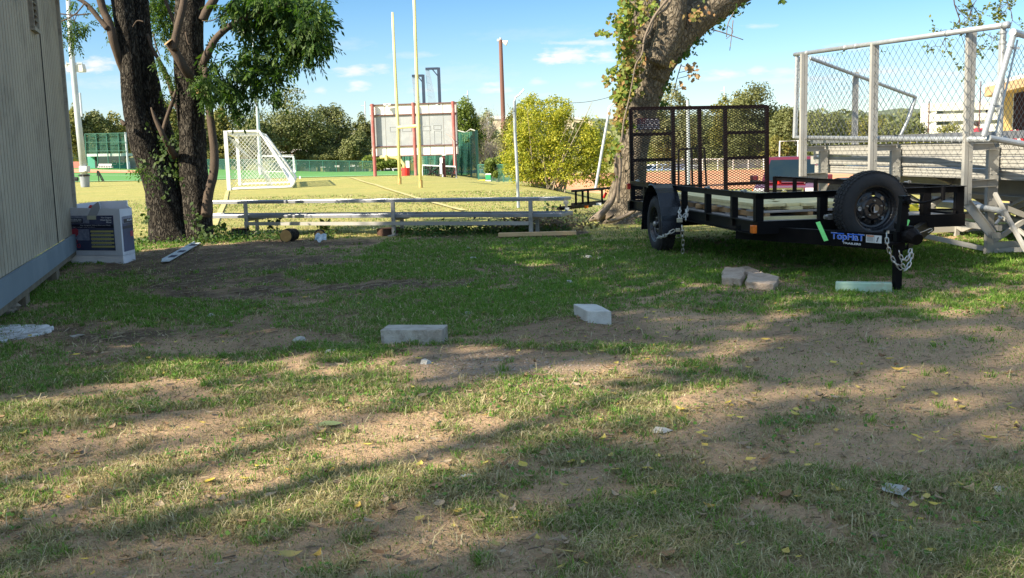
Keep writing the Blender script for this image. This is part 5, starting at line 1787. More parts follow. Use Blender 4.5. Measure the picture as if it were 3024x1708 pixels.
    mb.box(a2 + ux * W2 * .55 + ZU * .034 + nf * .0022, (.0012, .001, .062), ux, nf)
    mb.prism([a2 + ux * W2 * q[0] + ZU * q[1] + nf * .0022 for q in ((.66, .015), (.74, .012), (.84, .05), (.80, .056), (.72, .045), (.72, .03))], nf * .001)
    mk('warning_print', mb, MAT('warning_ink', (.10, .11, .12), rough=.6), parent=st)

    # safety chains hanging from the tongue around the jack
    mb = MB()
    A = P(2618, 690, 8.52); B = P(2700, 745, 8.50)
    chain_part('safety_chain', root, cat([A, P(2620, 722, 8.5), P(2634, 762, 8.5), P(2655, 790, 8.48), P(2670, 800, 8.47)], 8), .042, .005, .013)
    chain_part('safety_chain', root, cat([P(2672, 800, 8.46), P(2685, 785, 8.47), P(2692, 755, 8.5), P(2694, 725, 8.55)], 8), .042, .005, .013)
    chain_part('safety_chain', root, cat([P(2655, 742, 8.44), P(2662, 765, 8.44), P(2672, 772, 8.44), P(2682, 758, 8.46), P(2690, 735, 8.5)], 6), .040, .0045, .012)
    chain_part('safety_chain', root, cat([P(2662, 770, 8.45), P(2665, 788, 8.45), P(2674, 798, 8.45)], 5), .036, .005, .014)
    mb.lathe(P(2622, 686, 8.55), ZU, [(-.012, .014), (.012, .014)], 6); mk('chain_bolt', mb, M_CHAIN, parent=root)
    # two lime webbing tails
    for (p, q) in (((2415, 656, 9.42), (2440, 712, 9.32)), ((2684, 650, 8.95), (2673, 682, 8.9))):
        mb = MB(); a_, b_2 = P(*p), P(*q); mb.beam(a_, b_2, .042 if p[0] < 2500 else .02, .004, up=-TV); mk('tie_down_strap', mb, M_STRAP, parent=root)


build_trailer()


def build_padlock_chain():
    c = TP(-.28, 2.78, .345)
    top = P(2023, 640, 11.95)
    root = thing('lock_chain', 'zinc chain and padlocks looped between the trailer wheel and its side rail', 'chain', (top.x, top.y, .3))
    mb = MB(); Y = 11.7
    chain_part('chain_run', root, cat([P(1943, 702, Y - .0), P(1958, 699, Y - .15), P(1975, 690, Y - .2), P(1998, 676, Y - .2)], 8), .052, .006, .016)
    chain_part('chain_run', root, cat([P(2014, 668, Y - .2), P(2016, 700, Y - .2), P(2018, 742, Y - .15), P(2016, 748, Y - .15), P(2010, 749, Y - .1)], 8), .056, .006, .017)
    chain_part('chain_run', root, cat([P(2009, 615, Y), P(2006, 632, Y - .1), P(2010, 645, Y - .15)], 6), .046, .006, .015)
    chain_part('chain_run', root, cat([P(2031, 612, Y), P(2026, 630, Y - .1), P(2014, 648, Y - .15)], 6), .046, .006, .015)
    chain_part('chain_run', root, cat([P(2028, 622, Y - .05), P(2026, 645, Y - .12), P(2023, 662, Y - .15)], 6), .046, .006, .015)
    for (px, py, s) in ((2007, 651, 1), (2002, 680, .8)):
        mb = MB(); p = P(px, py, Y - .22)
        mb.box(p, (.065 * s, .028, .050 * s), TU, TV); mk('padlock', mb, MAT('brass_padlock', (.55, .50, .38), (.4, .36, .28), scale=20, rough=.4, metal=.6), parent=root, bevel=.006)


build_padlock_chain()


def build_deck_load():
    # each board of the stack is a thing
    r = random.Random(5)
    lay = []
    for layer, (z, n) in enumerate(((.668, 7), (.634, 7))):
        for i in range(n):
            a = .30 + i * .150; b0 = .45 + r.uniform(-.06, .10) + (.25 if layer and i < 2 else 0)
            lay.append((a, b0, b0 + 3.3 + r.uniform(-.05, .05), z, layer, i))
    words = ['leftmost', 'second from the left', 'third from the left', 'middle', 'third from the right', 'second from the right', 'rightmost']
    for (a, b0, b1, z, layer, i) in lay:
        mb = MB(); mb.beam(TP(a, b0, z), TP(a + .02, b1, z + .0), .140, .030)
        o = mk('lumber_board', mb, M_TREATED, loc=TP(a, b0, z))
        tag(o, 'treated pine board on the trailer, %s in the stack\'s %s layer' % (words[i], 'top' if layer == 0 else 'lower'), 'board', 'treated pine boards stacked on the trailer')
    # pallet under the boards
    root = thing('wooden_pallet', 'long weathered pallet with orange pine stringers under the board stack on the trailer', 'pallet', TP(.7, 1.5, .533))
    mb = MB()
    for i in range(3):
        a = .26 + i * .46
        mb.beam(TP(a, .35, .572), TP(a, 3.5, .572), .05, .055)
    mk('stringer', mb, M_OLDPINE, parent=root)
    mb = MB()
    for i in range(11):
        b = .42 + i * .31 + r.uniform(-.03, .03)
        mb.beam(TP(.20, b, .609), TP(1.28, b, .609), .14 if i % 2 else .10, .016)
        if i % 2: mb.beam(TP(.20, b, .541), TP(1.28, b, .541), .10, .016)
    mk('slat', mb, M_GREYPINE, parent=root)
    for (b, w) in ((1.1, .05), (1.75, .06), (2.3, .05)):
        mb = MB(); mb.lathe(TP(.16, b, .575), -TU, [(-.6, w * .6), (0, w * .6), (.01, w * .5)], 12); mk('log_block', mb, M_OLDPINE, parent=root)
    mb = MB(); mb.beam(TP(.08, .20, .56), TP(.75, .12, .56), .05, .03)
    o = mk('loose_batten', mb, M_TREATED, loc=TP(.4, .16, .60)); tag(o, 'short pale batten lying across the front of the trailer deck', 'board')
    mb = MB(); mb.box(TP(1.55, .25, .66), (.22, .30, .16), TU, TV); o = mk('cardboard_carton', mb, MAT('brown_cardboard', (.42, .29, .17), rough=.9), loc=TP(1.55, .25, .58)); tag(o, 'small brown carton on the trailer deck behind the spare wheel', 'box')
    mb = MB(); mb.box(TP(1.66, .07, .61), (.12, .05, .05), TU, TV); mb.tube([TP(1.6, .06, .63), TP(1.72, .06, .65)], .015, 8)
    o = mk('yellow_tie_down', mb, MAT('yellow_webbing', (.75, .65, .05), rough=.6), loc=TP(1.66, .07, .59)); tag(o, 'bundled yellow strap beside the brown carton on the trailer', 'strap')
    mb = MB(); p = P(2449, 641, 9.75); mb.box(p, (.05, .05, .05), TU, TV); mb.lathe(p - TU * .02, TU, [(-.03, .022), (.04, .022)], 12); mb.beam(p, p + TU * .10 - ZU * .02, .02, .02)
    o = mk('ratchet', mb, M_STEEL, loc=p); tag(o, 'small ratchet buckle on the trailer deck left of the spare wheel', 'ratchet')
    # twiggy leaf scraps on the boards
    mb = MB()
    for i, (px, py) in enumerate(((2190, 592), (2262, 600), (2330, 606), (2350, 608), (2110, 584))):
        a, b = (.45 + .12 * i, .6 + .35 * i); leaf_mesh(mb, TP(a, b, .688), .10, .04, i, .3, i)
    o = mk('board_leaf_scraps', mb, MAT('olive_dead_leaf', (.22, .18, .06), rough=.9)); tag(o, 'dead leaves lying on the top boards of the trailer load', 'leaves', kind='stuff')


build_deck_load()

# ================================================================== THINGS LYING IN THE YARD
M_CONC = MAT('pale_concrete', (.50, .47, .41), (.33, .30, .25), scale=7, rough=.9, bump=.7, bscale=50, dirt=(.19, .155, .115), dscale=9, damt=.75)
M_CONC2 = MAT('light_concrete', (.60, .59, .54), (.48, .47, .43), scale=6, rough=.9, bump=.4, bscale=50, dirt=(.3, .28, .25), dscale=5, damt=.35)


def rough_block(name, corners, h, mat, label, cat_, group=None, bevel=.006, jit=.004, seed=0, zb=-.02):
    """corners: 4+ ground points (x, y) counter-clockwise"""
    rr = random.Random(seed)
    n = len(corners); c = [sum(p[i] for p in corners) / n for i in (0, 1)]
    mb = MB(); bot = []; top = []
    z = float(surf_z(c[0], c[1]))
    pts = []
    for i in range(n):
        a = corners[i]; b = corners[(i + 1) % n]
        for k in range(5):
            t = k / 5; pts.append((a[0] + (b[0] - a[0]) * t + rr.uniform(-jit, jit), a[1] + (b[1] - a[1]) * t + rr.uniform(-jit, jit)))
    N = len(pts)
    v = [Vector((p[0], p[1], z + zb)) for p in pts] + [Vector((p[0] + rr.uniform(-jit, jit), p[1] + rr.uniform(-jit, jit), z + h / 2)) for p in pts] + [Vector((p[0], p[1], z + h + rr.uniform(-jit, jit) * .4)) for p in pts]
    f = [tuple(range(N))[::-1], tuple(range(2 * N, 3 * N))]
    for L in (0, 1):
        f += [(L * N + i, L * N + (i + 1) % N, (L + 1) * N + (i + 1) % N, (L + 1) * N + i) for i in range(N)]
    mb.add(v, f)
    o = mk(name, mb, mat, loc=(c[0], c[1], z), bevel=bevel)
    return tag(o, label, cat_, group)


def rect(p0, p1, depth, back=1):
    """front edge p0->p1 on the ground, extended away by depth"""
    d = Vector((p1[0] - p0[0], p1[1] - p0[1], 0)).normalized(); n = Vector((-d.y, d.x, 0)) * depth
    return [(p0[0], p0[1]), (p1[0], p1[1]), (p1[0] + n.x, p1[1] + n.y), (p0[0] + n.x, p0[1] + n.y)]


a = G(1125, 1017); b = G(1306, 1017)
rough_block('concrete_block', rect((a.x, a.y), (b.x, b.y), .21), .105, M_CONC, 'long stained grey concrete block lying flat and square to the view, in the middle', 'block', 'solid concrete blocks in the yard', .005, .003, 1)
a = G(1733, 955); b = G(1806, 956); k_ = G(1694, 932) - a
L4 = [(a.x, a.y), (b.x, b.y), (b.x + k_.x, b.y + k_.y), (a.x + k_.x, a.y + k_.y)]
rough_block('concrete_block', L4, .088, M_CONC2, 'clean pale concrete block turned end on, right of the long stained one', 'block', 'solid concrete blocks in the yard', .005, .003, 2)
M_PAVER = MAT('tan_split_stone', (.54, .43, .33), (.42, .32, .24), scale=9, rough=.95, bump=1, bscale=30, dirt=(.30, .215, .15), dscale=14, damt=.5)
for i, (pp, h, lab) in enumerate([
        ([(2128, 842), (2192, 846), (2200, 815), (2142, 810)], .065, 'tan retaining wall stone, front left of the three'),
        ([(2206, 852), (2290, 860), (2298, 838), (2252, 822), (2205, 824)], .072, 'tan retaining wall stone, front right and largest of the three'),
        ([(2148, 815), (2240, 822), (2240, 808), (2205, 797), (2150, 803)], .045, 'pinkish retaining wall stone lying behind the other two')]):
    cs = [(G(*q).x, G(*q).y) for q in pp]
    rough_block('retaining_wall_stone', cs, h, M_PAVER, lab, 'stone', 'three retaining wall stones in front of the trailer', .012, .012, 20 + i)
M_MINT = MAT('mint_green_treated_wood', (.33, .50, .36), (.44, .58, .44), scale=5, rough=.85, stretch=(1, 6, 6), dirt=(.40, .32, .20), dscale=7, damt=.6)
a = G(2467, 863); b = G(2634, 866)
rough_block('timber_post', rect((a.x, a.y), (b.x, b.y), .11), .095, M_MINT, 'mint green treated timber offcut lying beside the trailer jack', 'timber', None, .008, .002, 5)
a = G(1472, 703); b = G(1702, 697)
mb = MB(); zz = .045
mb.beam(Vector((a.x, a.y, zz)), Vector((b.x, b.y, zz)), .09, .06)
o = mk('pine_plank', mb, MAT('fresh_pine', (.66, .47, .25), (.56, .38, .19), scale=4, rough=.75, stretch=(1, 8, 8)), loc=(a.x, a.y, 0), bevel=.006); tag(o, 'fresh pine plank lying in the grass in front of the big tree', 'plank')
# folded silvery striped strip near the tree
a = G(488, 779); b = G(583, 725)
d = (b - a).normalized(); root = thing('spirit_level', 'silver and black striped aluminium strip lying on the mulch by the left tree', 'level', (a.x, a.y, 0))
mb = MB(); mb.beam(a + ZU * .03, b + ZU * .035, .10, .012); mb.beam(a + ZU * .045 + Vector((-.045, .02, 0)), b + ZU * .05 + Vector((-.045, .02, 0)), .008, .03); mk('rail', mb, MAT('pale_aluminium', (.55, .60, .62), (.42, .46, .48), scale=8, rough=.5), parent=root)
mb = MB()
for t in (.16, .42, .80): mb.beam(a + (b - a) * t + ZU * .040, a + (b - a) * (t + .10) + ZU * .041, .085, .006)
mk('dark_band', mb, MAT('navy_band', (.03, .035, .07), rough=.6), parent=root)
# slab and rock at the left edge
c = G(20, 990)
rr = random.Random(6); pts = []
for k in range(14):
    t = 2 * math.pi * k / 14; rx = G(150, 990).x - c.x; q = rr.uniform(.85, 1.12)
    pts.append((c.x - .1 + math.cos(t) * rx * 1.1 * q, c.y + math.sin(t) * .43 * q))
rough_block('concrete_footing', pts, .018, MAT('white_chalky_concrete', (.78, .78, .78), (.46, .45, .43), scale=9, rough=.95, bump=1, bscale=30, dirt=(.30, .25, .22), dscale=5, damt=.7, contrast=1.6), 'white chalky concrete slab flush with the ground at the left edge', 'slab', None, .004, .012, 7)


def rock(name, px, py, r, mat, label, sq=(1, .8, .7), seed=1, cat_='rock', group=None):
    p = G(px, py); z = float(surf_z(p.x, p.y)); mb = MB(); n1, n2 = 9, 14; rr2 = Vector((seed * 3.1, seed, 0))
    for i in range(n1 + 1):
        th = math.pi * i / n1
        for k in range(n2):
            ph = 2 * math.pi * k / n2
            v = Vector((math.sin(th) * math.cos(ph), math.sin(th) * math.sin(ph), math.cos(th)))
            q = r * (1 + .35 * mnoise.noise(v * 1.6 + rr2) + .12 * mnoise.noise(v * 5 + rr2))
            mb.v.append((p.x + v.x * q * sq[0], p.y + v.y * q * sq[1], z + r * sq[2] * .55 + v.z * q * sq[2]))
    for i in range(n1):
        for k in range(n2):
            mb.f.append((i * n2 + k, i * n2 + (k + 1) % n2, (i + 1) * n2 + (k + 1) % n2, (i + 1) * n2 + k)); mb.m.append(0)
    o = mk(name, mb, mat, loc=(p.x, p.y, z)); return tag(o, label, cat_, group)


rock('limestone_rock', 12, 928, .11, MAT('tan_limestone', (.36, .31, .25), (.26, .22, .18), scale=10, rough=.95, bump=1, bscale=25), 'tan limestone lump at the left edge, above the white slab', (1.2, .9, .8), 2)
rock('limestone_rock', 28, 903, .05, M_CONC2, 'small pale rock lying on top of the tan lump at the left edge', (1.3, .8, .6), 4)

# stumps and log ends between the left tree and the bench
M_LOGEND = MAT('orange_log_end', (.50, .30, .10), (.36, .20, .07), scale=18, rough=.85)
def log(px, py, r, L, ang, label):
    p = G(px, py); d = Vector((math.sin(ang), math.cos(ang), 0)); z = r * .95
    root = thing('cut_log', label, 'log', (p.x, p.y, 0), 'cut logs and stumps in front of the bench')
    mb = MB(); a = Vector((p.x, p.y, z)); mb.tube([a, a + d * L * .5, a + d * L], [r, r * 1.08, r * .95], 18, bump=.12, bs=8); mk('bark', mb, BARK_L, parent=root, smooth=True)
    mb = MB(); mb.lathe(a - d * .012, d, [(0, r * .86), (.014, r * .93)], 18); mk('cut_end', mb, M_LOGEND, parent=root)


log(845, 716, .10, .34, .15, 'cut log with a bright orange end facing the yard, left of the wrapper')
log(945, 708, .075, .35, -.2, 'smaller cut log end behind the crushed wrapper')
p = G(712, 696); root = thing('tree_stump', 'flat sawn stump close to the near tree, under the bench end', 'stump', (p.x, p.y, 0), 'cut logs and stumps in front of the bench')
mb = MB(); mb.tube([(p.x, p.y, -.05), (p.x, p.y, .12)], [.17, .15], 18, bump=.1); mk('bark', mb, BARK_L, parent=root); mb = MB(); mb.lathe((p.x, p.y, .118), ZU, [(0, .14), (.006, .135)], 18); mk('cut_end', mb, M_LOGEND, parent=root)
p = G(1150, 694); mb = MB(); mb.beam(Vector((p.x - .14, p.y - .1, .05)), Vector((p.x + .12, p.y + .1, .06)), .2, .12)
o = mk('wood_block', mb, MAT('rusty_brown_wood', (.14, .075, .05), (.09, .05, .04), scale=9, rough=.95), loc=(p.x, p.y, 0), bevel=.01); tag(o, 'dark reddish wood block wedged under the middle bench leg', 'wood block')
p = G(948, 722); mb = MB(); rr = random.Random(2); g = 7
for j in range(g):
    for i in range(g):
        mb.v.append((p.x + (i / 6 - .5) * .17, p.y + (j / 6 - .5) * .08, .03 + rr.uniform(0, .05) + .09 * j / 6))
for j in range(g - 1):
    for i in range(g - 1): mb.f.append((j * g + i, j * g + i + 1, (j + 1) * g + i + 1, (j + 1) * g + i)); mb.m.append(0)
o = mk('crushed_wrapper', mb, MAT('silver_blue_wrapper', (.62, .68, .72), (.25, .34, .42), scale=16, rough=.35, contrast=2), loc=(p.x, p.y, 0)); tag(o, 'crushed silver and blue plastic wrapper in front of the cut logs', 'wrapper')
# brush pile by the right end of the bench
root_p = G(1580, 686); root = thing('brush_pile', 'pile of cut twigs, dead vine and leaves under the right end of the bench', 'brush pile', (root_p.x, root_p.y, 0))
mb = MB(); rr = random.Random(8)
for i in range(120):
    q = Vector((root_p.x + rr.gauss(0, .42), root_p.y + rr.gauss(.25, .2), abs(rr.gauss(.05, .09)))); d = Vector((rr.uniform(-1, 1), rr.uniform(-.6, .6), rr.uniform(-.1, .5))) * rr.uniform(.12, .38)
    mb.tube([q, q + d * .5 + Vector((0, 0, rr.uniform(-.03, .06))), q + d], [.008, .006, .003], 5, cap=False)
mk('twig', mb, MAT('dead_twig', (.20, .155, .115), (.12, .09, .07), scale=9), parent=root)
r_ = np.random.default_rng(3); n = 700
C = np.stack([root_p.x + r_.normal(0, .52, n), root_p.y + r_.normal(.25, .22, n), np.abs(r_.normal(.04, .12, n))], -1)
V, Fc = leaf_quads(C, np.tile([0, -.5, .8], (n, 1)), .075, r_, .6)
npmesh('dead_leaves', V, Fc, LEAF('brush_leaf', [(.05, .07, .02), (.16, .11, .06), (.08, .07, .04), (.24, .18, .12), (.04, .06, .02)]), parent=root)
# weeds
M_WEED = LEAF('weed_leaf', [(.03, .07, .02), (.05, .10, .025), (.07, .13, .03)])
for i, (px, py, hpx, lab) in enumerate([(800, 690, 62, 'tall leafy weed in front of the bench, left of the orange log end'), (650, 690, 34, 'small dark weed at the foot of the near tree by the bench'), (955, 695, 50, 'weed with two curled leaves behind the crushed wrapper'), (1620, 665, 90, 'thin weedy shoots against the right end of the bench')]):
    p = G(px, py); root = thing('weed', lab, 'weed', (p.x, p.y, 0), 'weeds in front of the bench')
    mb = MB(); rr = random.Random(50 + i); C = []
    H = hpx * 16.5 / F_PX
    for k in range(4):
        q = Vector((p.x + rr.uniform(-.12, .12), p.y, 0)); t = q + Vector((rr.uniform(-.12, .12), 0, H * rr.uniform(.6, 1)))
        mb.tube([q, (q + t) / 2, t], [.006, .004, .003], 5, cap=False)
        for _ in range(6): C.append(q + (t - q) * rr.uniform(.3, 1) + Vector((rr.uniform(-.05, .05), rr.uniform(-.05, .05), 0)))
    mk('stem', mb, BARK_S, parent=root)
    C = np.array(C); V, Fc = leaf_quads(C, np.tile([0, -1., .3], (len(C), 1)), .10, r_, .65); npmesh('foliage', V, Fc, M_WEED, parent=root)


def build_undergrowth():
    r = np.random.default_rng(71); n = 9000
    x = r.uniform(-6, 2.6, n); y = 16.35 + r.normal(0, .32, n) + np.where(x > 1.0, .9, 0)
    k = (fbm(x, y * 0 + 3, 1.3, 12, 3) > .42) | (x < -4.6)
    x, y = x[k], y[k]
    C = np.stack([x, y, surf_z(x, y) + np.abs(r.normal(0, .055, len(x)))], -1)
    V, Fc = leaf_quads(C, np.tile([0, -.6, .8], (len(x), 1)), .055, r, .6)
    o = npmesh('ground_cover', V, Fc, LEAF('ground_cover_leaf', [(.03, .075, .015), (.05, .12, .02), (.09, .15, .03), (.14, .12, .05)]))
    tag(o, 'low weedy ground cover along the shade edge below the bench', 'ground cover', kind='stuff')


build_undergrowth()

# ================================================================== CARDBOARD BIN
def build_bin():
    M_CB = MAT('white_corrugated_board', (.72, .71, .74), (.64, .63, .67), scale=3, rough=.8, dirt=(.40, .39, .42), dscale=3, damt=.3)
    M_NAVY = MAT('navy_print', (.030, .030, .070), (.075, .085, .16), scale=2.5, rough=.55, contrast=1.3)
    M_BLK = MAT('black_print', (.012, .012, .03), rough=.5)
    M_YB = MAT('dull_yellow_print', (.52, .46, .15), (.44, .40, .13), scale=5, rough=.6)
    M_RP = MAT('red_print', (.45, .05, .07), (.36, .04, .06), scale=8, rough=.6)
    M_WP = MAT('white_print', (.68, .68, .72), rough=.6)
    M_GP = MAT('grey_plate_print', (.26, .27, .34), (.16, .17, .24), scale=24, rough=.5, contrast=2)
    # octagonal wall: front face, right chamfer, right side, back ...
    z1 = .74
    F0 = P(195, 770, 13.25); F0.z = 0; F1 = P(365, 776, 12.95); F1.z = 0
    R1 = P(400, 760, 13.35); R1.z = 0
    loop = [F0, F1, R1, Vector((R1.x - .20, R1.y + .40, 0)), Vector((F1.x - .27, R1.y + .62, 0)), Vector((F0.x + .15, R1.y + .8, 0)), Vector((F0.x - .15, F0.y + .45, 0))]
    c = sum(loop, Vector()) / len(loop)
    root = thing('cardboard_bin', 'open white cardboard bin with navy printed product panels, against the shed corner', 'box', c)
    tops = [.73, .70, .69, .71, .77, .76, .74]
    mb = MB(); n = len(loop)
    for i in range(n):
        a, b = loop[i], loop[(i + 1) % n]; ia = a + (c - a).normalized() * .012; ib = b + (c - b).normalized() * .012
        ta, tb = tops[i], tops[(i + 1) % n]
        mb.hexa([a, b, ib, ia, a + ZU * ta, b + ZU * tb, ib + ZU * tb, ia + ZU * ta])
    mk('wall', mb, M_CB, parent=root)
    mb = MB(); mb.prism([q + ZU * .10 for q in loop], ZU * .01); mk('floor', mb, M_CB, parent=root)
    # folded flap and tape
    ux = (F1 - F0).normalized(); nf = Vector((ux.y, -ux.x, 0)); LW = (F1 - F0).length
    mb = MB(); q = F0 + ux * LW * .55 + nf * .004
    mb.prism([q + ZU * .60 + ux * -.10, q + ZU * .61 + ux * .05, q + ZU * .73 + ux * .12, q + ZU * .80 + ux * .10, q + ZU * .745 + ux * .0], nf * .006); fl = mk('bent_flap', mb, MAT('tape_board', (.42, .42, .45), rough=.5), parent=root)
    mb = MB(); mb.box(q + ux * -.02 + ZU * .595 + nf * .012, (.14, .002, .05), ux, nf); mk('paper_label', mb, MAT('cream_label', (.60, .58, .42), rough=.6), parent=root)

    def pan(x0, x1, z0, z1_, mat, name, off, base=F0, u=ux, nn=nf):
        mb = MB(); mb.box(base + u * (x0 + x1) / 2 + ZU * (z0 + z1_) / 2 + nn * off, (x1 - x0, .002, z1_ - z0), u, nn); return mk(name, mb, mat, parent=root)
    x0, x1 = .02, LW * .885
    pan(x0, x1, .17, .62, M_NAVY, 'printed_panel', .002)
    pan(x0, x0 + (x1 - x0) * .52, .52, .62, M_GP, 'printed_plate', .0045)
    pan(x0, x1, .460, .505, M_BLK, 'printed_band', .0045)
    pan(x0, x0 + (x1 - x0) * .50, .30, .445, M_GP, 'printed_plate', .0045)
    xm = x0 + (x1 - x0) * .53
    for k in range(5):
        pan(xm, x1 - .012, .405 - k * .049, .428 - k * .049, M_YB, 'yellow_stripe', .0050)
    for k in range(4):
        text_mesh('small_print', 'mixes concrete stucco and mortar', M_WP, root, F0 + ux * (xm + .01) + ZU * (.388 - k * .049) + nf * .006, ux, ZU, .012, .0005, width=x1 - xm - .06)
    pan(x0 + .10, x0 + .31, .525, .585, M_BLK, 'logo_box', .0065)
    text_mesh('brand_lettering', 'KUSHLAN', M_WP, root, F0 + ux * (x0 + .125) + ZU * .556 + nf * .0085, ux, ZU, .022, .0006, width=.165, bold=.03)
    text_mesh('brand_lettering', 'PRODUCTS, LLC', M_WP, root, F0 + ux * (x0 + .125) + ZU * .535 + nf * .0085, ux, ZU, .012, .0006, width=.165, bold=.02)
    text_mesh('slogan_lettering', 'The Original', M_WP, root, F0 + ux * (x1 - .19) + ZU * .580 + nf * .0065, ux, ZU, .022, .0006, width=.165, bold=.02)
    text_mesh('slogan_lettering', 'Wheel Barrow', M_WP, root, F0 + ux * (x1 - .205) + ZU * .552 + nf * .0065, ux, ZU, .022, .0006, width=.18, bold=.02)
    text_mesh('slogan_lettering', 'Mixer', M_WP, root, F0 + ux * (x1 - .11) + ZU * .524 + nf * .0065, ux, ZU, .022, .0006, width=.085, bold=.02)
    text_mesh('small_print', 'The Original Wheel Barrow Mixer', M_WP, root, F0 + ux * (x0 + .26) + ZU * .486 + nf * .0075, ux, ZU, .016, .0005, width=x1 - x0 - .30)
    text_mesh('small_print', 'portable light weight easy to clean', M_WP, root, F0 + ux * (x0 + .02) + ZU * .466 + nf * .0075, ux, ZU, .010, .0005, width=(x1 - x0) * .6)
    text_mesh('small_print', 'kushlanproducts', M_WP, root, F0 + ux * (x0 + .03) + ZU * .215 + nf * .006, ux, ZU, .010, .0005, width=.15)
    # printed wheelbarrow mixer: drum, handles, wheels
    mb = MB(); qc = F0 + ux * (x0 + .165) + ZU * .395 + nf * .0065
    mb.prism([qc + ux * a + ZU * b for a, b in ((-.055, .02), (-.03, .055), (.03, .06), (.06, .04), (.055, -.02), (.01, -.045), (-.03, -.03))], nf * .001)
    for (cx_, cz_, r1, r2) in ((.05, -.165, .030, .016), (.02, -.105, .020, .012)):
        for k in range(12):
            t0, t1 = 2 * math.pi * k / 12, 2 * math.pi * (k + 1) / 12; cc = qc + ux * cx_ + ZU * cz_
            e = [cc + (ux * math.cos(t) + ZU * math.sin(t)) * rr_ for t, rr_ in ((t0, r1), (t1, r1), (t1, r2), (t0, r2))]
            mb.prism(e, nf * .001)
    mk('printed_mixer', mb, M_RP, parent=root)
    mb = MB()
    for (a0, b0, a1, b1) in ((-.14, -.06, .03, -.045), (-.10, -.12, .0, -.03), (.0, -.045, .03, -.11), (.03, -.11, .05, -.15), (-.04, -.02, -.09, -.05)):
        mb.beam(qc + ux * a0 + ZU * b0 + nf * .002, qc + ux * a1 + ZU * b1 + nf * .002, .008, .001, up=nf)
    mk('printed_frame', mb, M_BLK, parent=root)
    # side panel on the chamfered face
    u2 = (R1 - F1).normalized(); n2 = Vector((u2.y, -u2.x, 0)); L2 = (R1 - F1).length
    def p2(x0_, x1_, a, b, m, nm, off=.002): return pan(x0_, x1_, a, b, m, nm, off, F1, u2, n2)
    p2(.05, L2 - .01, .15, .60, M_NAVY, 'printed_panel'); p2(.05, L2 - .01, .51, .60, M_GP, 'printed_plate', .0045); p2(.05, L2 - .01, .44, .475, M_BLK, 'printed_band', .0045)
    p2(.09, L2 - .02, .515, .565, M_BLK, 'logo_box', .0065)
    text_mesh('brand_lettering', 'KUS', M_WP, root, F1 + u2 * (L2 * .5) + ZU * .535 + n2 * .0085, u2, ZU, .022, .0006, width=L2 * .4, bold=.03)
    p2(L2 - .12, L2 - .02, .33, .40, M_RP, 'printed_mixer', .0050)
    # red thing inside
    p = c + Vector((-.10, -.1, .70)); mb = MB(); mb.lathe(p, (.2, .1, 1), [(-.06, .06), (0, .075), (.03, .06), (.035, .0)], 14); o = mk('red_bottle', mb, MAT('red_plastic', (.6, .04, .05), rough=.4), loc=p); tag(o, 'red plastic container sticking up inside the cardboard bin', 'container')


build_bin()

# ================================================================== LOW BENCH
M_ALU = MAT('brushed_aluminium', (.33, .34, .37), (.27, .28, .30), scale=5, rough=.45, metal=.7, stretch=(1, 1, 1), dirt=(.42, .40, .36), dscale=3, damt=.4)
M_ALUF = MAT('dull_aluminium', (.41, .40, .365), (.33, .32, .295), scale=4, rough=.6, metal=.25, dirt=(.26, .24, .20), dscale=1.2, damt=.22)


def build_bench():
    zs, zf = .555, .315
    A = Vector((-5.4, 17.55, 0)); B = Vector((.82, 15.25, 0)); d = (B - A).normalized(); n = Vector((-d.y, d.x, 0))
    if n.y < 0: n = -n
    root = thing('bleacher_bench', 'long low aluminium bench with a foot plank at the edge of the field', 'bench', (A + B) / 2)
    mb = MB(); mb.beam(A + n * .18 + ZU * zs, B + n * .18 + ZU * zs, .36, .045)
    for k in (.06, .12, .18, .24, .30): mb.beam(A + n * k + ZU * (zs + .024), B + n * k + ZU * (zs + .024), .012, .005)
    mk('seat', mb, M_ALU, parent=root, bevel=.006)
    e = B - d * .05
    mb = MB(); mb.beam(A + n * .30 + ZU * zf, e + n * .30 + ZU * zf, .62, .05)
    for k in (.05, .15, .25, .35, .45, .55): mb.beam(A + n * k + ZU * (zf + .027), e + n * k + ZU * (zf + .027), .014, .005)
    mk('foot_plank', mb, M_ALU, parent=root, bevel=.006)
    mb = MB(); mb.beam(A + d * 1.0 - n * .05 + ZU * .20, B - d * .55 - n * .05 + ZU * .20, .04, .055); mk('brace', mb, M_ALUF, parent=root)
    for px in (728, 1163, 1570):
        # leg where the photograph shows it along the bench line
        best = min((abs(CX + F_PX * ((A + (B - A) * i / 300 + ZU * .4) - EYE).dot(_R) / ((A + (B - A) * i / 300 + ZU * .4) - EYE).dot(_F) - px), i) for i in range(301))
        q = A + (B - A) * best[1] / 300 - n * .02
        mb = MB(); mb.beam(q + ZU * .0, q + ZU * (zs - .02), .055, .04, up=n); mb.beam(q + n * .3 + ZU * .0, q + n * .3 + ZU * (zf - .02), .05, .04, up=n)
        mb.beam(q - n * .02 + ZU * (zf - .05), q + n * .55 + ZU * (zf - .05), .04, .05); mb.box(q + n * .15 + ZU * .01, (.10, .55, .02), d, n)
        mk('leg', mb, M_ALUF, parent=root)
    mb = MB()
    for (px, t) in ((0, .62), (0, .80)): mb.box(A + (B - A) * t + n * .25 + ZU * (zf + .04), (.12, .04, .015), d, n)
    mk('bolt_plate', mb, M_STEEL, parent=root)


build_bench()

# ================================================================== FIELD FURNITURE
M_WHITE = MAT('white_powder_coat', (.80, .80, .80), (.72, .72, .72), scale=6, rough=.45)
M_NETW = MAT('white_net_cord', (.78, .78, .74), (.66, .66, .62), scale=6, rough=.9)


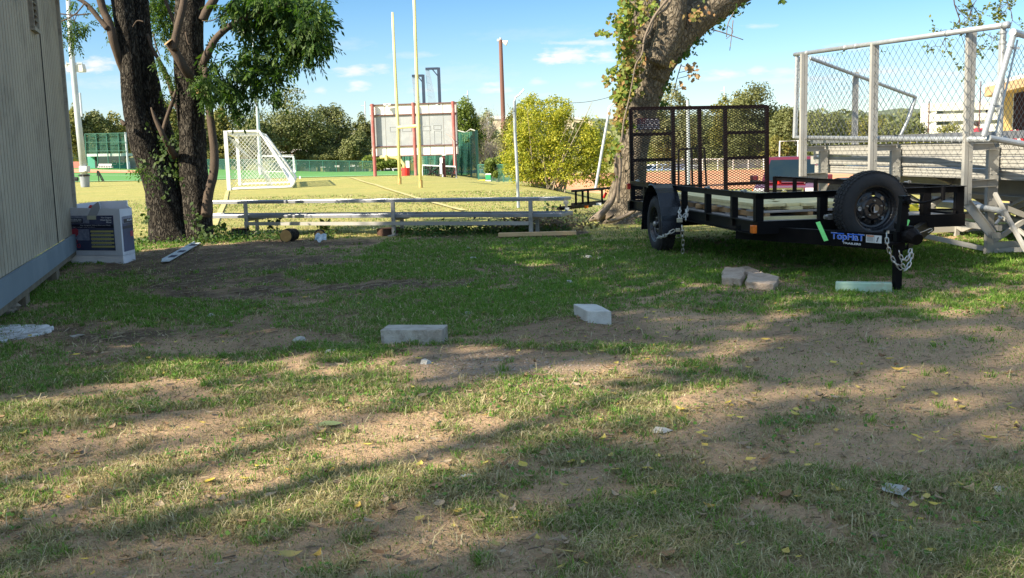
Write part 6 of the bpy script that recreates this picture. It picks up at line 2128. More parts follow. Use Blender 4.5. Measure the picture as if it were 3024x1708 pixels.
def soccer_goal(name, label, A, d, w, h, dtop, dbot, side, r, netd, group, near_detail=True):
    """A near front post foot, d along the goal line, side: direction the net runs back"""
    d = Vector(d).normalized(); s = Vector(side).normalized()
    A = Vector(A); B = A + d * w
    A.z = gz(A.x, A.y); B.z = gz(B.x, B.y)
    root = thing(name, label, 'soccer goal', (A + B) / 2, group)
    mb = MB()
    fr = r * 1.35
    mb.beam(A, A + ZU * h, fr * 2, fr * 2, up=s); mb.beam(B, B + ZU * h, fr * 2, fr * 2, up=s); mb.beam(A + ZU * (h - fr), B + ZU * (h - fr), fr * 2, fr * 2)
    mk('front_frame', mb, M_WHITE, parent=root)
    for Q in (A, B):
        mb = MB(); k = .28
        prof = [(0, h - r), (dtop - k * .8, h - r), (dtop - k * .2, h - r - k * .12), (dtop + k * .25, h - k * .62), (dbot - .16, .62), (dbot, .36), (dbot + .01, .25), (dbot - .10, .10), (dbot - .35, r), (0, r)]
        mb.tube(cat([Q + s * a + ZU * b for a, b in prof], 4), r, 10)
        mk('side_frame', mb, M_WHITE, parent=root, smooth=True)
    mb = MB(); mb.tube([A + s * (dbot - .1) + ZU * .10, B + s * (dbot - .1) + ZU * .10], r, 10); mb.tube([A + s * (dtop) + ZU * (h - .1), B + s * dtop + ZU * (h - .1)], r * .5, 8)
    mk('back_bar', mb, M_WHITE, parent=root)
    mb = MB(); wr = .007 if near_detail else .012
    def clip(seg):
        # keep the part of a side-net wire inside the frame's slanted profile
        (u0, v0), (u1, v1) = seg; out = []; N = 40; run = None
        for i in range(N + 1):
            u = u0 + (u1 - u0) * i / N; v = v0 + (v1 - v0) * i / N
            lim = dtop + (dbot - dtop) * max(0, (h - .1 - v)) / (h - .1)
            ok = u < lim - .02
            if ok and run is None: run = (u, v)
            if (not ok or i == N) and run is not None:
                out.append((run, (u, v))); run = None
        return out
    for Q in (A, B):
        diamond_net(mb, Q + ZU * .05, s, ZU, dbot, h - .12, netd, netd * 1.15, wr, clip=clip)
    back = (A + s * dtop + ZU * (h - .1)) - (A + s * (dbot - .1) + ZU * .1)
    diamond_net(mb, A + s * (dbot - .1) + ZU * .1, d, back.normalized(), w, back.length, netd, netd * 1.1, wr)
    diamond_net(mb, A + ZU * (h - .05), d, s, w, dtop, netd, netd, wr)
    # slack net gathered and drooping from the near corner
    if near_detail:
        for i in range(16):
            t = i / 15
            p0 = A + s * (.08 + .02 * i) + ZU * (h - .25 - .01 * i); p1 = A + s * (1.0 + .5 * t) + d * (.4 + 1.2 * t) + ZU * (1.25 - .5 * t); p2 = A + s * (1.5 + .25 * t) + d * (.5 + .8 * t) + ZU * (.08)
            mb.tube(cat([p0, (p0 + p1) / 2 - ZU * .12 - d * .02, p1, (p1 + p2) / 2 + s * .12 * (1 - t), p2], 4), wr * .9, 3, cap=False)
    mk('net', mb, M_NETW, parent=root)


gA = G(668, 563)
soccer_goal('soccer_goal', 'big white soccer goal with sloping back frame, nearest on the mown field', (gA.x + .12, gA.y, 0), (-.20, 1, 0), 7.3, 2.42, 1.35, 2.62, (.985, .17, 0), .055, .16, 'white soccer goals')
fg = P(868, 507, 118); fl_ = P(765, 507, 118)
soccer_goal('soccer_goal', 'distant white soccer goal on the green turf, seen through the nearest goal net', (fl_.x, 118, 0), (1, 0, 0), fg.x - fl_.x, 2.0, .9, 1.9, (-.1, 1, 0), .055, .5, 'white soccer goals', False)

M_YELLOW = MAT('yellow_post_paint', (.80, .71, .30), (.72, .63, .25), scale=2, rough=.6, dirt=(.42, .22, .08), dscale=1.4, damt=.22)
def football_goal():
    l = G(1181, 546); r_ = G(1243, 555)
    root = thing('goal_posts', 'tall pale yellow H shaped football goal posts on the mown field', 'goal posts', (l + r_) / 2)
    for q, top in ((l, P(1159, 37, l.y)), (r_, P(1219, -120, r_.y))):
        mb = MB(); z = gz(q.x, q.y); mid = P(1175 if q is l else 1236, 372, q.y)
        mb.tube([Vector((q.x, q.y, z - .1)), Vector((mid.x, q.y, mid.z)), Vector((mid.x + (top.x - mid.x) * .5, q.y, (mid.z + top.z) / 2)), Vector((top.x, q.y, top.z))], [.070, .067, .058, .050], 14)
        mk('upright', mb, M_YELLOW, parent=root, smooth=True)
    mb = MB(); mb.tube([P(1175, 377, l.y), P(1238, 372, r_.y)], .062, 12); mk('crossbar', mb, M_YELLOW, parent=root)
    for q in (l, r_):
        mb = MB(); z = gz(q.x, q.y); mb.tube([Vector((q.x, q.y, z - .02)), Vector((q.x, q.y, z + .28))], [.075, .074], 14); mk('rusty_foot', mb, MAT('rusty_paint', (.42, .20, .09), (.55, .42, .14), scale=9, rough=.9, contrast=2), parent=root)


football_goal()


def gooseneck():
    c = P(1198, 514, 66); b = Vector((c.x, 66, gz(c.x, 66)))
    b.z = P(1198, 516, 66).z
    root = thing('gooseneck_goal_post', 'yellow curved goal post base with a red pad, under the scoreboard', 'goal post', b)
    mb = MB(); mb.tube([P(1197, 505, 66), P(1192, 485, 66), P(1182, 473, 66), P(1168, 466, 66), P(1150, 464, 66), P(1122, 465, 66)], [.11, .105, .10, .10, .10, .09], 12); mk('curved_arm', mb, M_YELLOW, parent=root, smooth=True)
    mb = MB(); mb.prism([P(1122, 461, 65.8), P(1140, 466, 65.8), P(1122, 468, 65.8)], (0, .3, 0)); mb.box(P(1140, 466, 66), (.12, .5, .35)); mk('crossbar_bracket', mb, M_YELLOW, parent=root)
    mb = MB(); mb.tube([Vector((b.x, 66, b.z - .5)), P(1198, 496, 66)], [.27, .26], 16); mk('pad', mb, MAT('red_pad', (.70, .04, .03), (.6, .03, .02), scale=3, rough=.5), parent=root)


gooseneck()


# ------------------------------------------------------------------ scoreboard
def scoreboard():
    Y = 74.0
    c = P(1220, 520, Y)
    root = thing('scoreboard', 'back of a wide scoreboard on three red posts with white bands and a grey middle', 'scoreboard', (c.x, Y, gz(c.x, Y)))
    tl = P(1091, 309, Y); tr = P(1349, 306, Y); bl = P(1096, 464, Y); br = P(1353, 456, Y)
    W = tr.x - tl.x; xc = (tl.x + tr.x) / 2; ztop = (tl.z + tr.z) / 2; zbot = (bl.z + br.z) / 2; H = ztop - zbot
    d = Vector((1, -.10, 0)).normalized(); n = Vector((-.10, -1, 0)).normalized(); C0 = Vector((xc, Y, 0)); W = W * 1.005
    def S(u, v, o=0): return C0 + d * (W * (u - .5)) + ZU * (zbot + H * v) + n * o
    def band(name, v0, v1, mat, off, dep=.12):
        mb = MB(); mb.beam(S(0, (v0 + v1) / 2, off), S(1, (v0 + v1) / 2, off), dep, H * (v1 - v0)); return mk(name, mb, mat, parent=root)
    MW = MAT('white_panel', (.80, .78, .72), (.72, .70, .64), scale=.5, rough=.6, dirt=(.6, .54, .40), dscale=.5, damt=.3)
    MG = MAT('grey_panel', (.36, .38, .39), (.30, .32, .33), scale=.35, rough=.55, dirt=(.52, .54, .54), dscale=.8, damt=.5, contrast=1.5)
    band('white_panel', .81, 1, MW, 0); band('grey_panel', .19, .81, MG, -.01); band('white_panel', 0, .19, MW, 0)
    MR = MAT('rusty_edge', (.16, .07, .06), (.10, .05, .045), scale=2, rough=.8)
    for v in (0.0, .19, .80, 1.0):
        mb = MB(); mb.beam(S(0, v, .10), S(1, v, .10), .10, .07); mk('steel_edge', mb, MR, parent=root)
    ms = MAT('seam', (.30, .29, .27), rough=.8)
    mb = MB()
    for u in (.17, .51, .68, .84): mb.beam(S(u, .005, .065), S(u, .185, .065), .05, .012, up=n); mb.beam(S(u, .815, .065), S(u, .99, .065), .05, .012, up=n)
    for u in (.17, .34, .51, .68, .84): mb.beam(S(u, .2, .055), S(u, .79, .055), .03, .008, up=n)
    mk('panel_seam', mb, ms, parent=root)
    mb = MB()
    for (u0, u1, v0, v1) in ((.22, .33, .48, .57), (.36, .47, .48, .57), (.60, .69, .48, .57), (.725, .81, .50, .58), (.73, .81, .22, .47)):
        for (p, q) in (((u0, v0), (u1, v0)), ((u0, v1), (u1, v1)), ((u0, v0), (u0, v1)), ((u1, v0), (u1, v1))):
            mb.beam(S(p[0], p[1], .06), S(q[0], q[1], .06), .04, .02, up=n)
    mk('hatch_outline', mb, MAT('hatch_line', (.36, .375, .385), rough=.8), parent=root)
    MRP = MAT('red_post_paint', (.34, .085, .075), (.40, .14, .12), scale=1.2, rough=.6, dirt=(.55, .30, .26), dscale=1.2, damt=.4)
    for (u, pb) in ((.035, 1110), (.51, 1231), (.965, 1341)):
        mb = MB(); b = S(u, 0, .32); z = gz(b.x, b.y); mb.tube([Vector((b.x, b.y, z - .6)), Vector((b.x, b.y, ztop + .08))], .125, 14); mk('post', mb, MRP, parent=root)
    mb = MB(); mb.tube([P(1318, 396, Y - .7), P(1332, 404, Y - .7), P(1341, 418, Y - .75), P(1344, 500, Y - .75)], .03, 8, cap=False); mk('conduit', mb, MAT('pale_conduit', (.62, .50, .46), rough=.6), parent=root)
    mb = MB()
    for px in (1143, 1297): q = P(px, 309, Y - .2); mb.box(q, (.5, .14, .14)); mb.box(q - ZU * .15, (.15, .14, .3))
    mk('lamp_bracket', mb, M_WHITE, parent=root)


scoreboard()
# electrical column in front of the scoreboard
c = P(1314, 535, 60)
root = thing('electrical_column', 'dark red steel column with white electrical boxes before the scoreboard', 'column', (c.x, 60, gz(c.x, 60)))
mb = MB(); a = P(1314, 545, 60); t = P(1309, 461, 60); mb.beam(Vector((a.x, 60, a.z)), Vector((t.x, 60, t.z)), .19, .19, up=Vector((0, 1, 0))); mk('column', mb, MAT('dark_red_paint', (.17, .045, .035), (.12, .03, .03), scale=2, rough=.6), parent=root)
mb = MB()
mb.box(P(1303, 474, 59.8), (.17, .12, .32)); mb.box(P(1302, 499, 59.8), (.14, .12, .62)); mb.box(P(1311, 458, 59.9), (.22, .2, .06)); mb.box(P(1307, 521, 59.8), (.08, .1, .2))
mk('electrical_box', mb, M_WHITE, parent=root)

# small black netted goal
root_p = P(1300, 530, 63)
root = thing('practice_goal', 'low white framed practice goal with black net, behind the dark red column', 'goal', (root_p.x, 63, root_p.z))
mb = MB(); fr = [P(1248, 522, 63), P(1248, 489, 63), P(1345, 493, 63), P(1348, 532, 63)]; mb.tube(fr, .05, 8); mk('frame', mb, M_WHITE, parent=root)
mb = MB(); a, b, c_, e = fr; mb.prism([a, b, c_, e], (0, 1.2, .0)) if False else None
for i in range(18):
    t = i / 17; mb.tube([a.lerp(e, t) + Vector((0, 1.0, 0)), b.lerp(c_, t)], .022, 3, cap=False)
for i in range(8):
    t = i / 7; mb.tube([(a + Vector((0, 1, 0))).lerp(b, t), (e + Vector((0, 1, 0))).lerp(c_, t)], .022, 3, cap=False)
for (p, q) in (((1254, 492), (1300, 524)), ((1275, 491), (1266, 525)), ((1300, 492), (1295, 528)), ((1342, 496), (1332, 530)), ((1292, 496), (1260, 520)), ((1320, 500), (1345, 520))):
    mb.tube([P(*p, 62.9), P(*q, 62.9)], .06, 5)
mk('net', mb, MAT('black_net', (.02, .02, .02), rough=.9), parent=root)
# cooler and yellow curb pipe
c = P(1442, 524, 58); root = thing('drink_cooler', 'green drum with white lid and base standing by the batting net', 'cooler', (c.x, 58, P(1442, 536, 58).z))
mb = MB(); mb.box(P(1442, 524, 58), (.30, .30, .26)); mk('body', mb, MAT('kelly_green', (.05, .42, .17), (.04, .34, .13), scale=6, rough=.5), parent=root, bevel=.02)
for nm_, py_ in (('lid', 515), ('base', 534)): mb = MB(); mb.box(P(1442, py_, 58), (.31, .31, .075)); mk(nm_, mb, M_WHITE, parent=root, bevel=.01)
mb = MB(); mb.tube([P(1380, 537, 57.6), P(1433, 533.5, 57.6)], .055, 8); o = mk('yellow_pipe', mb, MAT('yellow_pipe_paint', (.80, .58, .05), rough=.5), loc=P(1405, 535, 57.6)); tag(o, 'yellow pipe lying on the crest beside the green drum', 'pipe')


# ------------------------------------------------------------------ netting enclosures
M_GPOST = MAT('green_post', (.05, .17, .12), (.04, .14, .10), scale=2, rough=.5)
M_NETG = NET('green_netting', (.02, .13, .09), .55, .6)
M_NETD = NET('dark_green_netting', (.015, .10, .08), .72, .6)
M_NETL = NET('pale_green_netting', (.10, .30, .22), .28, .8)


def batting_net():
    c = P(1350, 540, 78)
    root = thing('batting_cage', 'green netted batting cage behind the scoreboard', 'batting cage', (c.x, 78, gz(c.x, 78)))
    def wall(pts, Y0, Y1, mat):
        mb = MB(); n = 24
        (x0, t0, b0), (x1, t1, b1) = pts
        for i in range(n):
            f0, f1 = i / n, (i + 1) / n
            def pt(f, top):
                px = x0 + (x1 - x0) * f; py = (t0 + (t1 - t0) * f) if top else (b0 + (b1 - b0) * f)
                Y = Y0 + (Y1 - Y0) * f + .35 * math.sin(f * 40) * (0 if top else 1)
                return P(px, py, Y)
            mb.quad(pt(f0, 0), pt(f1, 0), pt(f1, 1), pt(f0, 1))
        mk('netting', mb, mat, parent=root)
    wall([(1188, 455, 528), (1352, 388, 545)], 79, 77, M_NETG)
    wall([(1345, 392, 545), (1394, 389, 545)], 76.6, 75.5, M_NETG)
    wall([(1388, 388, 545), (1412, 388, 545)], 75.6, 82, M_NETD)
    wall([(1250, 450, 540), (1388, 420, 545)], 84, 83, M_NETD)
    for (a, b, r, Y) in (((1407, 385), (1412, 545), .10, 75), ((1388, 391), (1391, 545), .05, 77), ((1359, 392), (1362, 545), .05, 77), ((1199, 460), (1203, 530), .07, 79), ((1209, 462), (1212, 530), .05, 79.5), ((1285, 455), (1290, 540), .04, 79), ((1330, 455), (1334, 540), .04, 78)):
        mb = MB(); p = P(*a, Y); q = P(*b, Y); mb.tube([Vector((p.x, Y, p.z)), Vector((p.x, Y, q.z))], r, 8); mk('post', mb, M_GPOST, parent=root)
    mb = MB(); mb.tube([P(1352, 386, 77), P(1375, 392, 76), P(1390, 382, 76), P(1408, 388, 75)], .04, 6, cap=False); mb.tube([P(1352, 443, 76.5), P(1388, 444, 76)], .02, 5); mk('top_cable', mb, MAT('cable_pale', (.5, .5, .42), rough=.6), parent=root)
    mb = MB(); mb.box(P(1204, 486, 78.5), (.28, .2, .55)); mk('meter_box', mb, M_WHITE, parent=root)


batting_net()


def net_pole(px, top, arm, label, Y, base_py=520):
    t = P(px, top, Y); b = P(px, base_py, Y); z = gz(t.x, Y)
    root = thing('net_pole', label, 'pole', (t.x, Y, z), 'dark net poles with side arms behind the scoreboard')
    M = MAT('dark_blue_steel', (.030, .045, .080), (.045, .06, .10), scale=2, rough=.5)
    mb = MB(); mb.beam(Vector((t.x, Y, z - .2)), Vector((t.x, Y, t.z)), .26, .26, up=Vector((0, 1, 0))); mk('pole', mb, M, parent=root)
    k = Y / F_PX; L = arm * k; mb = MB(); e = Vector((t.x - L, Y, t.z - .08)); mb.beam(Vector((t.x, Y, t.z - .08)), e, .16, .2)
    mb.beam(Vector((t.x, Y, t.z - .55 * L - .2)), Vector((t.x - L * .5, Y, t.z - .1)), .1, .1, up=Vector((0, 1, 0))); mk('arm', mb, M, parent=root)
    mb = MB()
    for i in range(7):
        x = e.x + i * .11 * L * .4; mb.tube([Vector((x, Y, e.z)), Vector((x + .3 + .08 * i, Y, e.z - (e.z - z) * .5)), Vector((x + .35 + .1 * i, Y, z + .5))], .018, 3, cap=False)
    for i in range(16):
        zz = e.z - (e.z - z) * i / 16; mb.tube([Vector((e.x + .02 * i, Y, zz)), Vector((e.x + L * .32 + .02 * i, Y, zz - .2))], .012, 3, cap=False)
    mk('hanging_net', mb, MAT('grey_net_cord', (.20, .22, .26), rough=.9), parent=root)


net_pole(1295, 200, 38, 'taller right hand dark pole with an arm pointing left above the scoreboard', 92)
net_pole(1249, 221, 32, 'shorter left hand dark pole with an arm, partly behind the yellow upright', 92)


# ------------------------------------------------------------------ light poles
M_GALV = MAT('galvanised_steel', (.50, .54, .56), (.42, .45, .47), scale=1.5, rough=.5, metal=.35, dirt=(.36, .38, .38), dscale=1.5, damt=.3)
M_LAMPW = MAT('lamp_housing', (.66, .64, .56), (.58, .56, .50), scale=3, rough=.5)


def big_light_pole():
    Y = 58.0
    b = P(252, 538, Y); t = P(198, -60, Y)
    z = gz(b.x, Y)
    root = thing('floodlight_pole', 'tall pale steel floodlight pole rising beside the shed', 'light pole', (b.x, Y, z))
    m1 = P(231, 360, Y); m2 = P(211, 150, Y)
    mb = MB(); mb.tube([Vector((b.x, Y, z - .1)), m1, m2, t], [.21, .175, .145, .12], 20); mk('pole', mb, M_GALV, parent=root, smooth=True)
    mb = MB(); bb = P(250, 500, Y); mb.box(bb, (.46, .46, .34)); mk('base_collar', mb, MAT('pale_concrete_collar', (.6, .6, .58), rough=.8), parent=root, bevel=.02)
    mb = MB(); mb.box(P(249, 501, Y - .29), (.22, .02, .16)); mk('notice_plate', mb, M_WHITE, parent=root)
    mb = MB(); mb.beam(P(195, 188, Y), P(243, 187, Y), .07, .07); mb.tube([P(197, 182, Y), P(197, 195, Y)], .03, 8); mb.tube([P(241, 186, Y), P(244, 200, Y)], .03, 8); mk('cross_arm', mb, M_GALV, parent=root)
    for (cx, s) in ((203, -1), (232, 1)):
        k = Y / F_PX; c = P(cx, 200, Y); mb = MB()
        mb.prism([c + Vector((x * k, 0, -zz * k)) for x, zz in ((-11 if s < 0 else -10, -8), (8, -11), (12, 4), (11 if s > 0 else 10, 12), (-6 if s < 0 else -7, 12))], (0, .5, 0)); mk('floodlight', mb, M_LAMPW, parent=root)
    mb = MB(); mb.tube([P(236, 275, Y - .05), P(242, 345, Y - .2)], .06, 8); mk('conduit', mb, M_GALV, parent=root)


big_light_pole()
Yc = 56.5; c = P(251, 540, Yc); zc_ = gz(c.x, Yc)
root = thing('trash_can', 'grey rubbish bin with a black liner at the foot of the tall light pole', 'trash can', (c.x, Yc, zc_))
kk = Yc / F_PX
mb = MB(); mb.lathe(Vector((c.x, Yc, zc_)), ZU, [(0, .22), (.05, .23), (.60, .265), (.62, .28), (.68, .28)], 24); mk('body', mb, MAT('grey_plastic', (.30, .32, .35), (.25, .27, .30), scale=4, rough=.5), parent=root, smooth=False)
mb = MB(); mb.tube([Vector((c.x, Yc, zc_ + .60)), Vector((c.x, Yc, zc_ + .66)), Vector((c.x, Yc, zc_ + .71))], [.285, .30, .27], 20, bump=.15, bs=9); mk('liner', mb, MAT('black_liner', (.015, .015, .02), rough=.3), parent=root)
c = P(214, 529, 62); mb = MB(); mb.tube([P(200, 529, 62), P(230, 529.5, 62)], .13, 10); o = mk('black_roller', mb, M_RUBBER, loc=c); tag(o, 'black rubber roll lying on the turf edge left of the rubbish bin', 'roll')
# stair handrail
root_p = P(297, 537, 66); root = thing('handrail', 'small black stair handrail standing on the turf edge', 'handrail', root_p)
mb = MB()
for q in ([(287, 505), (287, 520)], [(290, 506), (292, 536)], [(287, 505), (291, 506), (306, 533), (307, 537)], [(291, 512), (303, 537)], [(302, 529), (302, 534)]): mb.tube([P(*p_, 66) for p_ in q], .035, 6)
mk('rail', mb, MAT('black_rail', (.02, .025, .02), rough=.5), parent=root)
# short marker
c = P(886, 526, 70); mb = MB(); mb.box(c, (.10, .10, .24)); o = mk('white_pylon', mb, M_WHITE, loc=c); tag(o, 'tiny white marker post on the near edge of the green turf', 'marker')


def wood_pole():
    Y = 120; t = P(1478, 118, Y); b = P(1490, 400, Y)
    root = thing('wooden_light_pole', 'brown wooden utility pole with a floodlight at its top, above the yellow bush', 'light pole', (b.x, Y, gz(b.x, Y)))
    mb = MB(); mb.tube([Vector((t.x + .1, Y, gz(b.x, Y))), Vector((t.x, Y, t.z))], [.30, .21], 14); mk('pole', mb, MAT('creosote_pole', (.20, .095, .075), (.15, .07, .055), scale=1, rough=.9, stretch=(1, 1, .1)), parent=root)
    mb = MB(); mb.box(P(1473, 119, Y), (.42, .3, .26)); mb.lathe(P(1483, 122, Y), (.75, -.1, -.35), [(0, .10), (.3, .22), (.62, .33), (.64, .05)], 14); mb.tube([P(1478, 112, Y), P(1478, 122, Y)], .12, 10); mk('floodlight', mb, M_LAMPW, parent=root)


wood_pole()


def thin_light_pole():
    Y = 105; root_p = P(764, 400, Y)
    root = thing('floodlight_pole', 'distant thin floodlight pole seen behind the hanging leaves', 'light pole', (root_p.x, Y, gz(root_p.x, Y)))
    mb = MB(); a = P(746, 82, Y); m = P(756, 240, Y); mb.tube([Vector((root_p.x, Y, gz(root_p.x, Y))), root_p, m, a], [.20, .18, .14, .11], 12); mk('pole', mb, M_GALV, parent=root)
    mb = MB(); mb.beam(P(706, 84, Y), P(745, 82, Y), .08, .08); mb.beam(P(710, 96, Y), P(745, 94, Y), .08, .08); mk('cross_arm', mb, M_GALV, parent=root)
    for (x, y) in ((708, 80), (719, 77), (731, 76), (742, 74), (714, 93), (728, 92), (740, 90)):
        mb = MB(); mb.lathe(P(x, y, Y), (-.3, -.5, -.6), [(0, .08), (.2, .18), (.36, .25), (.38, .06)], 10); mk('floodlight', mb, M_LAMPW, parent=root)


thin_light_pole()


def rod(name, label, pts, Y, r, mat, cat_='pole', group=None):
    P_ = [P(p[0], p[1], Y + (p[2] if len(p) > 2 else 0)) for p in pts]
    root = thing(name, label, cat_, P_[0], group)
    mb = MB(); mb.tube(P_, r, 10); mk('shaft', mb, mat, parent=root)
    return root


g_ = 'leftover fence poles along the field edge'
root = rod('fence_post', 'straight grey pole with a bent barbed wire arm in front of the yellow bush', [(1531, 614), (1527, 500), (1521, 390), (1519, 298)], 20.5, .030, M_GALV, 'fence post', g_)
mb = MB(); mb.tube([P(1519, 300, 20.5), P(1523, 288, 20.5), P(1534, 280, 20.5), P(1547, 265, 20.5)], .016, 6); mb.lathe(P(1519.5, 330, 20.5), ZU, [(0, .036), (.02, .036)], 10); mk('bent_arm', mb, M_STEEL, parent=root)
root = rod('fence_post', 'leaning pale pole right of the yellow bush, beside the ivy tree', [(1758, 562), (1778, 445), (1800, 322)], 26, .035, M_GALV, 'fence post', g_)
mb = MB(); mb.tube([P(1796, 322, 26), P(1804, 312, 26), P(1818, 302, 26)], .02, 6); mk('bent_arm', mb, M_STEEL, parent=root)
root = rod('fence_post', 'thin grey pole standing behind the ramp gate, its top above the gate', [(2034, 548), (2033, 420), (2031, 297)], 33, .055, M_GALV, 'fence post', g_)
M_MAST = MAT('pale_mast', (.55, .57, .60), rough=.6)
for (px, y0, y1, lab) in ((1381, 268, 330, 'faint thin mast above the tree right of the scoreboard'), (1078, 300, 350, 'faint thin mast left of the scoreboard'), (2139, 256, 310, 'faint thin mast above the trees behind the ramp gate')):
    root = rod('radio_mast', lab, [(px + 1, y1), (px, y0)], 320, .16, M_MAST, 'mast', 'thin masts far away')
    mb = MB(); mb.tube([P(px - 12, y0 + 13, 320), P(px, y0 + 12, 320)], .10, 5); mk('arm', mb, M_MAST, parent=root)
# overhead wires
def wire(label, p, q, sag, r=.012, n=14):
    mb = MB(); pts = []
    for i in range(n + 1):
        t = i / n; v = p.lerp(q, t); v.z -= sag * 4 * t * (1 - t); pts.append(v)
    mb.tube(pts, r, 4); o = mk('overhead_wire', mb, MAT('wire_grey', (.08, .08, .09), rough=.6), loc=p); tag(o, label, 'wire')


wire('thin wire crossing the sky between the yellow bush and the ivy tree', P(1560, 286, 60), P(1900, 245, 60), .7, .016)


# ------------------------------------------------------------------ backstop, dugout and far left buildings
def backstop():
    Y = 122
    c = P(315, 500, Y); root = thing('backstop', 'green netted backstop on tall posts above the dugout', 'backstop', (c.x, Y, P(315, 500, Y).z))
    for (a, b) in (((251, 396), (257, 502)), ((283, 394), (291, 502)), ((314, 394), (322, 502)), ((349, 393), (355, 502)), ((370, 391), (379, 500))):
        mb = MB(); q, w = P(*a, Y), P(*b, Y); mb.tube([w, q], .07 if a[0] < 360 else .13, 8); mk('post', mb, M_GPOST if a[0] < 360 else M_GALV, parent=root)
    mb = MB()
    for (a, b) in (((251, 396), (370, 393)), ((254, 421), (373, 420)), ((256, 447), (375, 446))): mb.tube([P(*a, Y - .2), P(*b, Y - .2)], .035, 6)
    mk('rail', mb, M_GPOST, parent=root)
    mb = MB(); mb.quad(P(251, 396, Y + .1), P(370, 393, Y + .1), P(376, 455, Y + .1), P(257, 456, Y + .1)); mk('netting', mb, M_NETL, parent=root)


backstop()


def dugout():
    Y = 126
    c = P(320, 500, Y); root = thing('dugout', 'green walled baseball dugout with a flat white roof edge', 'dugout', P(320, 500, Y))
    MG2 = MAT('sea_green_wall', (.10, .36, .27), (.08, .30, .22), scale=.5, rough=.7)
    def slab(nm, x0, x1, y0, y1, m, off=0, dep=.3):
        a, b = P(x0, y1, Y + off), P(x1, y1, Y + off); t = P((x0 + x1) / 2, y0, Y + off).z
        mb = MB(); mb.beam(Vector(((a.x), a.y, (a.z + t) / 2)), Vector((b.x, b.y, (b.z + t) / 2)), dep, t - (a.z + b.z) / 2); return mk(nm, mb, m, parent=root)
    slab('roof', 257, 378, 454, 462, MAT('pale_roof_edge', (.60, .66, .60), rough=.6), -1.0, 3.2)
    slab('wall', 262, 284, 462, 500, MG2, 0)
    slab('wall', 328, 374, 481, 500, MG2, -.1)
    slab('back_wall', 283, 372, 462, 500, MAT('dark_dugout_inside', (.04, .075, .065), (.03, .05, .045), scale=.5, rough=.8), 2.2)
    slab('pillar', 283, 288, 462, 500, MAT('dark_pillar', (.05, .06, .06), rough=.8), 0)
    for x in (333, 353):
        mb = MB(); q = P(x + 5, 481, Y - .5)
        for (dx, dz, w, h) in ((-.26, 0, .06, .5), (.26, 0, .06, .5), (0, .22, .56, .08), (0, -.22, .56, .08)): mb.box(q + Vector((dx, 0, dz)), (w, .05, h))
        mk('window_frame', mb, MAT('pale_frame', (.66, .66, .58), rough=.6), parent=root)
    slab('side_wall', 376, 384, 478, 500, M_WHITE, -.5)
    slab('side_wall', 384, 404, 466, 500, MAT('grey_patchy_wall', (.30, .30, .27), (.20, .20, .18), scale=1, rough=.9), 0)


dugout()
c = P(312, 498, 118); root = thing('player_bench', 'small white slatted bench in front of the dugout', 'bench', c)
mb = MB()
for y in (485.5, 488.5): mb.beam(P(292, y, 118), P(330, y, 118), .05, .08)
for x in (292, 298, 305, 312, 319, 326): mb.tube([P(x, 485, 118), P(x, 496, 118)], .03, 5)
mb.beam(P(289, 494, 117.5), P(333, 494, 117.5), .4, .06); mk('frame', mb, M_WHITE, parent=root)
# red pad wall
c = P(222, 490, 128); mb = MB(); a, b = P(207, 488, 128), P(238, 488, 128); mb.beam(a, b, .3, .86); o = mk('padded_wall', mb, MAT('faded_red_pad', (.62, .20, .16), (.56, .17, .13), scale=1, rough=.7), loc=c); tag(o, 'faded red padded fence wall left of the light pole', 'wall')


def chain_fence(name, label, x0, x1, top0, top1, bot0, bot1, Y0, Y1, nposts, mat_post, mat_net, pr=.05, group='distant fences'):
    root = thing(name, label, 'fence', P((x0 + x1) / 2, (bot0 + bot1) / 2, (Y0 + Y1) / 2), group)
    tops = []
    for i in range(nposts):
        t = i / (nposts - 1); px = x0 + (x1 - x0) * t; Y = Y0 + (Y1 - Y0) * t
        a = P(px, bot0 + (bot1 - bot0) * t + 3, Y); b = P(px, top0 + (top1 - top0) * t, Y)
        mb = MB(); mb.tube([Vector((b.x, Y, a.z)), b], pr, 6); mk('post', mb, mat_post, parent=root); tops.append((a, b))
    mb = MB()
    for (a, b) in zip(tops[:-1], tops[1:]): mb.tube([a[1], b[1]], pr * .8, 5)
    mk('top_rail', mb, mat_post, parent=root)
    if mat_net is not None:
        mb = MB()
        for (a, b) in zip(tops[:-1], tops[1:]): mb.quad(Vector((a[1].x, a[1].y, a[0].z)), Vector((b[1].x, b[1].y, b[0].z)), b[1], a[1])
        mk('netting', mb, mat_net, parent=root)


chain_fence('green_fence', 'long green mesh fence along the far edge of the turf', 640, 1110, 471, 477, 507, 510, 130, 126, 13, M_GPOST, NET('fence_mesh_green', (.02, .09, .07), .45, .7), .05)
chain_fence('green_fence', 'green mesh fence right of the batting net, before parked cars', 1412, 1560, 487, 487, 535, 545, 72, 66, 5, M_GPOST, NET('fence_mesh_pale', (.05, .20, .15), .25, .7), .045)
chain_fence('green_fence', 'dark green windscreen fence between the near tree and the goal', 590, 668, 471, 471, 499, 502, 131, 131, 3, M_GPOST, M_NETD, .05)
M_WP2 = MAT('white_fence_paint', (.72, .70, .66), rough=.6)
chain_fence('white_fence', 'white posted wire fence behind the orange ball field', 1940, 2300, 472, 468, 505, 500, 100, 97, 9, M_WP2, NET('fence_mesh_grey', (.25, .25, .24), .30, .5), .06)

